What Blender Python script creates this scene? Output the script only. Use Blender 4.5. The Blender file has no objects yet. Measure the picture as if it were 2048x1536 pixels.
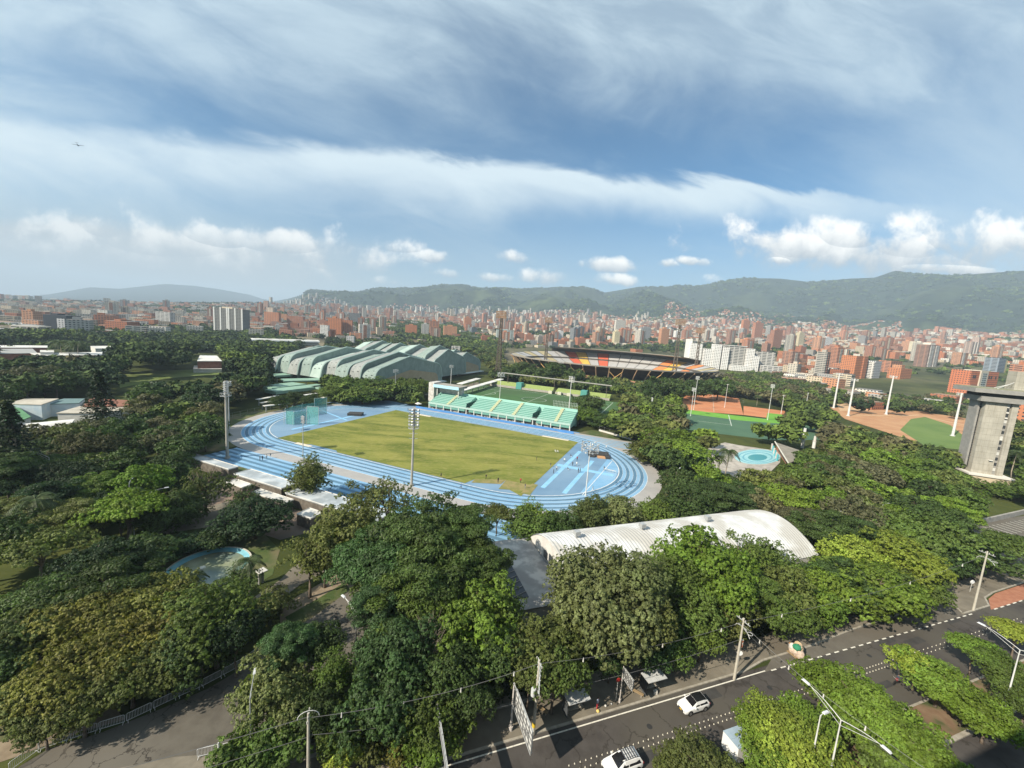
import bpy, bmesh, math, random
import numpy as np
from mathutils import Vector, Matrix

# ------------------------------------------------------------------ camera
FPX, PITCH, ROLL, CAMH = 775.0, 0.130520, 0.069150, 48.1
sc = bpy.context.scene
col = sc.collection
FW = np.array([0, math.cos(PITCH), -math.sin(PITCH)])
UP0 = np.array([0, math.sin(PITCH), math.cos(PITCH)])
RT0 = np.array([1.0, 0, 0])
RT = RT0*math.cos(ROLL) + UP0*math.sin(ROLL)
UP = -RT0*math.sin(ROLL) + UP0*math.cos(ROLL)
CAM = np.array([0, 0, CAMH])
cd = bpy.data.cameras.new('camera'); cam = bpy.data.objects.new('camera', cd); col.objects.link(cam)
cam.matrix_world = Matrix(((RT[0], UP[0], -FW[0], 0), (RT[1], UP[1], -FW[1], 0), (RT[2], UP[2], -FW[2], CAMH), (0, 0, 0, 1)))
cd.sensor_width = 36.0; cd.lens = 36.0*FPX/2048.0
cd.clip_start = 0.3; cd.clip_end = 60000
sc.camera = cam
sc.view_settings.view_transform = 'Standard'; sc.view_settings.look = 'None'
sc.view_settings.gamma = 1.0; sc.view_settings.exposure = 0.80
sc.render.film_transparent = False
cy = sc.cycles
cy.max_bounces = 5; cy.diffuse_bounces = 2; cy.glossy_bounces = 2; cy.transmission_bounces = 2
cy.transparent_max_bounces = 8; cy.volume_bounces = 0; cy.use_denoising = True
cy.caustics_reflective = False; cy.caustics_refractive = False
PI = math.pi
SUN_AZ = (-0.80, -0.60); SUN_EL = math.radians(37.5)      # horizontal direction TOWARDS the sun

def ray(x, y):
    return FW*FPX + RT*(x-1024) - UP*(y-768)
def at(x, y, z=0.0):
    """point of height z seen at photo pixel x, y"""
    d = ray(x, y); t = (z-CAMH)/d[2]
    return np.array([d[0]*t, d[1]*t, z])
def proj(P):
    d = np.asarray(P, float)-CAM
    w = d@FW
    return 1024+FPX*(d@RT)/w, 768-FPX*(d@UP)/w, w

# ------------------------------------------------------------------ node helpers
class NT:
    def __init__(s, tree): s.t = tree; s.n = tree.nodes; s.l = tree.links
    def new(s, typ, **kw):
        n = s.n.new(typ)
        for k, v in kw.items(): setattr(n, k, v)
        return n
    def put(s, sock, v):
        if isinstance(v, bpy.types.NodeSocket): s.l.new(v, sock)
        elif v is not None:
            try: sock.default_value = v
            except Exception: sock.default_value = (*v, 1.0)
    def m(s, op, a, b=None, c=None, clamp=False):
        n = s.new('ShaderNodeMath', operation=op, use_clamp=clamp)
        s.put(n.inputs[0], a); s.put(n.inputs[1], b) if b is not None else None
        if c is not None: s.put(n.inputs[2], c)
        return n.outputs[0]
    def v(s, op, a, b=None):
        n = s.new('ShaderNodeVectorMath', operation=op)
        s.put(n.inputs[0], a)
        if b is not None: s.put(n.inputs[1], b)
        return n.outputs['Value'] if op in ('DOT_PRODUCT', 'LENGTH') else n.outputs[0]
    def mix(s, f, a, b, mode='MIX'):
        n = s.new('ShaderNodeMix', data_type='RGBA', blend_type=mode)
        n.clamp_factor = True
        s.put(n.inputs[0], f); s.put(n.inputs[6], c4(a)); s.put(n.inputs[7], c4(b))
        return n.outputs[2]
    def sm(s, v, lo, hi, a=0.0, b=1.0):
        n = s.new('ShaderNodeMapRange', interpolation_type='SMOOTHSTEP')
        s.put(n.inputs[0], v); s.put(n.inputs[1], lo); s.put(n.inputs[2], hi); s.put(n.inputs[3], a); s.put(n.inputs[4], b)
        return n.outputs[0]
    def noise(s, vec, scale, detail=4, rough=0.5, dist=0.0, dims='3D'):
        n = s.new('ShaderNodeTexNoise', noise_dimensions=dims)
        if vec is not None: s.put(n.inputs['Vector'], vec)
        n.inputs['Scale'].default_value = scale; n.inputs['Detail'].default_value = detail
        n.inputs['Roughness'].default_value = rough; n.inputs['Distortion'].default_value = dist
        return n.outputs[0]
    def comb(s, x, y, z=0.0):
        n = s.new('ShaderNodeCombineXYZ'); s.put(n.inputs[0], x); s.put(n.inputs[1], y); s.put(n.inputs[2], z)
        return n.outputs[0]
    def sep(s, v):
        n = s.new('ShaderNodeSeparateXYZ'); s.put(n.inputs[0], v); return n.outputs
def c4(c):
    return (*c, 1.0) if isinstance(c, (tuple, list)) and len(c) == 3 else c

# ------------------------------------------------------------------ world (Nishita sky and clouds, by direction)
SKY_STRENGTH = 0.07
world = bpy.data.worlds.new('World'); sc.world = world; world.use_nodes = True
w = NT(world.node_tree); w.n.clear()
def uvdir(x, y):
    d = ray(x, y); return d[0]/d[1], d[2]/d[1]
def make_world():
    tc = w.new('ShaderNodeTexCoord')
    sky = w.new('ShaderNodeTexSky', sky_type='NISHITA'); sky.sun_disc = False
    sky.sun_elevation = SUN_EL; sky.sun_rotation = math.atan2(SUN_AZ[0], SUN_AZ[1])
    sky.altitude = 1500; sky.air_density = 1.0; sky.dust_density = 1.6; sky.ozone_density = 1.6
    x, y, z = w.sep(tc.outputs['Generated'])[:3]
    yy = w.m('MAXIMUM', w.m('ABSOLUTE', y), 0.08)
    u = w.m('DIVIDE', x, yy); v = w.m('DIVIDE', z, yy)
    # the wide angle keeps the clear part saturated
    base = w.mix(1.0, sky.outputs[0], (0.40, 0.98, 1.16), 'MULTIPLY')
    up = w.sm(v, 0.0, 0.9)
    base = w.mix(1.0, base, w.mix(up, (1.0, 1.0, 1.0), (0.82, 0.86, 0.92)), 'MULTIPLY')
    uv = w.comb(u, v)
    def streak(sx, sy, rot, scale, detail, rough, dist, off=0.0):
        ca, sa = math.cos(rot), math.sin(rot)
        a = w.m('ADD', w.m('MULTIPLY', u, ca*sx), w.m('MULTIPLY', v, sa*sx))
        b = w.m('ADD', w.m('MULTIPLY', u, -sa*sy), w.m('MULTIPLY', v, ca*sy))
        return w.noise(w.comb(a, b, off), scale, detail, rough, dist)
    c = base
    n1 = streak(1.0, 2.6, -0.22, 1.6, 8, 0.62, 0.5, 3.0)
    n2 = streak(1.2, 3.4, -0.24, 2.6, 7, 0.60, 0.5, 7.0)
    n3 = streak(1.0, 1.6, 0.1, 1.1, 5, 0.55, 0.3, 11.0)
    # long bright band running from the left down to the right
    def band(pts, wid, soft, nz, amp):
        (ax, ay), (bx, by) = uvdir(*pts[0]), uvdir(*pts[1])
        k = (by-ay)/(bx-ax)
        line = w.m('ADD', w.m('MULTIPLY', w.m('SUBTRACT', u, ax), k), ay)
        d = w.m('SUBTRACT', v, line)                      # above the line is positive
        d = w.m('ADD', d, w.m('MULTIPLY', w.m('SUBTRACT', nz, 0.5), amp))
        return d, line
    d, _ = band([(0, 285), (1560, 398)], 0, 0, n2, 0.12)
    wdt = w.m('MAXIMUM', w.m('SUBTRACT', 0.085, w.m('MULTIPLY', w.m('ADD', u, 1.2), 0.028)), 0.012)
    upm = w.m('SUBTRACT', 1.0, w.sm(w.m('DIVIDE', d, wdt), 0.35, 1.0))
    lom = w.sm(w.m('DIVIDE', d, wdt), -2.3, 0.2)
    bm = w.m('MULTIPLY', upm, lom)
    endf = w.m('SUBTRACT', 1.0, w.sm(u, 0.55, 1.15))
    bm = w.m('MULTIPLY', w.m('MULTIPLY', bm, endf), w.sm(n1, 0.22, 0.52, 0.55, 1.0))
    # high veil: top edge and the whole right side
    d2, _ = band([(0, 150), (1500, 200)], 0, 0, n1, 0.50)
    veil = w.m('MULTIPLY', w.sm(d2, -0.18, 0.20), w.sm(n2, 0.30, 0.68, 0.55, 1.0))
    d2b = w.m('ADD', w.m('SUBTRACT', u, 0.75), w.m('MULTIPLY', w.m('SUBTRACT', n1, 0.5), 1.2))
    veil2 = w.m('MULTIPLY', w.sm(d2b, -0.35, 0.65), 0.66)
    d2c = w.m('ADD', w.m('SUBTRACT', -0.85, u), w.m('MULTIPLY', w.m('SUBTRACT', n1, 0.5), 1.2))
    veil3 = w.m('MULTIPLY', w.sm(d2c, -0.45, 0.5), w.sm(n2, 0.3, 0.7, 0.3, 0.75))
    wisps = w.m('MULTIPLY', w.sm(n2, 0.50, 0.78), 0.22)
    veil = w.m('MAXIMUM', w.m('MAXIMUM', w.m('MULTIPLY', veil, 0.90), veil2), w.m('MAXIMUM', veil3, wisps))
    c = w.mix(veil, c, (5.4, 6.7, 7.5))
    c = w.mix(w.m('MULTIPLY', bm, 0.90), c, (7.0, 8.1, 8.6))
    # pale air above the horizon
    hz = w.m('SUBTRACT', 1.0, w.sm(v, -0.02, 0.40))
    c = w.mix(w.m('MULTIPLY', hz, 0.75), c, (3.9, 4.6, 5.0))
    lft = w.m('MULTIPLY', w.m('SUBTRACT', 1.0, w.sm(v, 0.02, 0.30)), w.m('SUBTRACT', 1.0, w.sm(u, -1.4, 0.1)))
    c = w.mix(w.m('MULTIPLY', lft, 0.88), c, (4.6, 4.75, 4.65))
    bk = w.noise(w.comb(w.m('MULTIPLY', u, 2.2), w.m('MULTIPLY', v, 6.5)), 1.5, 6, .6, .2)
    vb = w.m('MULTIPLY', w.sm(v, 0.02, 0.08), w.m('SUBTRACT', 1.0, w.sm(w.m('ADD', v, w.m('MULTIPLY', w.m('SUBTRACT', bk, .5), .16)), 0.17, 0.215)))
    c = w.mix(w.m('MULTIPLY', w.m('MULTIPLY', vb, w.m('SUBTRACT', 1.0, w.sm(u, -0.75, -0.25))), 0.72), c, (5.3, 5.4, 5.4))
    # cumulus heaps
    nb = w.noise(uv, 9.0, 9, 0.62, 0.15)
    ns = w.noise(uv, 4.2, 3, 0.5, 0.0)
    heaps = [(40, 485, 260, 62, .50), (330, 505, 300, 56, .62), (600, 506, 190, 40, .50), (1770, 506, 300, 56, .85), (1990, 500, 180, 58, .95), (110, 495, 190, 38, .55), (220, 462, 55, 28, .7), (330, 492, 130, 34, 1), (430, 478, 75, 26, 1), (560, 488, 90, 28, .9), (660, 492, 60, 14, .4),
             (780, 496, 44, 13, .28), (870, 514, 28, 13, .6), (1018, 514, 28, 13, .6), (900, 548, 24, 9, .6), (985, 556, 44, 10, .6), (1100, 556, 52, 18, .8),
             (1220, 530, 52, 15, .8), (1155, 528, 20, 9, .6), (1335, 527, 20, 9, .7), (1385, 523, 32, 9, .7), (1240, 562, 46, 12, .6), (780, 563, 32, 9, .5),
             (1610, 495, 80, 34, 1), (1700, 482, 80, 32, 1), (1810, 500, 110, 36, 1), (1930, 494, 110, 34, 1), (2040, 492, 90, 38, 1), (1450, 566, 40, 12, .5),
             (1900, 538, 150, 14, .9), (1560, 520, 30, 10, .6)]
    tot = None; shade = None
    for (hx, hy, rx, ry, k) in heaps:
        hu, hv = uvdir(hx, hy); hu2, _ = uvdir(hx+rx, hy); _, hv2 = uvdir(hx, hy-ry)
        du = w.m('DIVIDE', w.m('SUBTRACT', u, hu), abs(hu2-hu)*1.35)
        dv = w.m('DIVIDE', w.m('SUBTRACT', v, hv), abs(hv2-hv)*1.25)
        dn = w.m('MINIMUM', dv, 0.0)                        # flatter below
        dv2 = w.m('ADD', w.m('MAXIMUM', dv, 0.0), w.m('MULTIPLY', dn, 1.25))
        rr = w.m('ADD', w.m('MULTIPLY', du, du), w.m('MULTIPLY', dv2, dv2))
        e = w.m('MULTIPLY', w.m('SUBTRACT', 1.0, rr), k)
        if tot is None: tot, shade = e, dv
        else:
            g = w.m('GREATER_THAN', e, tot)
            shade = w.m('ADD', w.m('MULTIPLY', shade, w.m('SUBTRACT', 1.0, g)), w.m('MULTIPLY', dv, g))
            tot = w.m('MAXIMUM', tot, e)
    tot = w.m('MAXIMUM', tot, -1.2)
    dens = w.m('ADD', tot, w.m('MULTIPLY', w.m('SUBTRACT', nb, 0.52), 4.2))
    cm = w.sm(dens, -0.10, 0.85)
    sh = w.sm(w.m('ADD', shade, w.m('MULTIPLY', w.m('SUBTRACT', nb, 0.5), 2.6)), -0.7, 0.9)
    ccol = w.mix(sh, (4.3, 4.6, 4.9), (12.4, 11.8, 10.8))
    c = w.mix(w.m('MULTIPLY', cm, w.sm(u, -1.3, 0.6, 0.62, 0.90)), c, ccol)
    bg = w.new('ShaderNodeBackground'); w.put(bg.inputs[0], c); bg.inputs[1].default_value = SKY_STRENGTH
    out = w.new('ShaderNodeOutputWorld'); w.l.new(bg.outputs[0], out.inputs[0])
make_world()

# ------------------------------------------------------------------ sun
sd = bpy.data.lights.new('sun', 'SUN'); sd.energy = 5.0; sd.angle = math.radians(0.5); sd.color = (1.0, 0.91, 0.76)
sun = bpy.data.objects.new('sun', sd); col.objects.link(sun)
tosun = Vector((SUN_AZ[0]*math.cos(SUN_EL), SUN_AZ[1]*math.cos(SUN_EL), math.sin(SUN_EL)))
sun.rotation_euler = tosun.to_track_quat('Z', 'Y').to_euler(); sun.location = (0, 0, 300)

# ------------------------------------------------------------------ materials
MATS = {}
def mat(name, c1, c2=None, scale=1.0, rough=0.85, metal=0.0, lo=0.35, hi=0.65, detail=5, bump=0.0, c3=None, scale3=0.1, spec=0.3, stretch=None, dist=0.0, alpha=None):
    if name in MATS: return MATS[name]
    m = bpy.data.materials.new(name); m.use_nodes = True
    t = NT(m.node_tree); t.n.clear()
    b = t.new('ShaderNodeBsdfPrincipled'); o = t.new('ShaderNodeOutputMaterial')
    geo = t.new('ShaderNodeNewGeometry'); P = geo.outputs['Position']
    if stretch: P = t.v('MULTIPLY', P, stretch)
    c = c4(c1)
    if c2 is not None:
        n = t.noise(P, scale, detail, 0.6, dist)
        c = t.mix(t.sm(n, lo, hi), c1, c2)
        if bump:
            bp = t.new('ShaderNodeBump'); bp.inputs['Strength'].default_value = bump; bp.inputs['Distance'].default_value = 0.1
            t.l.new(n, bp.inputs['Height']); t.l.new(bp.outputs[0], b.inputs['Normal'])
    if c3 is not None:
        n3 = t.noise(P, scale3, 3, 0.5)
        c = t.mix(t.sm(n3, 0.42, 0.62), c, c3)
    t.put(b.inputs['Base Color'], c); b.inputs['Roughness'].default_value = rough; b.inputs['Metallic'].default_value = metal
    b.inputs['Specular IOR Level'].default_value = spec
    if alpha is not None: b.inputs['Alpha'].default_value = alpha
    t.l.new(b.outputs[0], o.inputs[0])
    m.diffuse_color = (*c1[:3], 1)
    MATS[name] = m
    return m

def leaf_mat(name, transl=0.25):
    m = bpy.data.materials.new(name); m.use_nodes = True
    t = NT(m.node_tree); t.n.clear()
    oi = t.new('ShaderNodeObjectInfo'); geo = t.new('ShaderNodeNewGeometry'); tc = t.new('ShaderNodeTexCoord')
    r = geo.outputs['Random Per Island']
    n = t.noise(tc.outputs['Object'], 2.3, 3, 0.6)
    cc = oi.outputs['Color']
    k = t.m('ADD', t.m('MULTIPLY', r, 0.75), 0.62)
    hs = t.new('ShaderNodeHueSaturation'); t.put(hs.inputs['Color'], cc)
    t.put(hs.inputs['Hue'], t.m('ADD', 0.482, t.m('MULTIPLY', n, 0.036)))
    t.put(hs.inputs['Value'], t.m('MULTIPLY', k, t.sm(n, 0.3, 0.7, 0.75, 1.25)))
    hs.inputs['Saturation'].default_value = 1.0
    b = t.new('ShaderNodeBsdfPrincipled'); t.put(b.inputs['Base Color'], hs.outputs[0]); b.inputs['Roughness'].default_value = 0.55
    b.inputs['Specular IOR Level'].default_value = 0.25
    tr = t.new('ShaderNodeBsdfTranslucent'); t.put(tr.inputs[0], t.mix(1.0, hs.outputs[0], (1.2, 1.5, 0.5), 'MULTIPLY'))
    mx = t.new('ShaderNodeMixShader'); mx.inputs[0].default_value = transl
    t.l.new(b.outputs[0], mx.inputs[1]); t.l.new(tr.outputs[0], mx.inputs[2])
    o = t.new('ShaderNodeOutputMaterial'); t.l.new(mx.outputs[0], o.inputs[0])
    return m
LEAF = leaf_mat('foliage')

def attr_mat(name, windows=True, rough=0.85):
    """walls whose own colour sits in the mesh; storeys and window openings follow the real height"""
    m = bpy.data.materials.new(name); m.use_nodes = True
    t = NT(m.node_tree); t.n.clear()
    at_ = t.new('ShaderNodeAttribute'); at_.attribute_name = 'bcol'
    geo = t.new('ShaderNodeNewGeometry')
    c = at_.outputs['Color']; st = at_.outputs['Alpha']
    N = geo.outputs['Normal']; P = geo.outputs['Position']
    n = t.noise(P, 0.35, 3, 0.6)
    if windows:
        tan = t.v('CROSS_PRODUCT', N, (0, 0, 1))
        uu = t.v('DOT_PRODUCT', P, tan); zz = t.sep(P)[2]; nz = t.sep(N)[2]
        fu = t.m('FRACT', t.m('DIVIDE', uu, t.m('ADD', 2.7, t.m('MULTIPLY', st, 2.2))))
        fz = t.m('FRACT', t.m('DIVIDE', zz, 2.9))
        inz = t.m('MULTIPLY', t.m('GREATER_THAN', fz, 0.36), t.m('LESS_THAN', fz, 0.80))
        inu = t.m('MULTIPLY', t.m('GREATER_THAN', fu, 0.24), t.m('LESS_THAN', fu, 0.72))
        rib = t.m('GREATER_THAN', st, 0.66)
        inu = t.m('MAXIMUM', inu, t.m('MULTIPLY', rib, t.m('LESS_THAN', t.m('FRACT', t.m('DIVIDE', uu, 9.0)), 0.62)))
        wall = t.m('LESS_THAN', t.m('ABSOLUTE', nz), 0.5)
        win = t.m('MULTIPLY', t.m('MULTIPLY', inz, inu), wall)
        slab = t.m('MULTIPLY', t.m('MULTIPLY', t.m('LESS_THAN', fz, 0.14), wall), t.m('GREATER_THAN', st, 0.45))
        c = t.mix(t.m('MULTIPLY', slab, 0.6), c, (0.50, 0.47, 0.42))
        c = t.mix(win, c, (0.045, 0.05, 0.055))
    c = t.mix(t.sm(n, 0.3, 0.75, 0.0, 0.35), c, t.mix(1.0, c, (0.6, 0.58, 0.55), 'MULTIPLY'))
    b = t.new('ShaderNodeBsdfPrincipled'); t.put(b.inputs['Base Color'], c); b.inputs['Roughness'].default_value = rough
    b.inputs['Specular IOR Level'].default_value = 0.25
    o = t.new('ShaderNodeOutputMaterial'); t.l.new(b.outputs[0], o.inputs[0])
    return m
BWALL = attr_mat('building_walls')
BPLAIN = attr_mat('plain_painted', windows=False)

# ------------------------------------------------------------------ mesh builder
class MB:
    def __init__(s): s.v = []; s.f = []; s.mi = []; s.c = []
    def add(s, vs, fs, mi=0, c=None):
        o = len(s.v); s.v += [tuple(map(float, p)) for p in vs]; s.f += [[i+o for i in f] for f in fs]
        s.mi += [mi]*len(fs); s.c += [c or (0.5, 0.5, 0.5, 0.5)]*len(vs)
        return s
    def box(s, c, size, rot=0.0, mi=0, cc=None, taper=1.0):
        """c = centre of the bottom face"""
        hx, hy, h = size[0]/2, size[1]/2, size[2]; ca, sa = math.cos(rot), math.sin(rot)
        vs = []
        for z, k in ((0, 1.0), (h, taper)):
            for sx, sy in ((-1, -1), (1, -1), (1, 1), (-1, 1)):
                x, y = sx*hx*k, sy*hy*k
                vs.append((c[0]+x*ca-y*sa, c[1]+x*sa+y*ca, c[2]+z))
        return s.add(vs, [(3, 2, 1, 0), (4, 5, 6, 7), (0, 1, 5, 4), (1, 2, 6, 5), (2, 3, 7, 6), (3, 0, 4, 7)], mi, cc)
    def tube(s, pts, rad, seg=8, mi=0, cap=True):
        P = [Vector(p) for p in pts]; n = len(P)
        if not isinstance(rad, (list, tuple)): rad = [rad]*n
        vs = []; fs = []
        for i, p in enumerate(P):
            d = (P[min(i+1, n-1)]-P[max(i-1, 0)])
            if d.length < 1e-9: d = Vector((0, 0, 1))
            d.normalize(); a = d.orthogonal().normalized() if abs(d.z) < 0.99 else Vector((1, 0, 0)); 
            if abs(d.z) < 0.99: a = Vector((0, 0, 1)).cross(d).normalized()
            b = d.cross(a)
            for k in range(seg):
                t = 2*PI*k/seg
                vs.append(p+(a*math.cos(t)+b*math.sin(t))*rad[i])
        for i in range(n-1):
            for k in range(seg):
                k2 = (k+1) % seg
                fs.append((i*seg+k, i*seg+k2, (i+1)*seg+k2, (i+1)*seg+k))
        if cap: fs += [tuple(range(seg))[::-1], tuple(range((n-1)*seg, n*seg))]
        return s.add(vs, fs, mi)
    def prism(s, poly, z0, z1, mi=0, cc=None):
        n = len(poly)
        ar = sum(poly[i][0]*poly[(i+1) % n][1]-poly[(i+1) % n][0]*poly[i][1] for i in range(n))
        if ar < 0: poly = poly[::-1]
        vs = [(p[0], p[1], z0) for p in poly]+[(p[0], p[1], z1) for p in poly]
        fs = [tuple(range(n))[::-1], tuple(range(n, 2*n))]+[(i, (i+1) % n, n+(i+1) % n, n+i) for i in range(n)]
        return s.add(vs, fs, mi, cc)
    def sheet(s, poly, z, mi=0, cc=None):
        n = len(poly)
        ar = sum(poly[i][0]*poly[(i+1) % n][1]-poly[(i+1) % n][0]*poly[i][1] for i in range(n))
        if ar < 0: poly = poly[::-1]
        return s.add([(p[0], p[1], z) for p in poly], [tuple(range(n))], mi, cc)
    def build(s, name, mats, parent=None, smooth=False, color=False, origin=None):
        me = bpy.data.meshes.new(name)
        vs = s.v
        if origin is not None: vs = [(p[0]-origin[0], p[1]-origin[1], p[2]-origin[2]) for p in vs]
        me.from_pydata(vs, [], s.f)
        if not isinstance(mats, (list, tuple)): mats = [mats]
        for m_ in mats: me.materials.append(m_)
        if len(mats) > 1: me.polygons.foreach_set('material_index', s.mi)
        if smooth: me.polygons.foreach_set('use_smooth', [True]*len(me.polygons))
        if color:
            a = me.color_attributes.new('bcol', 'FLOAT_COLOR', 'POINT')
            a.data.foreach_set('color', np.array(s.c, np.float32).ravel())
        me.update()
        o = bpy.data.objects.new(name, me); col.objects.link(o)
        if parent is not None: o.parent = parent
        if origin is not None: o.location = origin
        return o

LABELS = []
def tag(o, label=None, cat=None, group=None, kind=None):
    if label: o['label'] = label
    if cat: o['category'] = cat
    if group: o['group'] = group
    if kind: o['kind'] = kind
    return o
def empty(name, loc, rz=0.0):
    o = bpy.data.objects.new(name, None); o.empty_display_size = 0.3; o.location = loc; o.rotation_euler = (0, 0, rz); col.objects.link(o)
    return o
def copy_tree(o, parent=None):
    c = o.copy(); col.objects.link(c); c.parent = parent
    for ch in list(o.children):
        if ch is not c: copy_tree(ch, c)
    return c
def struct(name, mb, mats, **kw):
    o = mb.build(name, mats, **kw); o['kind'] = 'structure'; return o

# frames: L = athletics complex, S = street
PHI = -0.393344; LC0 = np.array([-32.3262, 163.889])
ca_, sa_ = math.cos(PHI), math.sin(PHI)
def LW(a, b, z=0.0): return (LC0[0]+a*ca_-b*sa_, LC0[1]+a*sa_+b*ca_, z)
def LI(x, y):
    dx, dy = x-LC0[0], y-LC0[1]; return dx*ca_+dy*sa_, -dx*sa_+dy*ca_
RA = math.radians(19.3); cr_, sr_ = math.cos(RA), math.sin(RA)
def SW(s, n, z=0.0): return (s*cr_-n*sr_, s*sr_+n*cr_, z)
def SI(x, y): return x*cr_+y*sr_, -x*sr_+y*cr_
def PX(pts, z=0.0): return [tuple(at(x, y, z)[:2]) for x, y in pts]

# ------------------------------------------------------------------ terrain: one sheet from here to the hills
rng = np.random.default_rng(7)
def _hash(ix, iy, s):
    h = (ix*374761393 + iy*668265263 + s*2147483647) & 0xffffffff
    h = ((h ^ (h >> 13))*1274126177) & 0xffffffff
    return ((h ^ (h >> 16)) & 0xffff)/65535.0
def vnoise(x, y, s=0):
    x = np.asarray(x, float); y = np.asarray(y, float)
    ix = np.floor(x).astype(np.int64); iy = np.floor(y).astype(np.int64); fx = x-ix; fy = y-iy
    fx = fx*fx*(3-2*fx); fy = fy*fy*(3-2*fy)
    a = _hash(ix, iy, s); b = _hash(ix+1, iy, s); c = _hash(ix, iy+1, s); d = _hash(ix+1, iy+1, s)
    return (a*(1-fx)+b*fx)*(1-fy)+(c*(1-fx)+d*fx)*fy
def fbm(x, y, o=4, s=0):
    t = 0; a = 0.5; f = 1.0
    for i in range(o): t = t+a*vnoise(x*f, y*f, s+i*17); a *= 0.5; f *= 2.03
    return t
def yhor(x):
    d0 = ray(x, 0); d1 = ray(x, 1); return -d0[2]/(d1[2]-d0[2])
def az_of(x, y=None):
    d = ray(x, yhor(x) if y is None else y); return math.atan2(d[0], d[1])
def zat(x, y, r):
    d = ray(x, y); return CAMH+r*d[2]/math.hypot(d[0], d[1])
FOOT = [(-900, 604), (0, 604), (300, 608), (520, 608), (600, 612), (700, 618), (900, 627), (1100, 634), (1300, 640), (1500, 652), (1700, 662), (1900, 672), (2048, 674), (2500, 690)]
RIDGE = [(-900, 598), (0, 597), (100, 588), (180, 574), (240, 577), (330, 567), (390, 571), (440, 578), (500, 589), (550, 601), (600, 589), (700, 585), (760, 575), (800, 578), (850, 576), (890, 571), (960, 575), (1050, 578),
         (1120, 573), (1170, 576), (1210, 585), (1280, 573), (1340, 574), (1400, 573), (1440, 564), (1490, 556), (1560, 557), (1620, 564), (1700, 557), (1750, 555), (1790, 541),
         (1840, 548), (1890, 553), (1960, 547), (2048, 541), (2150, 530), (2500, 520)]
_fa = np.array([az_of(x) for x, y in FOOT]); 
_ra = np.array([az_of(x, y) for x, y in RIDGE])
def Rfoot(az): return 3300.0+0*az
def Rridge(az):
    d = np.degrees(az)
    return np.where(d < -33, 12000.0, np.where(d < -28, 12000+(d+33)/5*(5600-12000), 5600.0))
_fz = np.array([max(0.0, zat(x, y, 3300.0)) for x, y in FOOT])
_rz = np.array([zat(x, y, float(Rridge(np.array(a)))) for (x, y), a in zip(RIDGE, _ra)])
def terrain(x, y):
    x = np.asarray(x, float); y = np.asarray(y, float)
    r = np.hypot(x, y); az = np.arctan2(x, y)
    zf = np.interp(az, _fa, _fz); zr = np.interp(az, _ra, _rz)
    fade = np.clip((np.radians(75)-np.abs(az))/np.radians(10), 0, 1)
    rf = Rfoot(az); rr = Rridge(az)
    t1 = np.clip((r-650)/(rf-650), 0, 1)
    z = zf*t1**1.25
    t2 = np.clip((r-rf)/(rr-rf), 0, 1)
    lf = np.clip((np.degrees(az)+33)/5, 0.0, 1.0)
    gam = 1.35+1.5*(fbm(az*11+5, r/4000, 3, 3)-0.45)+0.35*(vnoise(az*24, r/2500, 9)-0.5)
    gam = np.clip(gam, 0.45, 2.6)+(1-lf)*2.0
    hill = (zr-zf)*t2**gam
    rdg = 1-np.abs(2*fbm(x/1500.0+3, y/1500.0, 5, 121)/0.97-1)*2.2
    bump = ((fbm(x/950.0, y/950.0, 6, 21)-0.48)*380+(rdg-0.62)*330)*np.sin(np.pi*t2)**0.8*np.clip(zr/1000, 0.1, 1)*(0.08+0.92*lf)
    z = z+hill+bump
    # a separate low wooded hill in front of the range
    for hx, hw, hh, hr in ((1112, 85, 70, 3900.0), (1560, 160, 60, 4300.0), (880, 120, 50, 4400.0), (1330, 90, 40, 4200.0)):
        a0 = az_of(hx); aw = hw/FPX
        z = z+hh*np.exp(-((az-a0)/aw)**2-((r-hr)/500)**2)
    t3 = np.clip((r-rr)/3000, 0, 1)
    z = np.where(r > rr, zr*(1-0.5*t3), z)
    return z*fade
azs = np.concatenate([np.radians(np.arange(-180, -76, 8.0)), np.radians(np.linspace(-75, 75, 620)), np.radians(np.arange(80, 181, 8.0))])
rs = np.concatenate([[0.0], np.geomspace(12, 640, 34), np.linspace(680, 3300, 70), np.linspace(3330, 6300, 150), np.linspace(6400, 13500, 50)])
A_, R_ = np.meshgrid(azs, rs); X_ = R_*np.sin(A_); Y_ = R_*np.cos(A_); Z_ = terrain(X_, Y_)
nr, na = X_.shape
V = np.stack([X_, Y_, Z_], -1).reshape(-1, 3)
i0 = (np.arange(nr-1)[:, None]*na+np.arange(na-1)[None, :]).reshape(-1)
F = np.stack([i0, i0+na, i0+na+1, i0+1], -1)
me = bpy.data.meshes.new('ground'); me.vertices.add(len(V)); me.vertices.foreach_set('co', V.ravel())
me.loops.add(F.size); me.loops.foreach_set('vertex_index', F.ravel().astype(np.int32)); me.polygons.add(len(F))
me.polygons.foreach_set('loop_start', np.arange(0, F.size, 4, dtype=np.int32)); me.polygons.foreach_set('loop_total', np.full(len(F), 4, np.int32))
me.polygons.foreach_set('use_smooth', [True]*len(F)); me.update(); me.validate()
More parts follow.
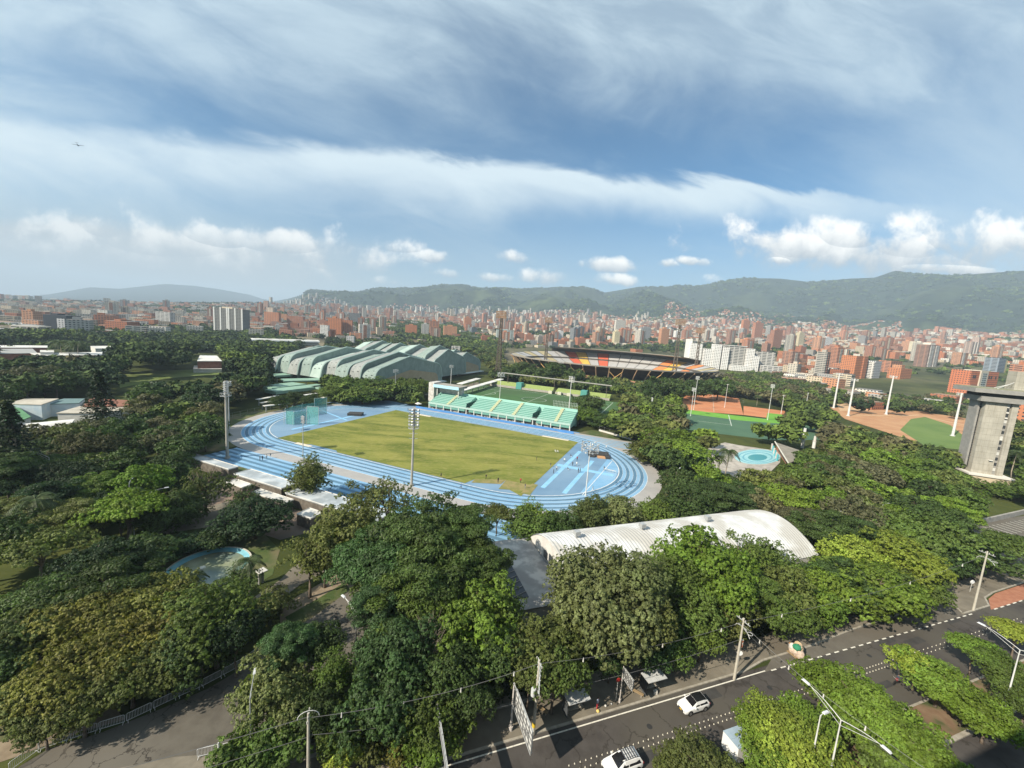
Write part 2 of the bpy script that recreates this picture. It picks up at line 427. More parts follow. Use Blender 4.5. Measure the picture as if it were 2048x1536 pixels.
# own colour of the land: park soil and grass near, streets and yards in the city, woods and clearings on the hills
rr_ = R_.reshape(-1); aa_ = A_.reshape(-1); xx_ = X_.reshape(-1); yy_ = Y_.reshape(-1)
n1 = fbm(xx_/160, yy_/160, 4, 40); n2 = fbm(xx_/420, yy_/420, 4, 60)
park = np.array([0.040, 0.052, 0.018]); city = np.array([0.115, 0.105, 0.09]); wood = np.array([0.013, 0.022, 0.014]); clear = np.array([0.040, 0.055, 0.028]); soil = np.array([0.38, 0.31, 0.21])
tc_ = np.clip((rr_-560)/150, 0, 1)[:, None]*np.clip(0.55+(n1-0.47)[:, None]*3, 0.1, 1)
C = park*(1-tc_)+city*tc_
th_ = np.clip((rr_-3100)/500, 0, 1)[:, None]
cl = np.clip((n2-0.5)*6, 0, 1)[:, None]*np.clip(1.5-(rr_-3300)/1700, 0, 1)[:, None]
C = C*(1-th_)+(wood*(1-cl)+clear*cl)*th_
for (qx, qy, qw, qh) in ((1985, 652, 45, 9), (2040, 632, 40, 8), (2020, 660, 60, 6)):
    pass
ca = me.color_attributes.new('bcol', 'FLOAT_COLOR', 'POINT')
ca.data.foreach_set('color', np.concatenate([C, np.ones((len(C), 1))], 1).astype(np.float32).ravel())
def land_mat():
    m = bpy.data.materials.new('land'); m.use_nodes = True; t = NT(m.node_tree); t.n.clear()
    a = t.new('ShaderNodeAttribute'); a.attribute_name = 'bcol'; g = t.new('ShaderNodeNewGeometry')
    P = g.outputs['Position']
    n = t.noise(P, 0.012, 8, 0.65); n2 = t.noise(P, 0.25, 6, 0.65)
    c = t.mix(t.sm(n, 0.35, 0.65), t.mix(1.0, a.outputs[0], (0.62, 0.66, 0.6), 'MULTIPLY'), t.mix(1.0, a.outputs[0], (1.5, 1.45, 1.25), 'MULTIPLY'))
    c = t.mix(t.sm(n2, 0.35, 0.65, 0.0, 0.5), c, t.mix(1.0, c, (1.6, 1.35, 1.0), 'MULTIPLY'))
    b = t.new('ShaderNodeBsdfPrincipled'); t.put(b.inputs['Base Color'], c); b.inputs['Roughness'].default_value = 0.95; b.inputs['Specular IOR Level'].default_value = 0.1
    o = t.new('ShaderNodeOutputMaterial'); t.l.new(b.outputs[0], o.inputs[0]); return m
me.materials.append(land_mat())
ground = bpy.data.objects.new('ground', me); col.objects.link(ground); ground['kind'] = 'structure'

def atT(x, y):
    """first point of the land seen at photo pixel x, y"""
    d = ray(x, y); h = math.hypot(d[0], d[1]); rs_ = np.geomspace(100, 9000, 3000)
    X = d[0]/h*rs_; Y = d[1]/h*rs_; Z = CAMH+d[2]/h*rs_
    T = terrain(X, Y); k = np.argmax(Z <= T)
    if Z[k] > T[k]: k = len(rs_)-1
    return np.array([X[k], Y[k], T[k]])

# ------------------------------------------------------------------ flat surfaces
def line_strip(mb, pts, wd, z, mi=0):
    P = [Vector((p[0], p[1], 0)) for p in pts]; L = []; R = []
    for i, p in enumerate(P):
        d = (P[min(i+1, len(P)-1)]-P[max(i-1, 0)]).normalized(); n = Vector((-d.y, d.x, 0))
        L.append(p+n*wd/2); R.append(p-n*wd/2)
    n = len(P); vs = [(q.x, q.y, z) for q in L+R]
    mb.add(vs, [(i, n+i, n+i+1, i+1) for i in range(n-1)], mi)
M_asph = mat('asphalt', (0.050, 0.048, 0.044), (0.066, 0.063, 0.057), 0.9, 0.9, c3=(0.078, 0.074, 0.066), scale3=0.07, bump=0.1)
M_asph2 = mat('old_asphalt', (0.105, 0.094, 0.078), (0.130, 0.118, 0.098), 0.5, 0.92, c3=(0.115, 0.10, 0.08), scale3=0.05, bump=0.15)
M_pave = mat('pavement_slabs', (0.165, 0.145, 0.112), (0.205, 0.18, 0.14), 0.7, 0.92, c3=(0.13, 0.112, 0.085), scale3=0.12, bump=0.1)
M_pave2 = mat('pale_pavement', (0.24, 0.21, 0.17), (0.29, 0.255, 0.20), 0.8, 0.92)
M_kerb = mat('kerb_concrete', (0.26, 0.235, 0.19), (0.34, 0.31, 0.26), 1.5, 0.9)
M_paint = mat('road_paint', (0.66, 0.63, 0.55), (0.42, 0.40, 0.35), 2.2, 0.8, lo=0.45, hi=0.75)
M_soil = mat('bare_soil', (0.16, 0.10, 0.06), (0.22, 0.15, 0.095), 0.6, 0.95, c3=(0.06, 0.075, 0.025), scale3=0.3)
M_lawn = mat('lawn', (0.045, 0.075, 0.018), (0.075, 0.095, 0.028), 0.5, 0.95, c3=(0.13, 0.115, 0.06), scale3=0.15)
M_rust = mat('red_pavers', (0.30, 0.125, 0.075), (0.36, 0.165, 0.10), 1.0, 0.9)
M_plaza = mat('plaza_pavers', (0.16, 0.115, 0.085), (0.21, 0.155, 0.12), 0.4, 0.92, c3=(0.12, 0.10, 0.08), scale3=0.1)

def seam_mat(name, c1, c2, d, per, wd, rough=.75, dark=.6, zper=None):
    m = bpy.data.materials.new(name); m.use_nodes = True; t = NT(m.node_tree); t.n.clear(); g = t.new('ShaderNodeNewGeometry'); P = g.outputs['Position']
    c = t.mix(t.sm(t.noise(P, .22, 5, .62), .35, .65), c1, c2)
    st = t.noise(t.v('MULTIPLY', P, (1.0, 1.0, .12)), .9, 5, .65); c = t.mix(t.sm(st, .5, .75, 0, .55), c, t.mix(1.0, c, (.62, .58, .52), 'MULTIPLY'))
    ln = t.m('LESS_THAN', t.m('FRACT', t.m('DIVIDE', t.v('DOT_PRODUCT', P, d), per)), wd)
    if zper: ln = t.m('MAXIMUM', ln, t.m('LESS_THAN', t.m('FRACT', t.m('DIVIDE', t.sep(P)[2], zper)), wd))
    c = t.mix(t.m('MULTIPLY', ln, dark), c, t.mix(1.0, c, (.45, .45, .45), 'MULTIPLY'))
    b = t.new('ShaderNodeBsdfPrincipled'); t.put(b.inputs['Base Color'], c); b.inputs['Roughness'].default_value = rough; b.inputs['Specular IOR Level'].default_value = .25
    o = t.new('ShaderNodeOutputMaterial'); t.l.new(b.outputs[0], o.inputs[0]); MATS[name] = m; return m
def crack_mat(name='cracked_asphalt', k=1.0, vs=.42, amt=1.0):
    m = bpy.data.materials.new(name); m.use_nodes = True; t = NT(m.node_tree); t.n.clear()
    g = t.new('ShaderNodeNewGeometry'); P = g.outputs['Position']
    n = t.noise(P, 0.5, 5, 0.6); n3 = t.noise(P, 0.06, 3, 0.5)
    c = t.mix(t.sm(n, 0.35, 0.65), (0.092*k, 0.082*k, 0.067*k+.005*(k < 1)), (0.120*k, 0.108*k, 0.089*k+.006*(k < 1)))
    c = t.mix(t.sm(n3, 0.42, 0.6), c, (0.135*k, 0.122*k, 0.102*k))
    vo = t.new('ShaderNodeTexVoronoi', feature='DISTANCE_TO_EDGE'); vo.inputs['Scale'].default_value = vs
    wp = t.v('ADD', P, t.v('MULTIPLY', t.comb(n, t.noise(P, 1.4, 4, 0.6), 0), (2.4, 2.4, 0))); t.put(vo.inputs['Vector'], wp)
    cr = t.m('SUBTRACT', 1.0, t.sm(vo.outputs['Distance'], 0.0, 0.035))
    c = t.mix(t.m('MULTIPLY', t.m('MULTIPLY', cr, amt), t.sm(t.noise(P, 0.11, 2, 0.5), 0.42, 0.55)), c, (0.030, 0.026, 0.022))
    b = t.new('ShaderNodeBsdfPrincipled'); t.put(b.inputs['Base Color'], c); b.inputs['Roughness'].default_value = 0.92; b.inputs['Specular IOR Level'].default_value = 0.2
    o = t.new('ShaderNodeOutputMaterial'); t.l.new(b.outputs[0], o.inputs[0]); return m
M_crack = crack_mat(); M_lane = crack_mat('worn_asphalt', .60, .2, .7)

# street: carriageway sheet, kerbs, pavement, paint
road = MB(); road.sheet([SW(-60, 4)[:2], SW(330, 4)[:2], SW(330, 37.05)[:2], SW(-60, 37.05)[:2]], 0.03)
struct('main_road', road, M_lane)
rpz = random.Random(8); pat_ = MB(); mh_ = MB()
for k in range(16):
    s_, n_, l_, w_ = 5+k*7.5+rpz.uniform(-2, 2), rpz.choice((29.2, 30.5, 33.4, 34.8)), rpz.uniform(1.5, 5), rpz.uniform(.8, 1.6)
    pat_.sheet([SW(s_, n_)[:2], SW(s_+l_, n_)[:2], SW(s_+l_, n_+w_)[:2], SW(s_, n_+w_)[:2]], .034)
    if k % 3 == 0: mh_.sheet([tuple(SW(s_+6+.36*math.cos(PI*j/8), 34.0+.36*math.sin(PI*j/8))[:2]) for j in range(16)], .038)
struct('asphalt_patch', pat_, mat('patch_asphalt', (0.040, 0.038, 0.036), (0.052, 0.050, 0.047), 1.0, .9)); struct('manhole_cover', mh_, mat('cast_iron', (0.03, 0.03, 0.03)))
bay = MB(); bay.sheet([SW(56, 36.2)[:2], SW(112.6, 35.6)[:2], SW(117, 39.9)[:2], SW(106, 39.4)[:2], SW(80, 38.6)[:2], SW(68, 37.9)[:2], SW(60, 37.9)[:2]], 0.036)
struct('lay_by', bay, M_asph2)
pv = MB(); pv.prism([SW(*q)[:2] for q in ((-60, 37.2), (53, 37.2), (58, 38.0), (68, 38.05), (80, 38.8), (106, 39.6), (112.4, 39.8), (108.6, 35.9), (118, 35.9), (121, 37.6), (126, 38.2), (150, 38.6), (330, 38.6), (330, 47), (150, 47), (126, 46), (104, 45.5), (60, 41.5), (40, 43.2), (20, 42.6), (0, 42.8), (-12, 43.6), (-20, 45.2), (-60, 47))], 0.0, 0.15)
struct('pavement', pv, M_pave)
kb = MB()
kb_pts = [SW(*q) for q in ((-60, 37.1), (20, 37.1), (53, 37.1), (58, 37.9), (68, 37.95), (80, 38.7), (106, 39.5), (112.4, 39.9))]
def kerb(mb, pts, wd=0.28, h=0.17):
    for a, b in zip(pts[:-1], pts[1:]):
        d = Vector((b[0]-a[0], b[1]-a[1], 0)); L = d.length; m_ = ((a[0]+b[0])/2, (a[1]+b[1])/2, 0.0)
        mb.box(m_, (L+0.02, wd, h), math.atan2(d.y, d.x))
kerb(kb, kb_pts); kerb(kb, [SW(*q) for q in ((112.4, 39.9), (108.6, 35.9), (118, 35.9), (121, 37.6), (126, 38.2), (150, 38.7), (330, 38.7))])
kerb(kb, [SW(*q) for q in ((-60, 41.6), (27, 41.3))], 0.5, 0.162)
struct('kerb', kb, M_kerb)
pp = MB(); pp.sheet([SW(*q)[:2] for q in ((116.6, 35.1), (330, 35.1), (330, 38.5), (150, 38.4), (126, 37.9), (121.4, 37.2))], 0.045)
struct('red_paved_bay', pp, M_rust)
pl = MB(); line_strip(pl, PX([(1560, 1290), (1700, 1248), (1800, 1222)]), 1.4, 0.155)
mk = MB()
line_strip(mk, [SW(-60, 36.55), SW(56.5, 36.35)], 0.16, 0.042)
s_ = 57.5
while s_ < 111:
    line_strip(mk, [SW(s_, 36.15-(s_-57)*0.014), SW(s_+1.05, 36.15-(s_+1-57)*0.014)], 0.2, 0.050); s_ += 2.0
s_ = 117.5
while s_ < 150:
    line_strip(mk, [SW(s_, 35.0), SW(s_+1.3, 35.0)], 0.2, 0.050); s_ += 2.4
struct('road_markings', mk, M_paint)
# median with its trees and the kerb of the nearer carriageway
md = MB(); md.prism([SW(*q)[:2] for q in ((31, 22.0), (330, 21.6), (330, 26.2), (36, 26.2), (31, 25.4))], 0.0, 0.16)
struct('median_soil', md, M_soil)
mk2 = MB(); kerb(mk2, [SW(30.8, 21.9), SW(330, 21.5)], 0.5, 0.22); kerb(mk2, [SW(35.8, 26.3), SW(330, 26.3)]); kerb(mk2, [SW(30.8, 21.9), SW(30.8, 25.4), SW(35.8, 26.3)])
struct('median_kerb', mk2, M_kerb)

# side road on the left, parking, plaza, paths
sr = MB(); sr.sheet(PX([(-60, 1620), (20, 1545), (100, 1497), (205, 1465), (330, 1415), (415, 1378), (480, 1340), (520, 1310), (590, 1255), (655, 1205), (700, 1180), (745, 1178), (752, 1230), (742, 1290), (660, 1370), (600, 1440), (560, 1480), (590, 1500), (660, 1480), (640, 1530), (470, 1600), (300, 1640)]), 0.05)
struct('side_road', sr, M_crack)
ld = MB(); ld.sheet(PX([(-60, 1545), (30, 1515), (160, 1465), (250, 1440), (215, 1395), (60, 1430), (-60, 1480)]), 0.04)
ld.sheet(PX([(560, 1215), (600, 1190), (690, 1140), (735, 1140), (735, 1172), (690, 1180), (600, 1235), (560, 1250)]), 0.045)
struct('dirt_verge', ld, mat('pale_dirt', (0.20, 0.155, 0.105), (0.27, 0.215, 0.15), 0.5, 0.95))
pa = MB(); pa.sheet(PX([(560, 1160), (600, 1120), (640, 1095), (700, 1060), (720, 1090), (690, 1110), (640, 1150), (600, 1170), (560, 1200), (520, 1230), (480, 1240), (500, 1200)]), 0.05)
pa.sheet(PX([(60, 1190), (130, 1150), (190, 1120), (200, 1150), (150, 1190), (60, 1215)]), 0.05)
pa.sheet(PX([(300, 1055), (380, 1035), (410, 1015), (470, 1000), (520, 1020), (480, 1045), (380, 1060), (310, 1070)]), 0.05)
struct('park_path', pa, M_pave)
pz = MB(); pz.sheet(PX([(380, 960), (470, 945), (520, 1000), (600, 1022), (700, 1040), (760, 1010), (900, 1030), (960, 1090), (850, 1140), (700, 1100), (640, 1060), (560, 1080), (440, 1040), (390, 1000)]), 0.035)
struct('plaza', pz, M_plaza)
gl = MB(); gl.sheet(PX([(290, 1130), (360, 1080), (440, 1075), (520, 1060), (560, 1100), (545, 1150), (480, 1190), (380, 1210), (290, 1190)]), 0.045)
gl.sheet(PX([(570, 1235), (640, 1195), (690, 1165), (700, 1180), (640, 1225), (590, 1258)]), 0.055)
gl.sheet(PX([(0, 1440), (110, 1400), (280, 1340), (420, 1290), (430, 1330), (300, 1390), (150, 1440), (0, 1485)]), 0.045)
gl.sheet(PX([(235, 744), (420, 738), (450, 748), (330, 757), (240, 776)]), 0.06, 1)
struct('lawn', gl, [M_lawn, mat('playing_field', (0.11, 0.15, 0.035), (0.15, 0.18, 0.05), .08, .95)])
pk = MB(); pk.sheet(PX([(1910, 1058), (1960, 1044), (2060, 1030), (2200, 1010), (2300, 1080), (2100, 1110), (1985, 1100)]), 0.06); struct('car_park', pk, M_asph2)
pm = MB()
for k in range(26):
    line_strip(pm, [SW(163+k*2.6, 52.5), SW(163+k*2.6, 57.5)], 0.22, 0.068)
struct('car_park_lines', pm, M_paint)
ap = MB(); ap.sheet(PX([(1040, 1010), (1030, 1060), (960, 1085), (930, 1030), (985, 1000)]), 0.05)
struct('yard', ap, M_plaza)

# ------------------------------------------------------------------ running track
BL = [mat('track_light_blue', (0.165, 0.33, 0.50), (0.20, 0.37, 0.54), 0.25, 0.8, c3=(0.24, 0.39, 0.54), scale3=0.05), mat('track_dark_blue', (0.080, 0.165, 0.25), (0.10, 0.195, 0.285), 0.25, 0.8),
      mat('track_grey', (0.31, 0.30, 0.29), (0.35, 0.335, 0.32), 0.2, 0.85), mat('line_white', (0.66, 0.68, 0.68), (0.5, 0.52, 0.54), 1.0, 0.8), mat('dzone_blue', (0.125, 0.215, 0.32), (0.15, 0.25, 0.36), 0.12, 0.8, c3=(0.18, 0.28, 0.385), scale3=0.04),
      mat('runway_blue', (0.20, 0.42, 0.62), (0.25, 0.47, 0.66), 0.3, 0.8)]
SL = 42.2
def oval(R, n=36):
    P = []
    for k in range(n+1):
        t = -PI/2+PI*k/n; P.append((SL+R*math.cos(t), R*math.sin(t)))
    for k in range(n+1):
        t = PI/2+PI*k/n; P.append((-SL+R*math.cos(t), R*math.sin(t)))
    return P
def ring(mb, R0, R1, z, mi):
    a = oval(R0); b = oval(R1); n = len(a)
    vs = [LW(p[0], p[1], z) for p in a]+[LW(p[0], p[1], z) for p in b]
    mb.add(vs, [(i, n+i, n+(i+1) % n, (i+1) % n) for i in range(n)], mi)
tr = MB()
tr.sheet([LW(*p)[:2] for p in oval(51.2)], 0.07, 2)
tr.sheet([LW(*p)[:2] for p in oval(36.4)], 0.085, 4)
for i in range(8):
    ring(tr, 36.5+i*1.22, 36.5+(i+1)*1.22, 0.10, 1 if i % 2 == 0 else 0)
ring(tr, 36.18, 36.50, 0.13, 3)
ring(tr, 46.2, 46.38, 0.12, 3)
for i in range(1, 8): ring(tr, 36.46+i*1.22, 36.54+i*1.22, 0.115, 3)
# second set of sprint lanes on the near side, chute on the far side
for i in range(9):
    tr.add([LW(-50, -51.2-i*1.22, 0.10), LW(64, -51.2-i*1.22, 0.10), LW(64, -52.42-i*1.22, 0.10), LW(-50, -52.42-i*1.22, 0.10)], [(3, 2, 1, 0)], i % 2)
for i in range(5):
    tr.add([LW(SL, 38+i*2.44, 0.09+i*0.001), LW(84, 38+i*2.44, 0.09+i*.001), LW(84, 39.22+i*2.44, 0.09+i*.001), LW(SL, 39.22+i*2.44, 0.09+i*.001)], [(0, 1, 2, 3)], 0)
tr.add([LW(SL, 36.6, 0.08), LW(92, 36.6, 0.08), LW(88, 52, 0.08), LW(SL, 52, 0.08)], [(0, 1, 2, 3)], 2)
# blue area in the far left corner
tr.sheet([LW(*q)[:2] for q in ((-48, 36.8), (-94, 26), (-88, 40), (-72, 56), (-48, 52))], 0.094, 4)
# markings of the jumping areas
def seg(mb, a, b, wd, z, mi): line_strip(mb, [LW(*a), LW(*b)], wd, z, mi)
seg(tr, (58.5, -25.4), (59.7, 21.3), 1.5, 0.10, 5); seg(tr, (65.7, -25.9), (67.0, 11.6), 1.5, 0.10, 5)
seg(tr, (56.2, -1.2), (77, -0.8), 2.6, 0.108, 5); seg(tr, (71, -24), (74.0, 16), 0.25, 0.11, 3)
seg(tr, (-57, -24), (-57, 18), 1.4, 0.10, 5); seg(tr, (-78, 10), (-52, 2), 1.0, 0.104, 5)
tr.sheet([LW(*q)[:2] for q in ((70, -24), (78, -10), (78, 10), (72, 20), (71, -2))], 0.098, 0)
struct('running_track', tr, BL)
def field_mat():
    m = bpy.data.materials.new('infield_turf'); m.use_nodes = True; t = NT(m.node_tree); t.n.clear()
    g = t.new('ShaderNodeNewGeometry'); P = g.outputs['Position']
    Q = t.v('MULTIPLY', P, (0.35, 1.3, 1)); n = t.noise(Q, 0.12, 7, 0.68, 0.6); n2 = t.noise(P, 0.03, 3, 0.5); n3 = t.noise(t.v('MULTIPLY', P, (0.5, 1.6, 1)), 0.9, 5, 0.7)
    c = t.mix(t.sm(n, 0.38, 0.62), (0.095, 0.120, 0.022), (0.225, 0.220, 0.055))
    c = t.mix(t.sm(n2, 0.40, 0.62, 0.0, 0.6), c, (0.15, 0.175, 0.036))
    c = t.mix(t.sm(n3, 0.45, 0.72, 0.0, 0.65), c, (0.30, 0.26, 0.10))
    b = t.new('ShaderNodeBsdfPrincipled'); t.put(b.inputs['Base Color'], c); b.inputs['Roughness'].default_value = 0.95; b.inputs['Specular IOR Level'].default_value = 0.1
    o = t.new('ShaderNodeOutputMaterial'); t.l.new(b.outputs[0], o.inputs[0]); return m
M_field = field_mat()
inf = MB(); inf.sheet([LW(*q)[:2] for q in ((-50, -35.9), (-36, -35.7), (-33, -34.2), (-20, -34.2), (-18, -35.6), (36, -35.6), (37, -31), (46, -26), (47, -31), (55, -35.2), (55.6, 35.2), (48, 35.8), (36, 34.6), (20, 35.4), (-38, 35.4), (-50.3, 36.2))], 0.14)
struct('infield_grass', inf, M_field)
inb = MB(); inb.sheet([LW(*q)[:2] for q in ((37, -30.6), (46, -25.7), (46, -30), (37.5, -34))], 0.15); inb.sheet([LW(*q)[:2] for q in ((54, -33), (57, -33), (56.5, -24), (54.5, -24))], 0.15)
inb.sheet([LW(*q)[:2] for q in ((46, -26), (56, -25.5), (56, -30), (47, -34))], 0.146)
struct('worn_turf', inb, mat('worn_turf', (0.26, 0.21, 0.09), (0.17, 0.17, 0.05), 0.3, 0.95))
sp = MB()
for a, b in (((-39, -35.2), (-31, -36.8)), ((38, 34.2), (51, 36.2)), ((-36, 34.0), (-26, 36.2))): sp.prism([LW(*q)[:2] for q in ((a[0], a[1]), (b[0], a[1]), (b[0], b[1]), (a[0], b[1]))], 0.10, 0.17)
struct('sand_pit', sp, mat('sand', (0.55, 0.48, 0.38), (0.62, 0.55, 0.44), 0.6, 0.95))
vg = MB()
vg.sheet([LW(*q)[:2] for q in ((-75, -45), (-52, -50), (-50, -62.3), (70, -62.3), (70, -67), (-50, -67), (-72, -58), (-98, -40), (-100, -18), (-95, 10), (-88, 26), (-94, 5))], 0.055)
vg.sheet([LW(*q)[:2] for q in ((95, -30), (70, -52), (64, -62), (80, -66), (104, -40), (106, 0), (100, 30), (93, 35), (94, 0))], 0.055)
vg.sheet([LW(*q)[:2] for q in ((50, 50), (60, 52), (95, 46), (95, 60), (56, 64))], 0.055)
struct('grass_verge', vg, M_lawn)

# football pitch and courts beyond
M_turf = mat('artificial_turf', (0.045, 0.105, 0.032), (0.060, 0.125, 0.040), 0.08, 0.9, c3=(0.05, 0.095, 0.035), scale3=0.02)
fp = MB(); fp.sheet([LW(*q)[:2] for q in ((-60, 93), (60, 93), (60, 170), (-62, 170))], 0.05)
def circ(mb, c, R, wd, z, mi, t0=0, t1=2*PI):
    pts = [LW(c[0]+R*math.cos(t0+(t1-t0)*k/28), c[1]+R*math.sin(t0+(t1-t0)*k/28)) for k in range(29)]; line_strip(mb, pts, wd, z, mi)
b0, b1, a0, a1, bm, am = 98, 165, -54, 52, 131.5, -1.0
for q in (((a0, b0), (a1, b0)), ((a0, b1), (a1, b1)), ((a0, b0), (a0, b1)), ((a1, b0), (a1, b1)), ((am, b0), (am, b1)), ((a0, bm-20), (a0+16.5, bm-20)), ((a0, bm+20), (a0+16.5, bm+20)), ((a0+16.5, bm-20), (a0+16.5, bm+20)),
          ((a1, bm-20), (a1-16.5, bm-20)), ((a1, bm+20), (a1-16.5, bm+20)), ((a1-16.5, bm-20), (a1-16.5, bm+20))): seg(fp, q[0], q[1], 0.35, 0.062, 1)
circ(fp, (am, bm), 9.15, 0.35, 0.07, 1); circ(fp, (a0+11, bm), 9.15, 0.35, 0.07, 1, -0.92, 0.92); circ(fp, (a1-11, bm), 9.15, 0.35, 0.07, 1, PI-0.92, PI+0.92)
fp.sheet([LW(*q)[:2] for q in ((-66, 90), (-60, 93), (-62, 170), (-76, 182), (-70, 90))], 0.045, 2)
struct('football_pitch', fp, [M_turf, mat('pitch_lines', (0.42, 0.46, 0.40)), M_pave])
ct = MB()
ct.sheet(PX([(1372, 780), (1478, 797), (1487, 830), (1360, 820)]), 0.05, 0); ct.sheet(PX([(1487, 812), (1570, 822), (1570, 840), (1487, 830)]), 0.05, 0)
for (x0, y0), (x1, y1) in (((1380, 788), (1478, 803)), ((1376, 800), (1480, 815)), ((1372, 811), (1484, 826)), ((1425, 786), (1428, 824))): line_strip(ct, PX([(x0, y0), (x1, y1)]), 0.5, 0.07, 1)
struct('clay_courts', ct, [mat('clay', (0.44, 0.165, 0.075), (0.50, 0.21, 0.10), 0.08, 0.95), mat('court_line', (0.5, 0.36, 0.26))])
gc = MB()
gc.sheet(PX([(1355, 817), (1487, 833), (1580, 842), (1640, 836), (1640, 880), (1540, 880), (1390, 862), (1330, 850)]), 0.05, 0)
gc.sheet(PX([(1355, 817), (1487, 833), (1580, 844), (1580, 849), (1480, 841), (1350, 824)]), 0.062, 1); gc.sheet(PX([(1535, 826), (1572, 830), (1572, 842), (1532, 838)]), 0.064, 1)
line_strip(gc, PX([(1457, 830), (1463, 852)]), 0.5, 0.075, 2); line_strip(gc, PX([(1395, 842), (1460, 850)]), 0.4, 0.075, 2)
struct('green_pitch', gc, [mat('green_court', (0.055, 0.115, 0.07), (0.07, 0.135, 0.08), 0.08, 0.9), mat('bright_turf', (0.12, 0.30, 0.035), (0.15, 0.34, 0.045), 0.1, 0.9), MATS['pitch_lines']])
bf = MB()
bf.sheet(PX([(1660, 815), (1720, 812), (1790, 822), (1835, 822), (1940, 838), (1960, 860), (1940, 900), (1820, 880), (1690, 838)]), 0.05, 1)
bf.sheet(PX([(1822, 838), (1850, 834), (1900, 850), (1925, 870), (1925, 900), (1850, 892), (1800, 860)]), 0.065, 0)
line_strip(bf, PX([(1712, 830), (1800, 832), (1838, 830), (1880, 840), (1938, 852)]), 3.0, 0.075, 2)
bf.sheet(PX([(1672, 805), (1725, 805), (1740, 820), (1680, 822)]), 0.06, 2)
struct('baseball_field', bf, [mat('outfield', (0.10, 0.16, 0.04), (0.13, 0.19, 0.05), 0.05, 0.95), mat('infield_clay', (0.38, 0.19, 0.095), (0.44, 0.25, 0.13), 0.08, 0.95), mat('warning_track', (0.50, 0.33, 0.19))])

# ------------------------------------------------------------------ vegetation prototypes
def mesh_np(name, V, F, mat_, extra=None):
    me = bpy.data.meshes.new(name); V = np.asarray(V, np.float32); F = np.asarray(F, np.int32); k = F.shape[1]
    me.vertices.add(len(V)); me.vertices.foreach_set('co', V.ravel()); me.loops.add(F.size); me.loops.foreach_set('vertex_index', F.ravel())
    me.polygons.add(len(F)); me.polygons.foreach_set('loop_start', np.arange(0, F.size, k, dtype=np.int32)); me.polygons.foreach_set('loop_total', np.full(len(F), k, np.int32))
    me.polygons.foreach_set('use_smooth', [False]*len(F)); me.update(); me.materials.append(mat_)
    return me
def unit(v): return v/np.maximum(np.linalg.norm(v, axis=-1, keepdims=True), 1e-9)
def leaf_cloud(rg, P, D, size, asp=1.5, jit=0.75, flat=0.0):
    n = len(P); nn = unit(D+rg.normal(0, jit, (n, 3))+np.array([0, 0, flat]))
    a = unit(np.cross(nn, rg.normal(0, 1, (n, 3)))); b = np.cross(nn, a)
    s = size*rg.uniform(0.6, 1.35, (n, 1)); a = a*s*asp*0.5; b = b*s*0.5
    V = np.stack([P-a*1.0, P-b*0.9+a*0.1, P+a*1.0, P+b*0.9+a*0.1], 1).reshape(-1, 3)
    F = np.arange(n*4).reshape(-1, 4); return V, F
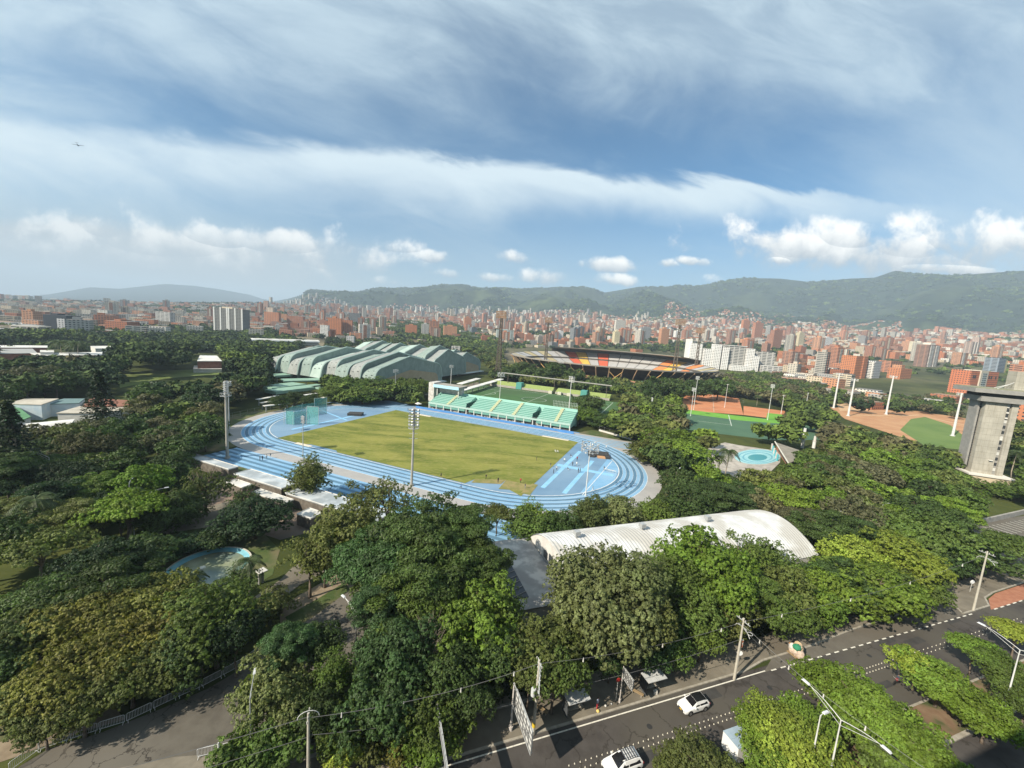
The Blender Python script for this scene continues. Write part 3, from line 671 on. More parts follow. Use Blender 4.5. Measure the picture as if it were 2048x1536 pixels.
def crown(seed, kind='round', nleaf=9000, leaf=0.055):
    rg = np.random.default_rng(seed)
    hz = dict(round=0.72, broad=0.5, umbrella=0.34, tall=1.25, sparse=0.8, feather=0.62, bush=0.6)[kind]
    npf = dict(round=60, broad=75, umbrella=70, tall=60, sparse=34, feather=80, bush=30)[kind]
    if nleaf < 1500: npf = int(npf*0.45)
    # lumpy envelope
    ph = rg.uniform(0, 2*PI, 6); am = rg.uniform(0.04, 0.13, 6)
    def env(th, z): return 1+sum(am[k]*np.sin((k+2)*th+ph[k]+z*2) for k in range(6))*0.9
    C = []; RR = []
    tries = 0
    while len(C) < npf and tries < 5000:
        tries += 1
        d = unit(rg.normal(0, 1, 3)); 
        if d[2] < -0.45 and rg.random() < 0.75: continue
        if kind == 'umbrella' and d[2] < -0.1: continue
        e = env(math.atan2(d[1], d[0]), d[2])*(rg.uniform(0.70, 0.92) if kind != 'sparse' else rg.uniform(0.35, 0.95))
        rp = rg.uniform(0.15, 0.27)*(1.25 if kind in ('bush', 'tall') else 1.0)
        if nleaf < 1500: rp *= 1.35
        if kind == 'sparse': rp *= 0.85
        c = np.array([d[0]*e, d[1]*e, d[2]*e*hz/ (1.0)])
        if all(np.linalg.norm(c-q) > 0.55*max(rp, r2) for q, r2 in zip(C, RR)): C.append(c); RR.append(rp)
    C = np.array(C); RR = np.array(RR)
    wt = RR**2; cnt = np.maximum((nleaf*wt/wt.sum()).astype(int), 8)
    idx = np.repeat(np.arange(len(C)), cnt); n = len(idx)
    D = unit(rg.normal(0, 1, (n, 3)))
    D[:, 2] = np.where(rg.random(n) < 0.7, np.abs(D[:, 2]), D[:, 2])
    sq = np.array([1, 1, dict(round=0.85, broad=0.6, umbrella=0.38, tall=1.0, sparse=0.7, feather=0.42, bush=0.85)[kind]])
    rad = RR[idx][:, None]*rg.uniform(0.62, 1.08, (n, 1))
    P = C[idx]+D*rad*sq
    # drop leaves buried in neighbouring clumps
    keep = np.ones(n, bool)
    for c, r in zip(C, RR):
        q = (P-c)/sq; inside = (np.linalg.norm(q, axis=1) < r*0.55)
        keep &= ~inside
    out = unit(P*np.array([1, 1, 1/hz]))
    D2 = unit(D*1.0+out*0.35)
    P = P[keep]; D2 = D2[keep]
    if nleaf > 7000 and kind not in ('feather',):      # leaf rosettes at the twig ends
        m_ = 13; k = max(1, len(P)//m_); sel = rg.permutation(len(P))[:k]; rc = P[sel]; rd = unit(D2[sel]); n2 = k*m_
        dd = unit(rg.normal(0, 1, (n2, 3))+np.repeat(rd, m_, 0)*1.15+np.array([0, 0, .35])); rs_ = leaf*1.15*rg.uniform(.75, 1.3, (k, 1))
        P = np.repeat(rc+rd*rg.uniform(-.03, .035, (k, 1)), m_, 0)+dd*np.repeat(rs_, m_, 0)*rg.uniform(.55, 1.0, (n2, 1)); D2 = dd*.8+np.repeat(rd, m_, 0)*.5
        V, F = leaf_cloud(rg, P, D2, leaf*.82, asp=1.6, jit=0.35, flat=0.1)
    else: V, F = leaf_cloud(rg, P, D2, leaf, asp=1.5 if kind != 'feather' else 2.2, jit=0.6, flat=0.25 if kind in ('umbrella', 'feather') else 0.1)
    # inner leaves that close the crown
    ni = int(nleaf*0.16); Q = unit(rg.normal(0, 1, (ni, 3)))*rg.uniform(0.2, 0.72, (ni, 1))*np.array([1, 1, hz]); 
    if kind in ('umbrella',): Q[:, 2] = np.abs(Q[:, 2])
    if kind == 'sparse': Q = Q[:ni//5]
    V2, F2 = leaf_cloud(rg, Q, unit(Q), leaf*2.0, jit=0.8)
    return np.concatenate([V, V2]), np.concatenate([F, F2+len(V)])
M_bark = mat('bark', (0.10, 0.075, 0.055), (0.17, 0.135, 0.105), 3.0, 0.95, bump=0.3)
M_bark2 = mat('pale_bark', (0.26, 0.22, 0.17), (0.36, 0.31, 0.25), 3.0, 0.95)
def trunk_mesh(seed, limbs=6, spread=0.75, r0=0.035, fork=0.45):
    rg = random.Random(seed); mb = MB()
    bend = [(rg.uniform(-.03, .03), rg.uniform(-.03, .03)) for _ in range(5)]
    pts = [(bend[k][0]*k*0.5, bend[k][1]*k*0.5, fork*k/4.0) for k in range(5)]
    mb.tube(pts, [r0*1.5, r0*1.1, r0, r0*0.9, r0*0.8], 9)
    top = pts[-1]
    for k in range(limbs):
        t = 2*PI*k/limbs+rg.uniform(-.4, .4); sp = spread*rg.uniform(.6, 1.0); hh = rg.uniform(0.68, 0.95)
        z0 = fork*rg.uniform(0.8, 1.0)
        p0 = (top[0]*z0/fork, top[1]*z0/fork, z0); p3 = (math.cos(t)*sp*0.5, math.sin(t)*sp*0.5, hh)
        p1 = (p0[0]+(p3[0]-p0[0])*0.3, p0[1]+(p3[1]-p0[1])*0.3, p0[2]+(p3[2]-p0[2])*0.45)
        p2 = (p0[0]+(p3[0]-p0[0])*0.65, p0[1]+(p3[1]-p0[1])*0.65, p0[2]+(p3[2]-p0[2])*0.75)
        mb.tube([p0, p1, p2, p3], [r0*.6, r0*.42, r0*.28, r0*.1], 6)
        for j in range(3):
            q0 = Vector(p1).lerp(Vector(p3), rg.uniform(.1, .7)); q1 = q0+Vector((rg.uniform(-.16, .16), rg.uniform(-.16, .16), rg.uniform(.05, .2)))
            mb.tube([q0, q1], [r0*.22, r0*.07], 5)
    return mb
TRUNKS = []
for k in range(4):
    o = trunk_mesh(100+k).build('trunk', M_bark, smooth=True); TRUNKS.append(o.data); bpy.data.objects.remove(o)
o = trunk_mesh(120, 9, 1.1, 0.022, 0.35).build('trunk', M_bark2, smooth=True); TRUNK_BARE = o.data; bpy.data.objects.remove(o)
PROTO = {}
for kind, seeds, nl, lf in (('round', (1, 2, 3, 4, 5), 24000, 0.040), ('broad', (11, 12, 13, 14), 27000, 0.038), ('umbrella', (21, 22), 22000, 0.036), ('tall', (31, 32), 20000, 0.044),
                            ('sparse', (41, 42, 43), 9000, 0.036), ('feather', (51, 52, 53), 24000, 0.031), ('bush', (61, 62), 12000, 0.055)):
    PROTO[kind] = [mesh_np('crown', *crown(s, kind, nl, lf), LEAF) for s in seeds]
MID = {}
for kind, seeds in (('round', (71, 72, 73)), ('broad', (74, 75)), ('feather', (76, 77)), ('umbrella', (78,)), ('tall', (79,)), ('sparse', (80,)), ('bush', (81,))):
    MID[kind] = [mesh_np('crown', *crown(s, kind, 3600, 0.085), LEAF) for s in seeds]
LOWV = [crown(s, 'round' if s % 2 else 'broad', 300, 0.26) for s in (91, 92, 93, 94)]
HZ = dict(round=0.86, broad=0.64, umbrella=0.42, tall=1.4, sparse=0.9, feather=0.7, bush=0.72)

COLS = dict(
    dark=('dark green', (0.045, 0.070, 0.018)), mid=('mid green', (0.078, 0.112, 0.022)), bright=('bright green', (0.105, 0.155, 0.020)), lime=('yellow-green', (0.170, 0.205, 0.030)),
    olive=('olive green', (0.092, 0.105, 0.028)), rust=('rust-tinged', (0.132, 0.126, 0.027)), blue=('deep green', (0.046, 0.082, 0.026)), pale=('pale olive', (0.125, 0.142, 0.050)),
    black=('very dark green', (0.022, 0.040, 0.013)), brown=('brownish green', (0.080, 0.076, 0.035)))
SHAPE = dict(round='round-crowned tree', broad='broad-crowned tree', umbrella='flat-topped tree', tall='tall narrow tree', sparse='open-crowned tree', feather='feathery-crowned tree', bush='bush')
TREES = []      # (size on the photo, root) kept for labels
NAMED = {}      # label -> list of roots, numbered from the left at the end
_ti = 0
def add_tree(P, r, h, kind, colr, zone, near=True, rz=None, pale_trunk=False):
    """P = foot of the tree, r = crown radius, h = total height"""
    global _ti; _ti += 1
    rg = random.Random(_ti*7919)
    hz = HZ[kind]; 
    rz = rz or r
    if hz*rz*2 > h*0.96: rz = h*0.96/(2*hz)
    nm = 'bush' if kind == 'bush' else 'tree'
    root = empty(nm, (P[0], P[1], P[2]), rg.uniform(0, 2*PI))
    src = (PROTO if near else MID)[kind]
    c = bpy.data.objects.new('crown', rg.choice(src)); col.objects.link(c); c.parent = root
    c.location = (0, 0, h-hz*rz); c.scale = (r, r*rg.uniform(.9, 1.08), rz)
    base = COLS[colr][1]; f = rg.uniform(0.80, 1.25)
    f *= 1.22; c.color = (base[0]*f*.96*rg.uniform(.93, 1.07), base[1]*f, base[2]*f*rg.uniform(.9, 1.1), 1)
    if kind != 'bush':
        t = bpy.data.objects.new('trunk', TRUNK_BARE if pale_trunk else rg.choice(TRUNKS)); col.objects.link(t); t.parent = root
        t.scale = (r*1.15, r*1.15, h*0.93)
    root['category'] = nm
    key = COLS[colr][0]+' '+SHAPE[kind]+' '+zone
    NAMED.setdefault(key, []).append((root, proj((P[0], P[1], P[2]+h))[0], nm))
    return root
def tree_px(x, y, wpx, h, kind, colr, zone, k=1.0, pale=False):
    hz_ = HZ[kind]; yc = y+wpx*.3; r = 5.0
    for _ in range(6):        # silhouette top of the crown lands on y
        zc_ = h-hz_*min(r*k, h*.96/(2*hz_)); P = at(x, yc, zc_); wd = proj(P)[2]; r = wpx/2.0*wd/FPX
        th = math.atan2(CAMH-zc_, math.hypot(P[0], P[1])); rv = min(r*k, h*.96/(2*hz_))*hz_
        yc = y+math.sqrt((rv*math.cos(th))**2+(r*math.sin(th))**2)*FPX/wd*.93
    return add_tree((P[0], P[1], 0), r, h, kind, colr, zone, near=True, rz=r*k, pale_trunk=pale)

# ------------------------------------------------------------------ trees one can tell apart, near part of the picture
Z1 = 'behind the white crowd barriers'; Z2 = 'beside the round pool'; Z3 = 'in the clump left of the bus stops'; Z4 = 'between the arched hall and the street'
Z5 = 'in the street median'; Z6 = 'right of the arched white roof'; Z7 = 'behind the arched white roof'; Z8 = 'by the long shed near the track'; Z9 = 'in the park left of the pool'
NEAR = [
 # left bottom, behind the barriers
 (285, 1222, 175, 8.5, 'broad', 'rust', Z1), (200, 1262, 170, 8.5, 'broad', 'rust', Z1), (118, 1305, 165, 8, 'broad', 'rust', Z1), (50, 1352, 130, 7, 'broad', 'olive', Z1), (352, 1258, 120, 8, 'round', 'olive', Z1), (262, 1300, 140, 7, 'broad', 'olive', Z1), (165, 1360, 140, 6.5, 'broad', 'olive', Z1), (330, 1312, 90, 6, 'round', 'olive', Z1), (90, 1410, 100, 5, 'broad', 'olive', Z1),
 (312, 1146, 155, 9.5, 'broad', 'rust', Z1), (238, 1160, 150, 9.5, 'broad', 'rust', Z1), (158, 1182, 150, 9.5, 'broad', 'rust', Z1), (78, 1202, 150, 9, 'broad', 'olive', Z1), (5, 1228, 150, 9, 'broad', 'olive', Z1), (-20, 1290, 130, 8, 'round', 'dark', Z1), (372, 1168, 90, 8, 'round', 'olive', Z1),
 (430, 1162, 165, 13, 'tall', 'mid', Z1), (470, 1215, 100, 10, 'round', 'black', Z1), (400, 1225, 150, 9, 'round', 'dark', Z1),
 (530, 1183, 100, 4.5, 'bush', 'olive', Z1), 
 (510, 995, 128, 9, 'round', 'black', Z2), (490, 965, 90, 9, 'sparse', 'dark', Z8), (360, 980, 95, 8, 'round', 'dark', Z9), (480, 1118, 85, 8, 'sparse', 'dark', Z2),
 (255, 1078, 165, 8, 'broad', 'dark', Z9), (430, 1058, 70, 4, 'bush', 'dark', Z2), (380, 1065, 80, 4, 'bush', 'black', Z2), (330, 1075, 70, 4, 'bush', 'dark', Z2),
 (410, 925, 120, 13, 'sparse', 'olive', Z8), (620, 915, 85, 12, 'tall', 'olive', Z8), (620, 1065, 120, 12, 'sparse', 'olive', Z2),
 (690, 1005, 150, 15, 'round', 'olive', Z3), (730, 960, 100, 15, 'sparse', 'olive', Z3), (775, 950, 120, 16, 'sparse', 'olive', Z3), (650, 1060, 110, 11, 'round', 'olive', Z3),
 (880, 975, 130, 20, 'sparse', 'dark', Z3), (840, 1010, 180, 19, 'feather', 'dark', Z3), (930, 1010, 130, 18, 'feather', 'dark', Z3), (760, 1060, 170, 16, 'feather', 'blue', Z3), (860, 1060, 200, 17, 'feather', 'dark', Z3), (960, 1080, 120, 15, 'feather', 'dark', Z3),
 (800, 1130, 175, 14, 'feather', 'mid', Z3), (765, 1160, 110, 13, 'feather', 'blue', Z3),
 (955, 1170, 190, 13.5, 'round', 'bright', Z3), (1000, 1190, 90, 11, 'round', 'mid', Z3), (778, 1235, 120, 12, 'round', 'blue', Z3), (800, 1250, 160, 12, 'round', 'blue', Z3), (900, 1280, 130, 10.5, 'round', 'dark', Z3), (990, 1260, 110, 10, 'round', 'dark', Z3),
 (770, 1330, 170, 9.5, 'round', 'blue', Z3), (860, 1370, 130, 8, 'round', 'mid', Z3), (672, 1305, 75, 10, 'tall', 'mid', Z3), (640, 1380, 90, 8, 'round', 'dark', Z3), (930, 1350, 100, 8, 'round', 'dark', Z3),
 (580, 1248, 100, 12, 'feather', 'blue', Z3), (640, 1245, 95, 11, 'round', 'dark', Z3), (545, 1300, 165, 10, 'round', 'pale', Z3), (600, 1350, 100, 8, 'round', 'olive', Z3), (480, 1462, 130, 5, 'bush', 'mid', Z3),
 (560, 1440, 110, 6, 'bush', 'mid', Z3), (700, 1400, 120, 6.5, 'round', 'mid', Z3), (690, 1460, 90, 4, 'bush', 'lime', Z3), (760, 1440, 90, 4, 'bush', 'olive', Z3), (845, 1440, 110, 5, 'bush', 'bright', Z3), (800, 1470, 70, 3, 'bush', 'rust', Z3), (905, 1420, 90, 5, 'bush', 'mid', Z3), (975, 1345, 70, 6, 'round', 'dark', Z3),
 # between hall and street
 (1085, 1235, 150, 11, 'round', 'olive', Z4), (1110, 1290, 120, 9.5, 'round', 'mid', Z4), (1060, 1310, 80, 8, 'round', 'olive', Z4),
 (1180, 1095, 190, 17, 'round', 'pale', Z4), (1260, 1100, 160, 17, 'round', 'pale', Z4), (1225, 1150, 200, 15, 'round', 'pale', Z4), (1150, 1180, 120, 12, 'round', 'olive', Z4), (1295, 1190, 115, 12.5, 'round', 'olive', Z4),
 (1400, 1062, 180, 16, 'round', 'bright', Z4), (1350, 1110, 110, 14, 'round', 'mid', Z4), (1440, 1120, 130, 14, 'round', 'bright', Z4), (1485, 1072, 110, 13, 'sparse', 'mid', Z4), (1530, 1080, 100, 11, 'round', 'mid', Z4),
 (1298, 1262, 90, 7, 'round', 'blue', Z4), (1222, 1288, 70, 6, 'round', 'blue', Z4), (1385, 1180, 110, 11, 'tall', 'mid', Z4), (1455, 1180, 110, 9.5, 'round', 'olive', Z4), (1342, 1255, 90, 6.5, 'round', 'mid', Z4), (1405, 1240, 80, 7, 'round', 'mid', Z4),
 (1550, 1125, 140, 10, 'round', 'olive', Z4), (1560, 1180, 120, 8, 'broad', 'mid', Z4), (1625, 1135, 125, 8.5, 'broad', 'bright', Z4), (1650, 1180, 85, 7, 'round', 'bright', Z4), (1500, 1140, 90, 10, 'feather', 'mid', Z4),
 (1690, 1125, 130, 9, 'feather', 'dark', Z6), (1705, 1075, 110, 11, 'round', 'lime', Z6), (1790, 1068, 150, 11, 'round', 'lime', Z6), (1740, 1120, 190, 10, 'broad', 'bright', Z6), (1765, 1135, 140, 8, 'broad', 'mid', Z6), (1835, 1105, 100, 9, 'umbrella', 'lime', Z6), (1838, 1140, 95, 7, 'broad', 'mid', Z6),
 (1850, 1032, 180, 11, 'umbrella', 'mid', Z6), (1912, 1058, 150, 9, 'broad', 'dark', Z6), (1875, 1092, 105, 7.5, 'broad', 'dark', Z6), (2020, 1068, 110, 8.5, 'umbrella', 'mid', Z6), (2015, 966, 90, 5, 'bush', 'mid', 'in front of the concrete tower'),
 (1640, 1022, 110, 11, 'feather', 'dark', Z6), (1600, 1012, 90, 10, 'feather', 'brown', Z6), (1690, 1030, 120, 10, 'feather', 'dark', Z6),
 # behind the arched roof
 (1180, 992, 80, 9, 'round', 'olive', Z7), (1240, 992, 100, 8.5, 'round', 'pale', Z7), (1065, 990, 75, 10, 'sparse', 'bright', Z7), (1060, 1015, 110, 8, 'round', 'mid', Z7), (995, 1008, 70, 7.5, 'umbrella', 'olive', Z7), (1120, 1020, 70, 7, 'round', 'dark', Z7), (1310, 1000, 80, 8, 'round', 'mid', Z7),
 (1370, 975, 110, 11, 'round', 'dark', Z7), (1430, 960, 120, 11, 'feather', 'dark', Z7), (1490, 965, 100, 10, 'feather', 'dark', Z7), (1340, 855, 110, 13, 'round', 'bright', 'right of the track'), (1370, 880, 130, 13, 'round', 'bright', 'right of the track'),
 (1290, 838, 90, 12, 'round', 'olive', 'right of the track'), (1290, 880, 80, 9, 'round', 'olive', 'right of the track'), (1180, 790, 75, 12, 'round', 'dark', 'beside the teal grandstand'), (1160, 812, 75, 10, 'round', 'bright', 'beside the teal grandstand'), (1200, 825, 70, 8, 'feather', 'dark', 'beside the teal grandstand'),
 (700, 755, 80, 13, 'round', 'mid', 'below the green arena roofs'), (750, 755, 80, 13, 'round', 'mid', 'below the green arena roofs'), (665, 770, 60, 10, 'round', 'mid', 'below the green arena roofs'), (830, 757, 80, 13, 'broad', 'mid', 'below the green arena roofs'), (725, 775, 80, 10, 'round', 'mid', 'below the green arena roofs'), (588, 783, 42, 8, 'round', 'dark', 'behind the throwing cage'), (622, 788, 38, 7, 'round', 'dark', 'behind the throwing cage'), (560, 790, 40, 8, 'round', 'dark', 'behind the throwing cage'),
 # median
 (1645, 1325, 100, 6.5, 'broad', 'bright', Z5), (1710, 1345, 140, 7, 'broad', 'bright', Z5), (1765, 1390, 160, 7, 'broad', 'bright', Z5), (1825, 1445, 150, 6.5, 'broad', 'bright', Z5), (1700, 1400, 90, 5, 'bush', 'bright', Z5), (1770, 1470, 120, 5, 'bush', 'mid', Z5),
 (1510, 1418, 80, 6, 'broad', 'bright', Z5), (1555, 1402, 110, 7, 'broad', 'lime', Z5), (1610, 1400, 110, 6.5, 'broad', 'bright', Z5), (1580, 1450, 150, 6.5, 'broad', 'lime', Z5), (1545, 1490, 110, 5.5, 'broad', 'bright', Z5), (1650, 1480, 150, 6, 'broad', 'lime', Z5), (1690, 1520, 110, 5, 'broad', 'rust', Z5),
 (1395, 1482, 120, 6, 'broad', 'olive', Z5), (1345, 1500, 80, 5, 'broad', 'olive', Z5), (1440, 1505, 90, 5, 'broad', 'olive', Z5),
 (1835, 1302, 90, 6, 'broad', 'lime', Z5), (1880, 1325, 120, 6.5, 'broad', 'bright', Z5), (1930, 1360, 130, 6.5, 'broad', 'bright', Z5), (1975, 1405, 100, 5.5, 'broad', 'bright', Z5), (1950, 1275, 80, 6, 'umbrella', 'bright', Z5), (1990, 1300, 90, 6, 'umbrella', 'mid', Z5), (2035, 1245, 80, 6.5, 'umbrella', 'lime', Z5), (2030, 1335, 90, 6, 'broad', 'mid', Z5), (2055, 1375, 90, 5.5, 'broad', 'mid', Z5),
]
for q in NEAR: tree_px(*q)
def tree_r(x, y, wpx, r_, kind, colr, zone):
    d = ray(x, y); q_ = math.hypot(d[0], d[1]); h = CAMH+r_*d[2]/q_; P = (d[0]/q_*r_, d[1]/q_*r_, 0); w_ = proj(P)[2]; return add_tree(P, wpx/2*w_/FPX, h, kind, colr, zone, near=False)
for q in ((1022, 733, 40, 385), (1052, 723, 60, 400), (1085, 735, 45, 380), (1112, 722, 48, 395), (1150, 735, 44, 385), (1318, 752, 60, 340), (1350, 757, 60, 345), (1395, 757, 60, 380), (1300, 766, 50, 320), (1440, 755, 60, 400)): tree_r(*q, 'round', 'dark', 'before the stadium wall')

# ------------------------------------------------------------------ the city: every block placed on the land, the largest seen ones are objects of their own
BRICK = [(0.43, 0.165, 0.082), (0.49, 0.20, 0.10), (0.34, 0.135, 0.075), (0.52, 0.26, 0.145), (0.31, 0.145, 0.09)]
PALEC = [(0.54, 0.50, 0.43), (0.46, 0.42, 0.35), (0.64, 0.61, 0.55), (0.36, 0.34, 0.30), (0.52, 0.44, 0.32)]
GREYC = [(0.22, 0.22, 0.22), (0.30, 0.30, 0.29), (0.16, 0.18, 0.20)]
ROOFC = [(0.25, 0.23, 0.21), (0.32, 0.19, 0.13), (0.42, 0.40, 0.37), (0.20, 0.19, 0.18), (0.28, 0.20, 0.15)]
_cu = np.array([(-1, -1), (1, -1), (1, 1), (-1, 1)], float)
def boxes_mesh(B):
    """B rows: x y z0 z1 wx wy rot  cr cg cb style  rr rg rb -> walls and roofs of many blocks"""
    n = len(B); x, y, z0, z1, wx, wy, ro = B[:, :7].T
    c, s = np.cos(ro), np.sin(ro)
    P = np.zeros((n, 4, 2))
    for k, (a, b) in enumerate(_cu):
        P[:, k, 0] = x+a*wx/2*c-b*wy/2*s; P[:, k, 1] = y+a*wx/2*s+b*wy/2*c
    def lift(z): return np.concatenate([P, np.repeat(z[:, None, None], 4, 1)], 2)
    V = np.concatenate([lift(z0), lift(z1), lift(z1)], 1)
    f = np.array([(0, 1, 5, 4), (1, 2, 6, 5), (2, 3, 7, 6), (3, 0, 4, 7), (8, 9, 10, 11)])
    F = (f[None]+12*np.arange(n)[:, None, None]).reshape(-1, 4)
    wc = B[:, 7:11]; rc = np.concatenate([B[:, 11:14], np.zeros((n, 1))], 1)
    Cc = np.concatenate([np.repeat(wc[:, None], 8, 1), np.repeat(rc[:, None], 4, 1)], 1).reshape(-1, 4)
    return V.reshape(-1, 3), F, Cc
def boxes_obj(name, B, mat_=None):
    V, F, Cc = boxes_mesh(np.asarray(B, float)); me = mesh_np(name, V, F, mat_ or BWALL)
    a = me.color_attributes.new('bcol', 'FLOAT_COLOR', 'POINT'); a.data.foreach_set('color', Cc.astype(np.float32).ravel())
    o = bpy.data.objects.new(name, me); col.objects.link(o); return o

CLEARPX = [[(1000, 690), (1440, 690), (1440, 775), (1000, 775)], [(1370, 672), (1560, 690), (1560, 760), (1370, 745)], [(1690, 700), (2048, 690), (2048, 800), (1690, 775)],
           [(425, 605), (490, 605), (490, 672), (425, 672)], [(85, 625), (140, 625), (140, 675), (85, 675)], [(495, 668), (640, 668), (640, 692), (495, 692)], [(1655, 803), (1960, 812), (1960, 900), (1655, 860)]]
def inpoly(x, y, poly):
    r = False; n = len(poly); j = n-1
    for i in range(n):
        xi, yi = poly[i]; xj, yj = poly[j]
        if (yi > y) != (yj > y) and x < (xj-xi)*(y-yi)/(yj-yi)+xi: r = not r
        j = i
    return r
def urban(x, y, r, az, s):
    """chance of a block here: the park and its woods come first, then the city"""
    px = 1024+FPX*math.tan(az)
    return 1.0
rg = np.random.default_rng(11)
def cells(r0, r1, step, jit=0.3):
    m = r1; xs = np.arange(-m, m, step); ys = np.arange(100, m, step)
    X, Y = np.meshgrid(xs, ys); X = X.ravel()+rg.uniform(-jit, jit, X.size)*step; Y = Y.ravel()+rg.uniform(-jit, jit, Y.size)*step
    r = np.hypot(X, Y); az = np.arctan2(X, Y)
    k = (r > r0) & (r < r1) & (np.abs(az) < np.radians(57)); return X[k], Y[k], r[k], az[k]
rot0 = 0.32
BL_ = []; TRS = []
X, Y, R, AZ = cells(400, 3500, 30)
dens = fbm(X/330, Y/330, 3, 5); woods = fbm(X/260+9, Y/260, 3, 77); tall = fbm(X/500, Y/500, 2, 15)
pxx = proj(np.stack([X, Y, 0*X], 1))[0]
near0 = np.interp(pxx, [-200, 0, 400, 500, 640, 1000, 1450, 1560, 1900, 2048, 2300], [760, 760, 760, 800, 900, 1000, 1000, 470, 430, 400, 400])
u = rg.random(len(X)); u2 = rg.random(len(X)); u3 = rg.random(len(X)); u4 = rg.random(len(X)); u5 = rg.random(len(X)); u6 = rg.random(len(X))
T = terrain(X, Y)
edge = np.clip((R-near0)/180, 0, 1)
ptall = np.interp(pxx, [0, 400, 520, 700, 1000, 1350, 1700, 2048], [0.05, 0.06, 0.09, 0.26, 0.33, 0.27, 0.22, 0.16])*np.clip((tall-0.28)*3.2, 0.2, 1.6)*np.where(R > 2700, 0.45, 1.0)*np.where(R > 3100, 0.3, 1.0)
for i in range(len(X)):
    if R[i] < near0[i]: 
        if R[i] > 560 and woods[i] > 0.3: TRS.append((X[i], Y[i], T[i], 7+4*u[i], 0))
        continue
    if woods[i] > (0.56 if pxx[i] > 450 else 0.49) or u[i] > 0.50+0.5*edge[i]:
        TRS.append((X[i], Y[i], T[i], 8+5*u2[i], 0)); continue
    if R[i] < 640 and pxx[i] > 1400:
        if u5[i] < .34: TRS.append((X[i], Y[i], T[i], 6.5+3*u2[i], 0)); continue
        h = 5+3.5*u3[i]; wx = 12+9*u4[i]; wy = 10+7*u5[i]; cc = BRICK[int(u6[i]*97) % 5] if u6[i] < .4 else PALEC[int(u6[i]*97) % 5]; st = .1; u4[i] > .6 and TRS.append((X[i]+12, Y[i]-10, T[i], 5+2*u4[i], 0))
    elif u2[i] < ptall[i]:
        h = (17+40*u3[i]**1.8)*(0.8 if R[i] < 1100 or pxx[i] < 450 else 1.0); wx = 13+12*u4[i]; wy = 13+10*u5[i]
        cc = BRICK[int(u6[i]*97) % 5] if u6[i] < 0.58 else (PALEC[int(u6[i]*97) % 5] if u6[i] < 0.92 else GREYC[int(u6[i]*97) % 3])
        st = u3[i]*0.99
    elif u2[i] < ptall[i]+0.30:
        h = 10+9*u3[i]; wx = 15+11*u4[i]; wy = 13+9*u5[i]
        cc = BRICK[int(u6[i]*97) % 5] if u6[i] < (0.5 if pxx[i] > 450 else .3) else PALEC[int(u6[i]*97) % 5]; st = u4[i]
    else:
        h = 5+4*u3[i]; wx = 17+10*u4[i]; wy = 15+9*u5[i]
        cc = BRICK[int(u6[i]*97) % 5] if u6[i] < (0.45 if pxx[i] > 450 else .25) else PALEC[int(u6[i]*97) % 5]; st = 0.3*u4[i]
        if u5[i] > 0.45: TRS.append((X[i]+13, Y[i]-13, T[i], 5+3*u4[i], 0))
    rc = ROOFC[int(u5[i]*89) % 5]; k = 0.85+0.3*u4[i]
    cc = tuple(min(.85, q*k) for q in cc)
    ro = rot0+(0.25 if u6[i] > .5 else 0)+0.5*(tall[i]-0.5)
    BL_.append((X[i], Y[i], T[i]-4, T[i]+h, wx, wy, ro, *cc, st, *rc, h))
# flat valley far to the left, and the small houses climbing the slopes
X, Y, R, AZ = cells(3500, 9000, 75); px2 = proj(np.stack([X, Y, 0*X], 1))[0]; T = terrain(X, Y)
for i in range(len(X)):
    if px2[i] < 620 and T[i] < 45 and rg.random() < 0.55:
        v_ = rg.random(5); h = 6+10*v_[0]+(28 if v_[1] > 0.93 else 0); cc = BRICK[int(v_[2]*97) % 5] if v_[2] < .45 else PALEC[int(v_[2]*97) % 5]
        BL_.append((X[i], Y[i], T[i]-4, T[i]+h, 22+30*v_[3], 20+22*v_[4], rot0, *cc, 0.5, *ROOFC[int(v_[4]*97) % 5], h))
        if v_[4] > .5: TRS.append((X[i]+40, Y[i], T[i], 16, 0))
X, Y, R, AZ = cells(3050, 4700, 20, 0.45); px2 = proj(np.stack([X, Y, terrain(X, Y)], 1)); px2, py2 = px2[0], px2[1]; T = terrain(X, Y); hn = fbm(X/330, Y/330, 4, 91)
HOODS = [[(1330, 600), (1420, 612), (1560, 622), (1660, 640), (1760, 655), (1740, 672), (1330, 660)], [(1700, 628), (1800, 640), (1810, 668), (1690, 668)], [(1860, 668), (1960, 650), (2060, 640), (2060, 700), (1860, 690)],
         [(520, 590), (640, 592), (690, 604), (740, 622), (540, 622)], [(740, 606), (900, 612), (1010, 622), (1180, 630), (1300, 632), (1300, 650), (740, 640)], [(1340, 605), (1400, 603), (1405, 616), (1345, 616)]]
for i in range(len(X)):
    ok = any(inpoly(px2[i], py2[i], P) for P in HOODS)
    v_ = rg.random(5)
    if ok and hn[i] > 0.40 and v_[0] < 0.62:
        h = 4+5*v_[1]; 
        if px2[i] < 1330 and v_[2] > 0.93: h = 24+30*v_[3]
        cc = BRICK[int(v_[2]*97) % 5] if v_[2] < .66 else PALEC[int(v_[2]*97) % 5]; cc = tuple(q*0.9 for q in cc)
        BL_.append((X[i], Y[i], T[i]-6, T[i]+h, 9+7*v_[3], 9+6*v_[4], rot0+v_[3], *cc, 0.3, *ROOFC[int(v_[4]*97) % 5], h))
BL_ = np.array(BL_)
pj = proj(BL_[:, [0, 1, 3]]); 
keep = np.ones(len(BL_), bool)
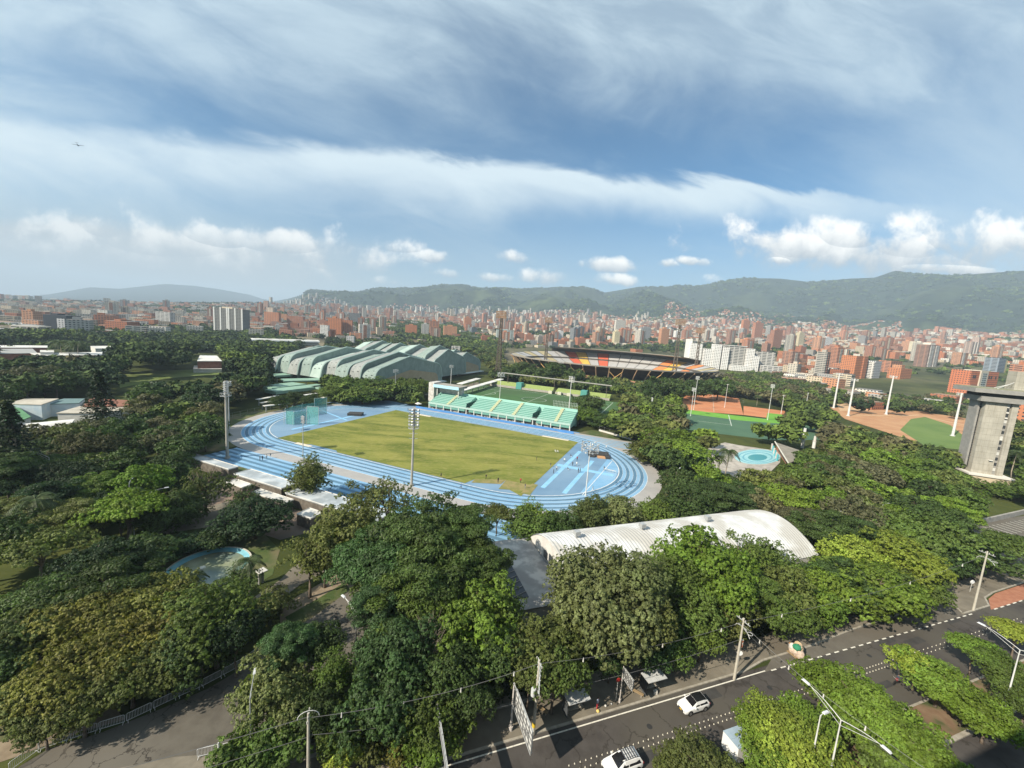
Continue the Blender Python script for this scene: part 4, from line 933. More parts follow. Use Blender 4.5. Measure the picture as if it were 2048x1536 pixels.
for i in range(len(BL_)):
    if math.hypot(BL_[i, 0], BL_[i, 1]) < 1500 and any(inpoly(pj[0][i], pj[1][i], P) for P in CLEARPX[1:]) : keep[i] = False
    if any(inpoly(pj[0][i], pj[1][i], P) for P in CLEARPX[3:5]) and pj[2][i] < 1000: keep[i] = False
BL_ = BL_[keep]
pj = proj(BL_[:, [0, 1, 3]])
size = BL_[:, 14]*BL_[:, 4]/pj[2]**2*(BL_[:, 14] > 9)
size = np.where((pj[0] < -10) | (pj[0] > 2055), 0, size)
order = np.argsort(-size); NB = 262
mid = order[:NB]; rest = order[NB:]
def bz(x, y, r):
    px = proj((x, y, 0))[0]
    z = 'left of the slab tower' if px < 430 else 'behind the station' if px < 640 else 'behind the arenas' if px < 1000 else 'behind the stadium' if px < 1400 else 'behind the white complex' if px < 1680 else 'in the right district'
    return z+(', front rows' if r < 1000 else ', middle rows' if r < 1400 else ', rear rows' if r < 1900 else ', farthest rows')
def cname(c, h):
    r_, g_, b_ = c
    n = 'red brick' if r_ > 1.7*g_ else 'dark grey' if r_ < 0.28 else 'cream' if b_ < 0.8*r_ else 'white'
    return n+(' tower' if h > 34 else ' block' if h > 20 else ' low building')
for i in mid:
    b = BL_[i]; h = b[14]
    rows = [np.concatenate([(b[0], b[1], b[2], b[3]), b[4:14]])]
    root = empty('building', (b[0], b[1], b[2]+4), 0)
    o = boxes_obj('wall', [rows[0]]); o.parent = root; o.location = (-b[0], -b[1], -(b[2]+4))
    if h > 20:
        c, s = math.cos(b[6]), math.sin(b[6]); q = rg.uniform(-.2, .2, 2)
        t_ = [b[0]+q[0]*b[4]*c, b[1]+q[0]*b[4]*s, b[3]-0.5, b[3]+3.4+2*abs(q[1]), b[4]*.36, b[5]*.42, b[6], *b[7:10], 0.1, 0.36, 0.34, 0.31]
        o2 = boxes_obj('roof_house', [t_], BPLAIN); o2.parent = root; o2.location = o.location
        if h > 28:   # projecting bay of another tone
            cc2 = PALEC[int(abs(b[0])) % 5] if b[7] > 1.7*b[8] else BRICK[int(abs(b[0])) % 5]
            dx, dy = -c*0+ s, -c
            t_ = [b[0]+dx*(b[5]/2), b[1]+dy*(b[5]/2), b[2], b[3]-2.5, b[4]*.3, 1.6, b[6], *cc2, 0.9, 0.3, 0.28, 0.25]
            o3 = boxes_obj('balcony_stack', [t_]); o3.parent = root; o3.location = o.location
    root['category'] = 'building'
    NAMED.setdefault(('narrow ' if b[4] < 15 else '')+cname(tuple(b[7:10]), h)+' '+bz(b[0], b[1], math.hypot(b[0], b[1])), []).append((root, pj[0][i], 'building'))
o = boxes_obj('distant_city_buildings', BL_[rest][:, :14]); tag(o, 'dense spread of small distant houses and towers across the valley and lower slopes', 'city', kind='stuff')

# ------------------------------------------------------------------ landmark buildings
def block(mb, x, y, z0, z1, wx, wy, ro, cc, st, roof=(0.3, 0.28, 0.26)): mb.append((x, y, z0, z1, wx, wy, ro, *cc, st, *roof))
def landmark(name, label, parts, cat='building', extra=None):
    """parts: list of (part name, rows)"""
    b = parts[0][1][0]; root = empty(name, (b[0], b[1], b[2]))
    for pn, rows, plain in parts:
        o = boxes_obj(pn, rows, BPLAIN if plain else BWALL); o.parent = root; o.location = (-b[0], -b[1], -b[2])
    return tag(root, label, cat), root
def pb(x, ytop, ybase, wpx, dep, ro, ground=None):
    """footprint and height of a building whose foot is seen at x, ybase and top at ytop"""
    P = atT(x, ybase) if ground is None else at(x, ybase, ground); w_ = proj(P)[2]; wx = wpx*w_/FPX
    d = ray(x, ytop); zt = CAMH+math.hypot(P[0], P[1])*d[2]/math.hypot(d[0], d[1])
    return P, wx, zt
def simple(name, label, x, ytop, ybase, wpx, dep, ro, cc, st, roof=(0.3, 0.28, 0.26), parts=(), cat='building'):
    P, wx, zt = pb(x, ytop, ybase, wpx, dep, ro); c, s = math.cos(ro), math.sin(ro)
    cx, cy_ = P[0]-s*dep/2, P[1]+c*dep/2; z0 = P[2]-2
    L = [('wall', [(cx, cy_, z0, zt, wx, dep, ro, *cc, st, *roof)], False)]
    for (pn, u0, u1, v0, v1, z0f, z1f, pc, ps, plain) in parts:       # fractions of the box; v<0 stands proud of the front
        ux, uy = (u0+u1)/2-0.5, (v0+v1)/2-0.5
        L.append((pn, [(cx+ux*wx*c-uy*dep*s, cy_+ux*wx*s+uy*dep*c, z0+(zt-z0)*z0f, z0+(zt-z0)*z1f, (u1-u0)*wx, (v1-v0)*dep, ro, *pc, ps, *pc)], plain))
    return landmark(name, label, L, cat)[1]
B1, B2, W1, W2 = BRICK[1], BRICK[0], (0.66, 0.65, 0.61), (0.5, 0.49, 0.46)
simple('office_building', 'dark navy office block with white balconies at the left', 112, 630, 670, 40, 22, 0.15, (0.035, 0.045, 0.06), 0.25, (0.10, 0.11, 0.12), [('balcony_stack', .62, .95, -.05, .02, .1, .85, (0.45, 0.46, 0.48), .5, False), ('roof_house', .2, .5, .2, .7, 1.0, 1.07, (0.05, 0.055, 0.07), .1, True)])
simple('brick_building', 'low red brick block right of the navy office block', 233, 642, 669, 40, 24, 0.1, BRICK[2], 0.35, parts=[('roof_house', .3, .6, .2, .7, 1.0, 1.12, BRICK[2], .1, True)])
pr = [('white_fin', u_, u_+.045, -.02, .0, 0.0, 1.03, (0.68, 0.68, 0.65), .1, True) for u_ in (0.0, 0.22, 0.44, 0.50, 0.72, .955)]
simple('tower_block', 'large grey twin slab tower with white vertical fins left of the arena', 457, 617, 667, 54, 26, 0.12, (0.20, 0.20, 0.19), 0.3, (0.45, 0.43, 0.38), pr+[('roof_house', .25, .6, .2, .8, 1.0, 1.06, (0.55, 0.47, 0.35), .1, True)])
simple('white_building', 'white balconied block beyond the trees left of the slab tower', 326, 624, 652, 26, 16, 0.1, (0.50, 0.50, 0.48), 0.9)
simple('white_building', 'narrow white and green block in the left city', 206, 620, 640, 18, 14, 0.1, (0.6, 0.62, 0.58), 0.8)
simple('brick_tower', 'stepped red brick tower with white top right of the slab tower', 543, 624, 654, 26, 18, 0.2, B1, 0.6, parts=[('upper_storeys', .15, .6, .1, .9, 1.0, 1.28, (0.62, 0.50, 0.40), .6, False)])
simple('brick_tower', 'wide brick block beside the stepped tower behind the station', 590, 632, 656, 30, 18, 0.2, BRICK[2], 0.6)
simple('brick_tower', 'tall red brick tower left of the arena roofs', 669, 636, 674, 24, 18, 0.25, B1, 0.4, parts=[('roof_house', .3, .6, .2, .7, 1.0, 1.08, B1, .1, True)])
simple('white_building', 'slim white tower left of the tall red brick tower', 648, 650, 676, 15, 14, 0.25, (0.72, 0.70, 0.66), 0.2)
simple('brick_tower', 'slim red brick tower with pale side above the arena roofs', 694, 640, 674, 18, 16, 0.25, B2, 0.5)
simple('glass_tower', 'dark glass tower behind the arena roofs', 709, 626, 652, 22, 16, 0.2, (0.11, 0.12, 0.13), 0.7)
for (x, yt, yb, wp, c_, st_, lb) in [(822, 650, 675, 22, B1, .4, 'short red brick block above the middle of the arena'), (850, 648, 678, 14, W2, .7, 'grey slim tower above the arena right end'), (868, 642, 676, 18, B2, .75, 'brick tower with dark windows above the arena right end'),
        (900, 652, 680, 26, BRICK[3], .4, 'orange brick block right of the arena'), (1010, 660, 684, 34, (0.42, 0.50, 0.48), .8, 'teal-grey wide block above the lattice mast'), (935, 635, 662, 14, B1, .3, 'brick tower above the second arena'),
        (1120, 662, 681, 12, (0.75, 0.74, 0.72), .1, 'plain white slim tower behind the stadium'), (1233, 663, 690, 12, (0.62, 0.55, 0.36), .3, 'cream tower with orange side behind the stadium'), (1240, 640, 665, 22, (0.60, 0.56, 0.48), .5, 'pale block on the skyline behind the stadium'),
        (1290, 655, 682, 22, (0.30, 0.30, 0.30), .6, 'dark grey block behind the stadium'), (1328, 657, 692, 18, BRICK[3], .2, 'tall orange brick tower behind the stadium'), (1357, 662, 680, 16, (0.7, 0.69, 0.66), .2, 'white tower left of the lattice mast right'),
        (1490, 640, 672, 16, B1, .4, 'red brick tower above the white complex left'), (1515, 645, 680, 20, B2, .5, 'red brick tower above the white complex'), (1552, 660, 700, 22, BRICK[2], .5, 'red brick tower at the right end of the white complex'),
        (1600, 665, 696, 14, (0.58, 0.50, 0.34), .2, 'cream tower right of the white complex'), (1655, 675, 695, 22, (0.68, 0.68, 0.66), .2, 'twin white tower over the district on the right')]:
    simple('apartment_tower', lb, x, yt, yb, wp, 14, 0.3, c_, st_, parts=[('roof_house', .3, .65, .2, .7, 1.0, 1.08, c_, .1, True)])
# district on the right, close enough for windows of their own
simple('brick_building', 'orange brick block with square windows right of the tall white field lamps', 1716, 712, 757, 36, 22, 0.42, (0.50, 0.20, 0.095), 0.12, (0.35, 0.30, 0.25), [('side_wing', .62, 1.02, -.1, .6, 0, .99, (0.46, 0.18, 0.09), .3, False)])
simple('grey_building', 'white and grey slab beside the orange brick block', 1752, 722, 757, 22, 16, 0.42, (0.42, 0.43, 0.45), 0.05, (0.4, 0.4, 0.4), [('white_end', -.25, .0, .0, .9, 0, .95, (0.68, 0.67, 0.64), .8, False)])
simple('brick_building', 'low brick block with wide openings right of the grey slab', 1790, 722, 745, 44, 20, 0.42, BRICK[0], 0.75, (0.4, 0.22, 0.15))
simple('brick_building', 'stepped low brick house below the wide brick block', 1810, 737, 758, 44, 18, 0.42, BRICK[1], 0.4, (0.4, 0.25, 0.18), [('attic', .1, .4, .1, .8, 1.0, 1.3, BRICK[3], .2, False)])
simple('apartment_tower', 'brown apartment tower striped by white balconies at the right', 1862, 690, 734, 46, 22, 0.42, (0.26, 0.13, 0.09), 0.9, (0.4, 0.36, 0.3), [('balcony_stack', .1, .42, -.06, 0, .02, .98, (0.66, 0.62, 0.58), .95, False), ('balcony_stack', .56, .86, -.06, 0, .02, .98, (0.66, 0.62, 0.58), .95, False), ('roof_house', .3, .7, .2, .8, 1, 1.1, (0.6, 0.55, 0.48), .1, True)])
simple('apartment_tower', 'tall slim brick tower with cream strip in the right district', 1778, 675, 702, 22, 14, 0.42, (0.47, 0.19, 0.11), 0.35, parts=[('cream_strip', .35, .6, -.05, 0, 0, 1, (0.66, 0.58, 0.45), .6, False), ('lower_wing', -.1, .35, -.2, .8, -.45, .1, (0.44, 0.18, 0.1), .3, False)])
simple('apartment_tower', 'cream and brown tower left of the striped tower', 1831, 683, 707, 18, 14, 0.42, (0.62, 0.56, 0.42), 0.1, parts=[('brown_side', 1.0, 1.3, 0, 1, 0, .95, (0.32, 0.17, 0.12), .4, False)])
simple('apartment_tower', 'pinkish grey tower with pale stripes right of the striped tower', 1948, 684, 712, 34, 18, 0.42, (0.40, 0.30, 0.25), 0.7, parts=[('pale_stripe', .25, .35, -.05, 0, 0, 1, (0.66, 0.62, 0.55), .2, True), ('pale_stripe', .62, .72, -.05, 0, 0, 1, (0.66, 0.62, 0.55), .2, True), ('taller_core', .8, 1.05, .1, .9, 0, 1.35, (0.44, 0.34, 0.29), .3, False)])
simple('apartment_tower', 'brick and white block before the pinkish tower', 1925, 705, 732, 30, 16, 0.42, BRICK[3], 0.8, parts=[('white_bay', .2, .5, -.06, 0, 0, 1, (0.66, 0.63, 0.58), .7, False)])
simple('glass_office', 'blue-grey office block with stacked balconies above the concrete tower', 2000, 716, 746, 34, 20, 0.42, (0.20, 0.25, 0.31), 0.95, parts=[('yellow_end', 1.0, 1.25, 0, 1, 0, .9, (0.50, 0.43, 0.22), .1, True)])
g_ = simple('brick_building', 'orange brick block with pale glazed centre behind the concrete tower', 1962, 742, 787, 108, 20, 0.36, (0.50, 0.17, 0.085), 0.02, (0.42, 0.30, 0.24),
    [('stair_tower', .30, .56, -.07, .8, 0, 1.03, (0.50, 0.46, 0.38), .05, True), ('glazing', .36, .50, -.09, -.071, .1, .92, (0.30, 0.36, 0.36), .9, False), ('balcony', .0, .22, -.08, 0, .38, .46, (0.35, 0.15, 0.10), 0, True)]
    +[('window', u_, u_+.045, -.012, .0, z_, z_+.14, (0.05, 0.05, 0.05), 0, True) for u_ in (.08, .14, .64, .72, .88) for z_ in (.2, .68)])
simple('apartment_tower', 'orange brick block cut by the right edge of the picture', 2070, 800, 860, 60, 20, 0.36, (0.48, 0.19, 0.10), 0.3)
# white apartment complex
def complex_():
    P = atT(1462, 738); w_ = proj(P)[2]; ro = -0.10; c, s = math.cos(ro), math.sin(ro); z0 = P[2]-3
    root = empty('apartment_complex', P); k = w_/FPX
    def mk(pn, u, v, wx, dy, h, cc, st, zb=0, plain=False):
        x = P[0]+u*k*c-v*s; y = P[1]+u*k*s+v*c
        o = boxes_obj(pn, [(x, y, z0+zb, z0+h, wx*k, dy, ro, *cc, st, .5, .5, .47)], BPLAIN if plain else BWALL); o.parent = root; o.location = -Vector(P)
    Wt = (0.74, 0.73, 0.70); Gy = (0.44, 0.43, 0.40)
    zf = lambda yt, u: (yhor(1462)-0)  # unused
    H = 40*k
    mk('white_wing', -74, 0, 22, 18, H*1.22, Wt, .1); mk('stepped_tower', -86, 2, 9, 12, H*1.42, Wt, .05, plain=True); mk('white_wing', -50, -8, 22, 18, H*1.0, Wt, .35)
    mk('stepped_tower', -38, -12, 14, 14, H*1.25, Wt, .1); mk('balcony_block', -8, -4, 48, 18, H*1.22, Gy, .95); mk('white_wing', -22, -12, 12, 14, H*1.12, Wt, .2)
    mk('balcony_block', 50, 2, 50, 18, H*1.05, Gy, .95); mk('stepped_tower', 24, -12, 14, 14, H*1.15, Wt, .05); mk('white_wing', 33, -14, 14, 14, H*0.82, Wt, .2); mk('roof_slab', -6, -4, 50, 20, H*1.25, (0.62, 0.61, 0.58), 0, H*1.22, True)
    mk('lower_block', 70, -22, 50, 20, H*.4, (0.55, 0.54, 0.52), .9); mk('white_wing', 8, -20, 40, 14, H*.3, Wt, .1)
    tag(root, 'large white apartment complex with stepped towers right of the stadium', 'apartment complex')
complex_()

# ------------------------------------------------------------------ arenas with folded green roofs
M_green = [seam_mat('roof_green', (0.20, 0.255, 0.23), (0.25, 0.31, 0.28), (ca_, sa_, 0), 1.9, .12), seam_mat('roof_grey', (0.235, 0.25, 0.24), (0.29, 0.305, 0.29), (ca_, sa_, 0), 1.9, .12),
           mat('roof_pale_green', (0.30, 0.38, 0.34), (0.35, 0.43, 0.39), 0.15, 0.7), mat('roof_rib', (0.38, 0.48, 0.43)), mat('vent_dark', (0.03, 0.035, 0.035))]
M_tan = mat('tan_cladding', (0.34, 0.27, 0.175), (0.38, 0.31, 0.205), 0.3, 0.8)
def arch_profile(b0, b1, zs, zr, base, skew):
    """eave, steep flank, rounded shoulder, gentle rise to the ridge, and down again"""
    L_ = b1-b0; m_ = b0+L_*skew
    pts = [(b0, base)]
    for k in range(6):
        t = k/5.0; a = t*PI/2*0.92
        pts.append((b0+L_*0.02+L_*0.085*(1-math.cos(a))*1.0+L_*0.02*t, base+(zs-base)*(0.55+0.45*math.sin(a))))
    pts.append((m_, zr))
    for k in range(6):
        t = 1-k/5.0; a = t*PI/2*0.92
        pts.append((b1-L_*0.02-L_*0.085*(1-math.cos(a))-L_*0.02*t, base+(zs-base)*(0.55+0.45*math.sin(a))))
    pts.append((b1, base)); return pts
SKW = 0.0
def arena(label, a_start, widths, b0, b1, zs0, zr0, base, seed, endwall=True):
    rg_ = random.Random(seed); root = empty('arena', LW(a_start, (b0+b1)/2, 0))
    o0 = Vector(root.location); a = a_start
    for i, wd in enumerate(widths):
        zs = zs0+rg_.uniform(-.6, .6)+(1.3 if i % 2 else -1.3); zr = zr0+rg_.uniform(-.8, .8)+(.9 if i % 2 else -.9); e0 = b0+rg_.uniform(-1, 4)*(i % 2); e1 = b1-rg_.uniform(-1, 4)*(i % 2)
        pr_ = arch_profile(e0, e1, zs, zr, base, 0.44+rg_.uniform(-.04, .04)); mb = MB(); sh_ = rg_.uniform(-2.2, 2.2)
        a2 = a-wd; n = len(pr_); sk = lambda b: 0.0
        vs = [LW(a+(k-n/2)*SKW, p[0], p[1]) for k, p in enumerate(pr_)]+[LW(a2+(k-n/2)*SKW, p[0]+.8, p[1]-1.6 if 0 < k < n-1 else p[1]) for k, p in enumerate(pr_)]
        mi = [0, 1, 2, 0, 1][(i+seed) % 5]
        mb.add(vs, [(k, n+k, n+k+1, k+1) for k in range(n-1)], mi)
        vs2 = [LW(a+(k-n/2)*SKW, p[0], base-3) for k, p in enumerate(pr_)]; vs3 = [LW(a2+(k-n/2)*SKW, p[0], base-3) for k, p in enumerate(pr_)]
        mb.add(vs[:n]+vs2, [(k, k+1, n+k+1, n+k) for k in range(n-1)], 0); mb.add(vs[n:]+vs3, [(k, n+k, n+k+1, k+1) for k in range(n-1)], 0)
        # raised rib along the edge
        mb.tube([Vector(v)+Vector((0, 0, .25)) for v in vs[:n]], 0.5, 4, 3)
        for r_ in range(3):      # small vent slots in the steep flank
            for q in range(2):
                p = Vector(vs[1]).lerp(Vector(vs[n+1]), .28+.4*q).lerp(Vector(vs[4]).lerp(Vector(vs[n+4]), .28+.4*q), .1+r_*.33); 
                mb.box((p.x+.2, p.y-.35, p.z), (1.5, .5, .35), PHI, 4)
        o = mb.build('roof_band', M_green, root, origin=o0); o.location = (0, 0, 0)
        if i == 0 and endwall:
            we = MB(); k0 = [(q[0], q[1]) for q in pr_]
            poly = [LW(a+0.12+(k-n/2)*SKW, b0+(p[0]-b0)*0.84+(b1-b0)*0.08, base-2.5+(p[1]-base)*0.60) for k, p in enumerate(k0)]+[LW(a+.12, b1-(b1-b0)*.08, base-5.5), LW(a+.12, b0+(b1-b0)*.08, base-5.5)]
            poly = [Vector(p)+Vector((ca_, sa_, 0))*0.6 for p in poly]
            we.add(poly, [tuple(range(len(poly)))[::-1]]); o = we.build('tan_wall', M_tan, root, origin=o0); o.location = (0, 0, 0)
            cn = MB(); L_ = b1-b0
            cn.add([LW(a, b0+6, base-3), LW(a+5, b0+6, base-3.2), LW(a+5, b1, base-3.2), LW(a, b1, base-3), LW(a, b0+6, base-3.8), LW(a+5, b0+6, base-3.8), LW(a+5, b1, base-3.8), LW(a, b1, base-3.8)],
                   [(0, 1, 2, 3), (7, 6, 5, 4), (0, 4, 5, 1), (1, 5, 6, 2), (2, 6, 7, 3), (3, 7, 4, 0)])
            o = cn.build('canopy', mat('pale_edge', (0.55, 0.60, 0.58)), root, origin=o0); o.location = (0, 0, 0)
            dk = MB(); dk.add([LW(a-.5, b0+8, 0), LW(a-.5, b1, 0), LW(a-.5, b1, base-3.8), LW(a-.5, b0+8, base-3.8)], [(0, 1, 2, 3)]); dk.add([LW(a-.5, b0+8, 0), LW(a-60, b0+8, 0), LW(a-60, b0+8, base-3.8), LW(a-.5, b0+8, base-3.8)], [(0, 1, 2, 3)])
            o = dk.build('dark_glazing', mat('dark_glass', (0.03, 0.035, 0.04), rough=0.3), root, origin=o0); o.location = (0, 0, 0)
        a = a2
    return tag(root, label, 'sports arena')
arena('foremost green folded-roof sports arena with tan end wall', -95.5, [13, 12, 13, 12, 12, 12, 12, 12, 12], 67, 152, 19.5, 25.5, 5.5, 3)
arena('second green folded-roof arena with small tan gable behind the first', -107, [12, 11, 12, 12, 12, 11, 12, 12, 12], 153, 214, 22, 30.0, 6, 4, endwall=False)
arena('rear green folded-roof arena with tan gable and white canopy at its right end', -115, [14, 12, 12, 12, 12, 12, 12, 12], 204, 262, 17, 24.5, 5.5, 6)
# low flat canopies left of the arena
def canopy(label, x0, y0, x1, y1, z, dep, th, m_, side=None):
    A, B = at(x0, y0, z), at(x1, y1, z); d = Vector((B[0]-A[0], B[1]-A[1], 0)); L_ = d.length; ang = math.atan2(d.y, d.x); n_ = Vector((-math.sin(ang), math.cos(ang), 0))
    c = Vector(((A[0]+B[0])/2, (A[1]+B[1])/2, 0))+n_*dep/2; root = empty('canopy', c)
    mb = MB(); mb.box((0, 0, z-th), (L_, dep, th), ang); mb.build('roof', m_, root)
    k = max(2, int(L_/12)+1)
    for i in range(k):
        p = Vector((-L_/2+1+(L_-2)*i/(k-1), -dep/2+1, 0)); p = Vector((p.x*math.cos(ang)-p.y*math.sin(ang), p.x*math.sin(ang)+p.y*math.cos(ang), 0))
        q = MB(); q.tube([p, p+Vector((0, 0, z-th))], .25, 6); q.build('post', mat('grey_steel', (0.30, 0.30, 0.29)), root)
    return tag(root, label, 'canopy')
Gp = mat('canopy_green', (0.20, 0.32, 0.245), (0.23, 0.36, 0.28), 0.2, 0.7)
Wp = mat('roof_white', (0.60, 0.59, 0.56), (0.68, 0.67, 0.63), 0.4, 0.7, c3=(0.5, 0.48, 0.44), scale3=0.1)
canopy('small green flat canopy uppermost left of the arena', 553, 751, 586, 749, 5, 10, 1.5, Gp)
canopy('long green flat canopy second from the track beside the arena', 545, 776, 612, 768, 5, 12, 1.6, Gp); canopy('pale green flat canopy against the arena eave', 568, 762, 655, 760, 5.5, 12, .8, Gp)
canopy('longest green flat canopy nearest the track', 552, 783, 655, 771, 5, 10, 1.8, Gp); canopy('short green canopy just left of the leafy trees', 642, 776, 668, 773, 5, 10, 1.2, Gp)
for i, (x0, y0, x1, y1, lb) in enumerate([(518, 799, 560, 791, 'left upper'), (524, 806, 575, 798, 'left middle'), (530, 812, 580, 806, 'left lower'), (600, 792, 640, 786, 'right upper'), (560, 800, 600, 793, 'central'), (632, 800, 665, 791, 'right lower')]):
    canopy('narrow white walkway roof above the track bend, %s one' % lb, x0, y0, x1, y1, 3.6, 2.2, .3, Wp)
canopy('long white stepped walkway roof left of the football pitch', 905, 788, 1008, 758, 4, 5, .5, Wp)
canopy('white walkway roof under the rear arena', 925, 768, 962, 757, 5, 5, .4, Wp)
simple('storage_tank', 'white ribbed silo block behind the arenas', 912, 692, 706, 16, 8, 0.3, (0.6, 0.58, 0.54), 0.7)
# station
def station():
    A, B = at(500, 676, 14), at(636, 680, 14); ang = math.atan2(B[1]-A[1], B[0]-A[0]); L_ = math.hypot(B[0]-A[0], B[1]-A[1]); c = ((A[0]+B[0])/2, (A[1]+B[1])/2)
    root = empty('metro_station', (c[0], c[1], 0)); mb = MB(); n = 10
    for k in range(n):
        t0, t1 = PI*k/n, PI*(k+1)/n; pts = []
        for t in (t0, t1):
            for sx in (-L_/2, L_/2): pts.append((sx, -7*math.cos(t), 10+4*math.sin(t)))
        R_ = lambda p: (p[0]*math.cos(ang)-p[1]*math.sin(ang), p[0]*math.sin(ang)+p[1]*math.cos(ang), p[2])
        mb.add([R_(p) for p in pts], [(0, 1, 3, 2)])
    mb.build('roof', Wp, root, smooth=True)
    d_ = MB(); d_.box((0, 0, 5), (L_, 11, 2.0), ang); d_.box((0, 0, 7), (L_*.98, 9, 3), ang); d_.build('platform', mat('concrete', (0.30, 0.285, 0.25), (0.36, 0.34, 0.30), 0.5, 0.9), root)
    for k in range(7):
        x = -L_/2+L_*(k+.5)/7; p = MB(); p.box((x*math.cos(ang), x*math.sin(ang), 0), (1.5, 2.5, 5), ang); p.build('pier', MATS['concrete'], root)
    tag(root, 'elevated metro station under a long white vaulted roof', 'metro station')
station()

# ------------------------------------------------------------------ stadium
def stadium():
    C0 = Vector((LC0[0], LC0[1], 0)); ac, bc = 9.0, 398.0; RX, RY = 134.0, 124.0
    c = LW(ac, bc, 0); root = empty('stadium', c)
    o = Vector(c)
    def E_(t, k, z): return Vector(LW(ac+RX*k*math.cos(t), bc+RY*k*math.sin(t), z))-o
    n = 72
    def rimz(t): return 20.5+(4.5*math.sin(t) if math.sin(t) > 0 else 0.0)
    w = MB()
    vs = []; 
    for i in range(n):
        t = 2*PI*i/n; vs += [E_(t, .80, 6), E_(t, .90, 12), E_(t, 1.0, rimz(t)-1.4), E_(t, 1.0, rimz(t))]
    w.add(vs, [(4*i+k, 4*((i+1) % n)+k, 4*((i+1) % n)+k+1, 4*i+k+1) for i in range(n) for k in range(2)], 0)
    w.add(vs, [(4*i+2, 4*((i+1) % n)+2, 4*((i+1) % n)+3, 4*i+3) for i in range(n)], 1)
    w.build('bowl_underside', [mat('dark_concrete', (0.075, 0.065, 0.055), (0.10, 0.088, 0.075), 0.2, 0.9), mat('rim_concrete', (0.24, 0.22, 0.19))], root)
    cols_ = dict(g=(0.34, 0.33, 0.32), y=(0.56, 0.36, 0.07), r=(0.50, 0.10, 0.05), o=(0.60, 0.20, 0.07), c=(0.36, 0.30, 0.17))
    ms = {k: mat('seats_'+k, v, tuple(q*1.15 for q in v), 0.3, 0.8) for k, v in cols_.items()}
    pat = {}
    seq = 'cgcgcgcgrygrggggggggggoyogorggcgcgcgcgcgcgcgcg'
    m_ = 44
    for i in range(m_):
        t0, t1 = 2*PI*i/m_+.004, 2*PI*(i+1)/m_-.004
        # walk from the left end over the far side to the right end
        tm = ((t0+t1)/2) % (2*PI); far = tm < PI
        if far:
            k = int((PI-tm)/PI*22); key = 'gcgcggrygrgggggoygogcg'[min(21, k)]
        else: key = 'gc'[i % 2]
        s = MB(); q = []
        for (kk, z) in ((.995, 22.6), (.86, 16.0), (.855, 13.5), (.62, 3.0)):
            q.append([E_(t0+(t1-t0)*j/3, kk, z+(rimz(t0)-23 if kk > .9 else 0)) for j in range(4)])
        for r_ in range(3):
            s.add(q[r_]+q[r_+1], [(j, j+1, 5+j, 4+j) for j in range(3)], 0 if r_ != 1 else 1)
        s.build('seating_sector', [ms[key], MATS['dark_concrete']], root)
    # far west stand roof
    rf = MB(); nn = 24; vs = []
    for i in range(nn+1):
        t = PI*0.18+PI*0.60*i/nn; vs += [E_(t, 1.03, 29), E_(t, .80, 31.5), E_(t, 1.03, 28.2), E_(t, .80, 30.9), E_(t, 1.02, 14), E_(t, .985, 22.8)]
    rf.add(vs, [(6*i, 6*i+1, 6*i+7, 6*i+6) for i in range(nn)]+[(6*i+3, 6*i+2, 6*i+8, 6*i+9) for i in range(nn)]+[(6*i+1, 6*i+3, 6*i+9, 6*i+7) for i in range(nn)], 0)
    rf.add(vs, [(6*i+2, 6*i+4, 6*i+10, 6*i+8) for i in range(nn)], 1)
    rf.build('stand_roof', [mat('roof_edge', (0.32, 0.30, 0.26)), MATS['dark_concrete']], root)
    pf = MB(); pf.sheet([tuple((E_(2*PI*i/40, .6, 0))[:2]) for i in range(40)], 0.3); pf.build('pitch', M_turf, root)
    Mo = mat('orange_concrete', (0.40, 0.27, 0.17), (0.46, 0.32, 0.20), 0.3, 0.85)
    for i in range(30):
        t = PI+PI*(i+.5)/30*1.0; b = MB(); 
        b.tube([E_(t, .86, 0), E_(t, .93, 10), E_(t, 1.005, 18.5)], [.9, .8, .5], 4)
        b.build('buttress', Mo, root)
        if i % 3 == 1 and 2 < i < 27:
            b = MB(); t2 = PI+PI*(i+1.5)/30; b.tube([E_(t, .95, 3), E_(t2, .98, 15)], .45, 4); b.tube([E_(t2, .95, 3), E_(t, .98, 15)], .45, 4); b.build('cross_brace', mat('ochre_steel', (0.48, 0.30, 0.12)), root)
    for i, (aa, z) in enumerate(((14, 8), (40, 5), (62, 7), (-20, 5), (84, 6))):
        b = MB(); p = Vector(LW(ac+aa-20, bc-RY*.94, 0))-o; b.box(p, (20, 9, z), PHI); b.build('entrance_block', mat('red_brick_wall', (0.38, 0.17, 0.11), (0.44, 0.22, 0.14), 0.4, 0.9), root)
    tag(root, 'oval football stadium with red, orange and yellow seating sectors', 'stadium')
stadium()

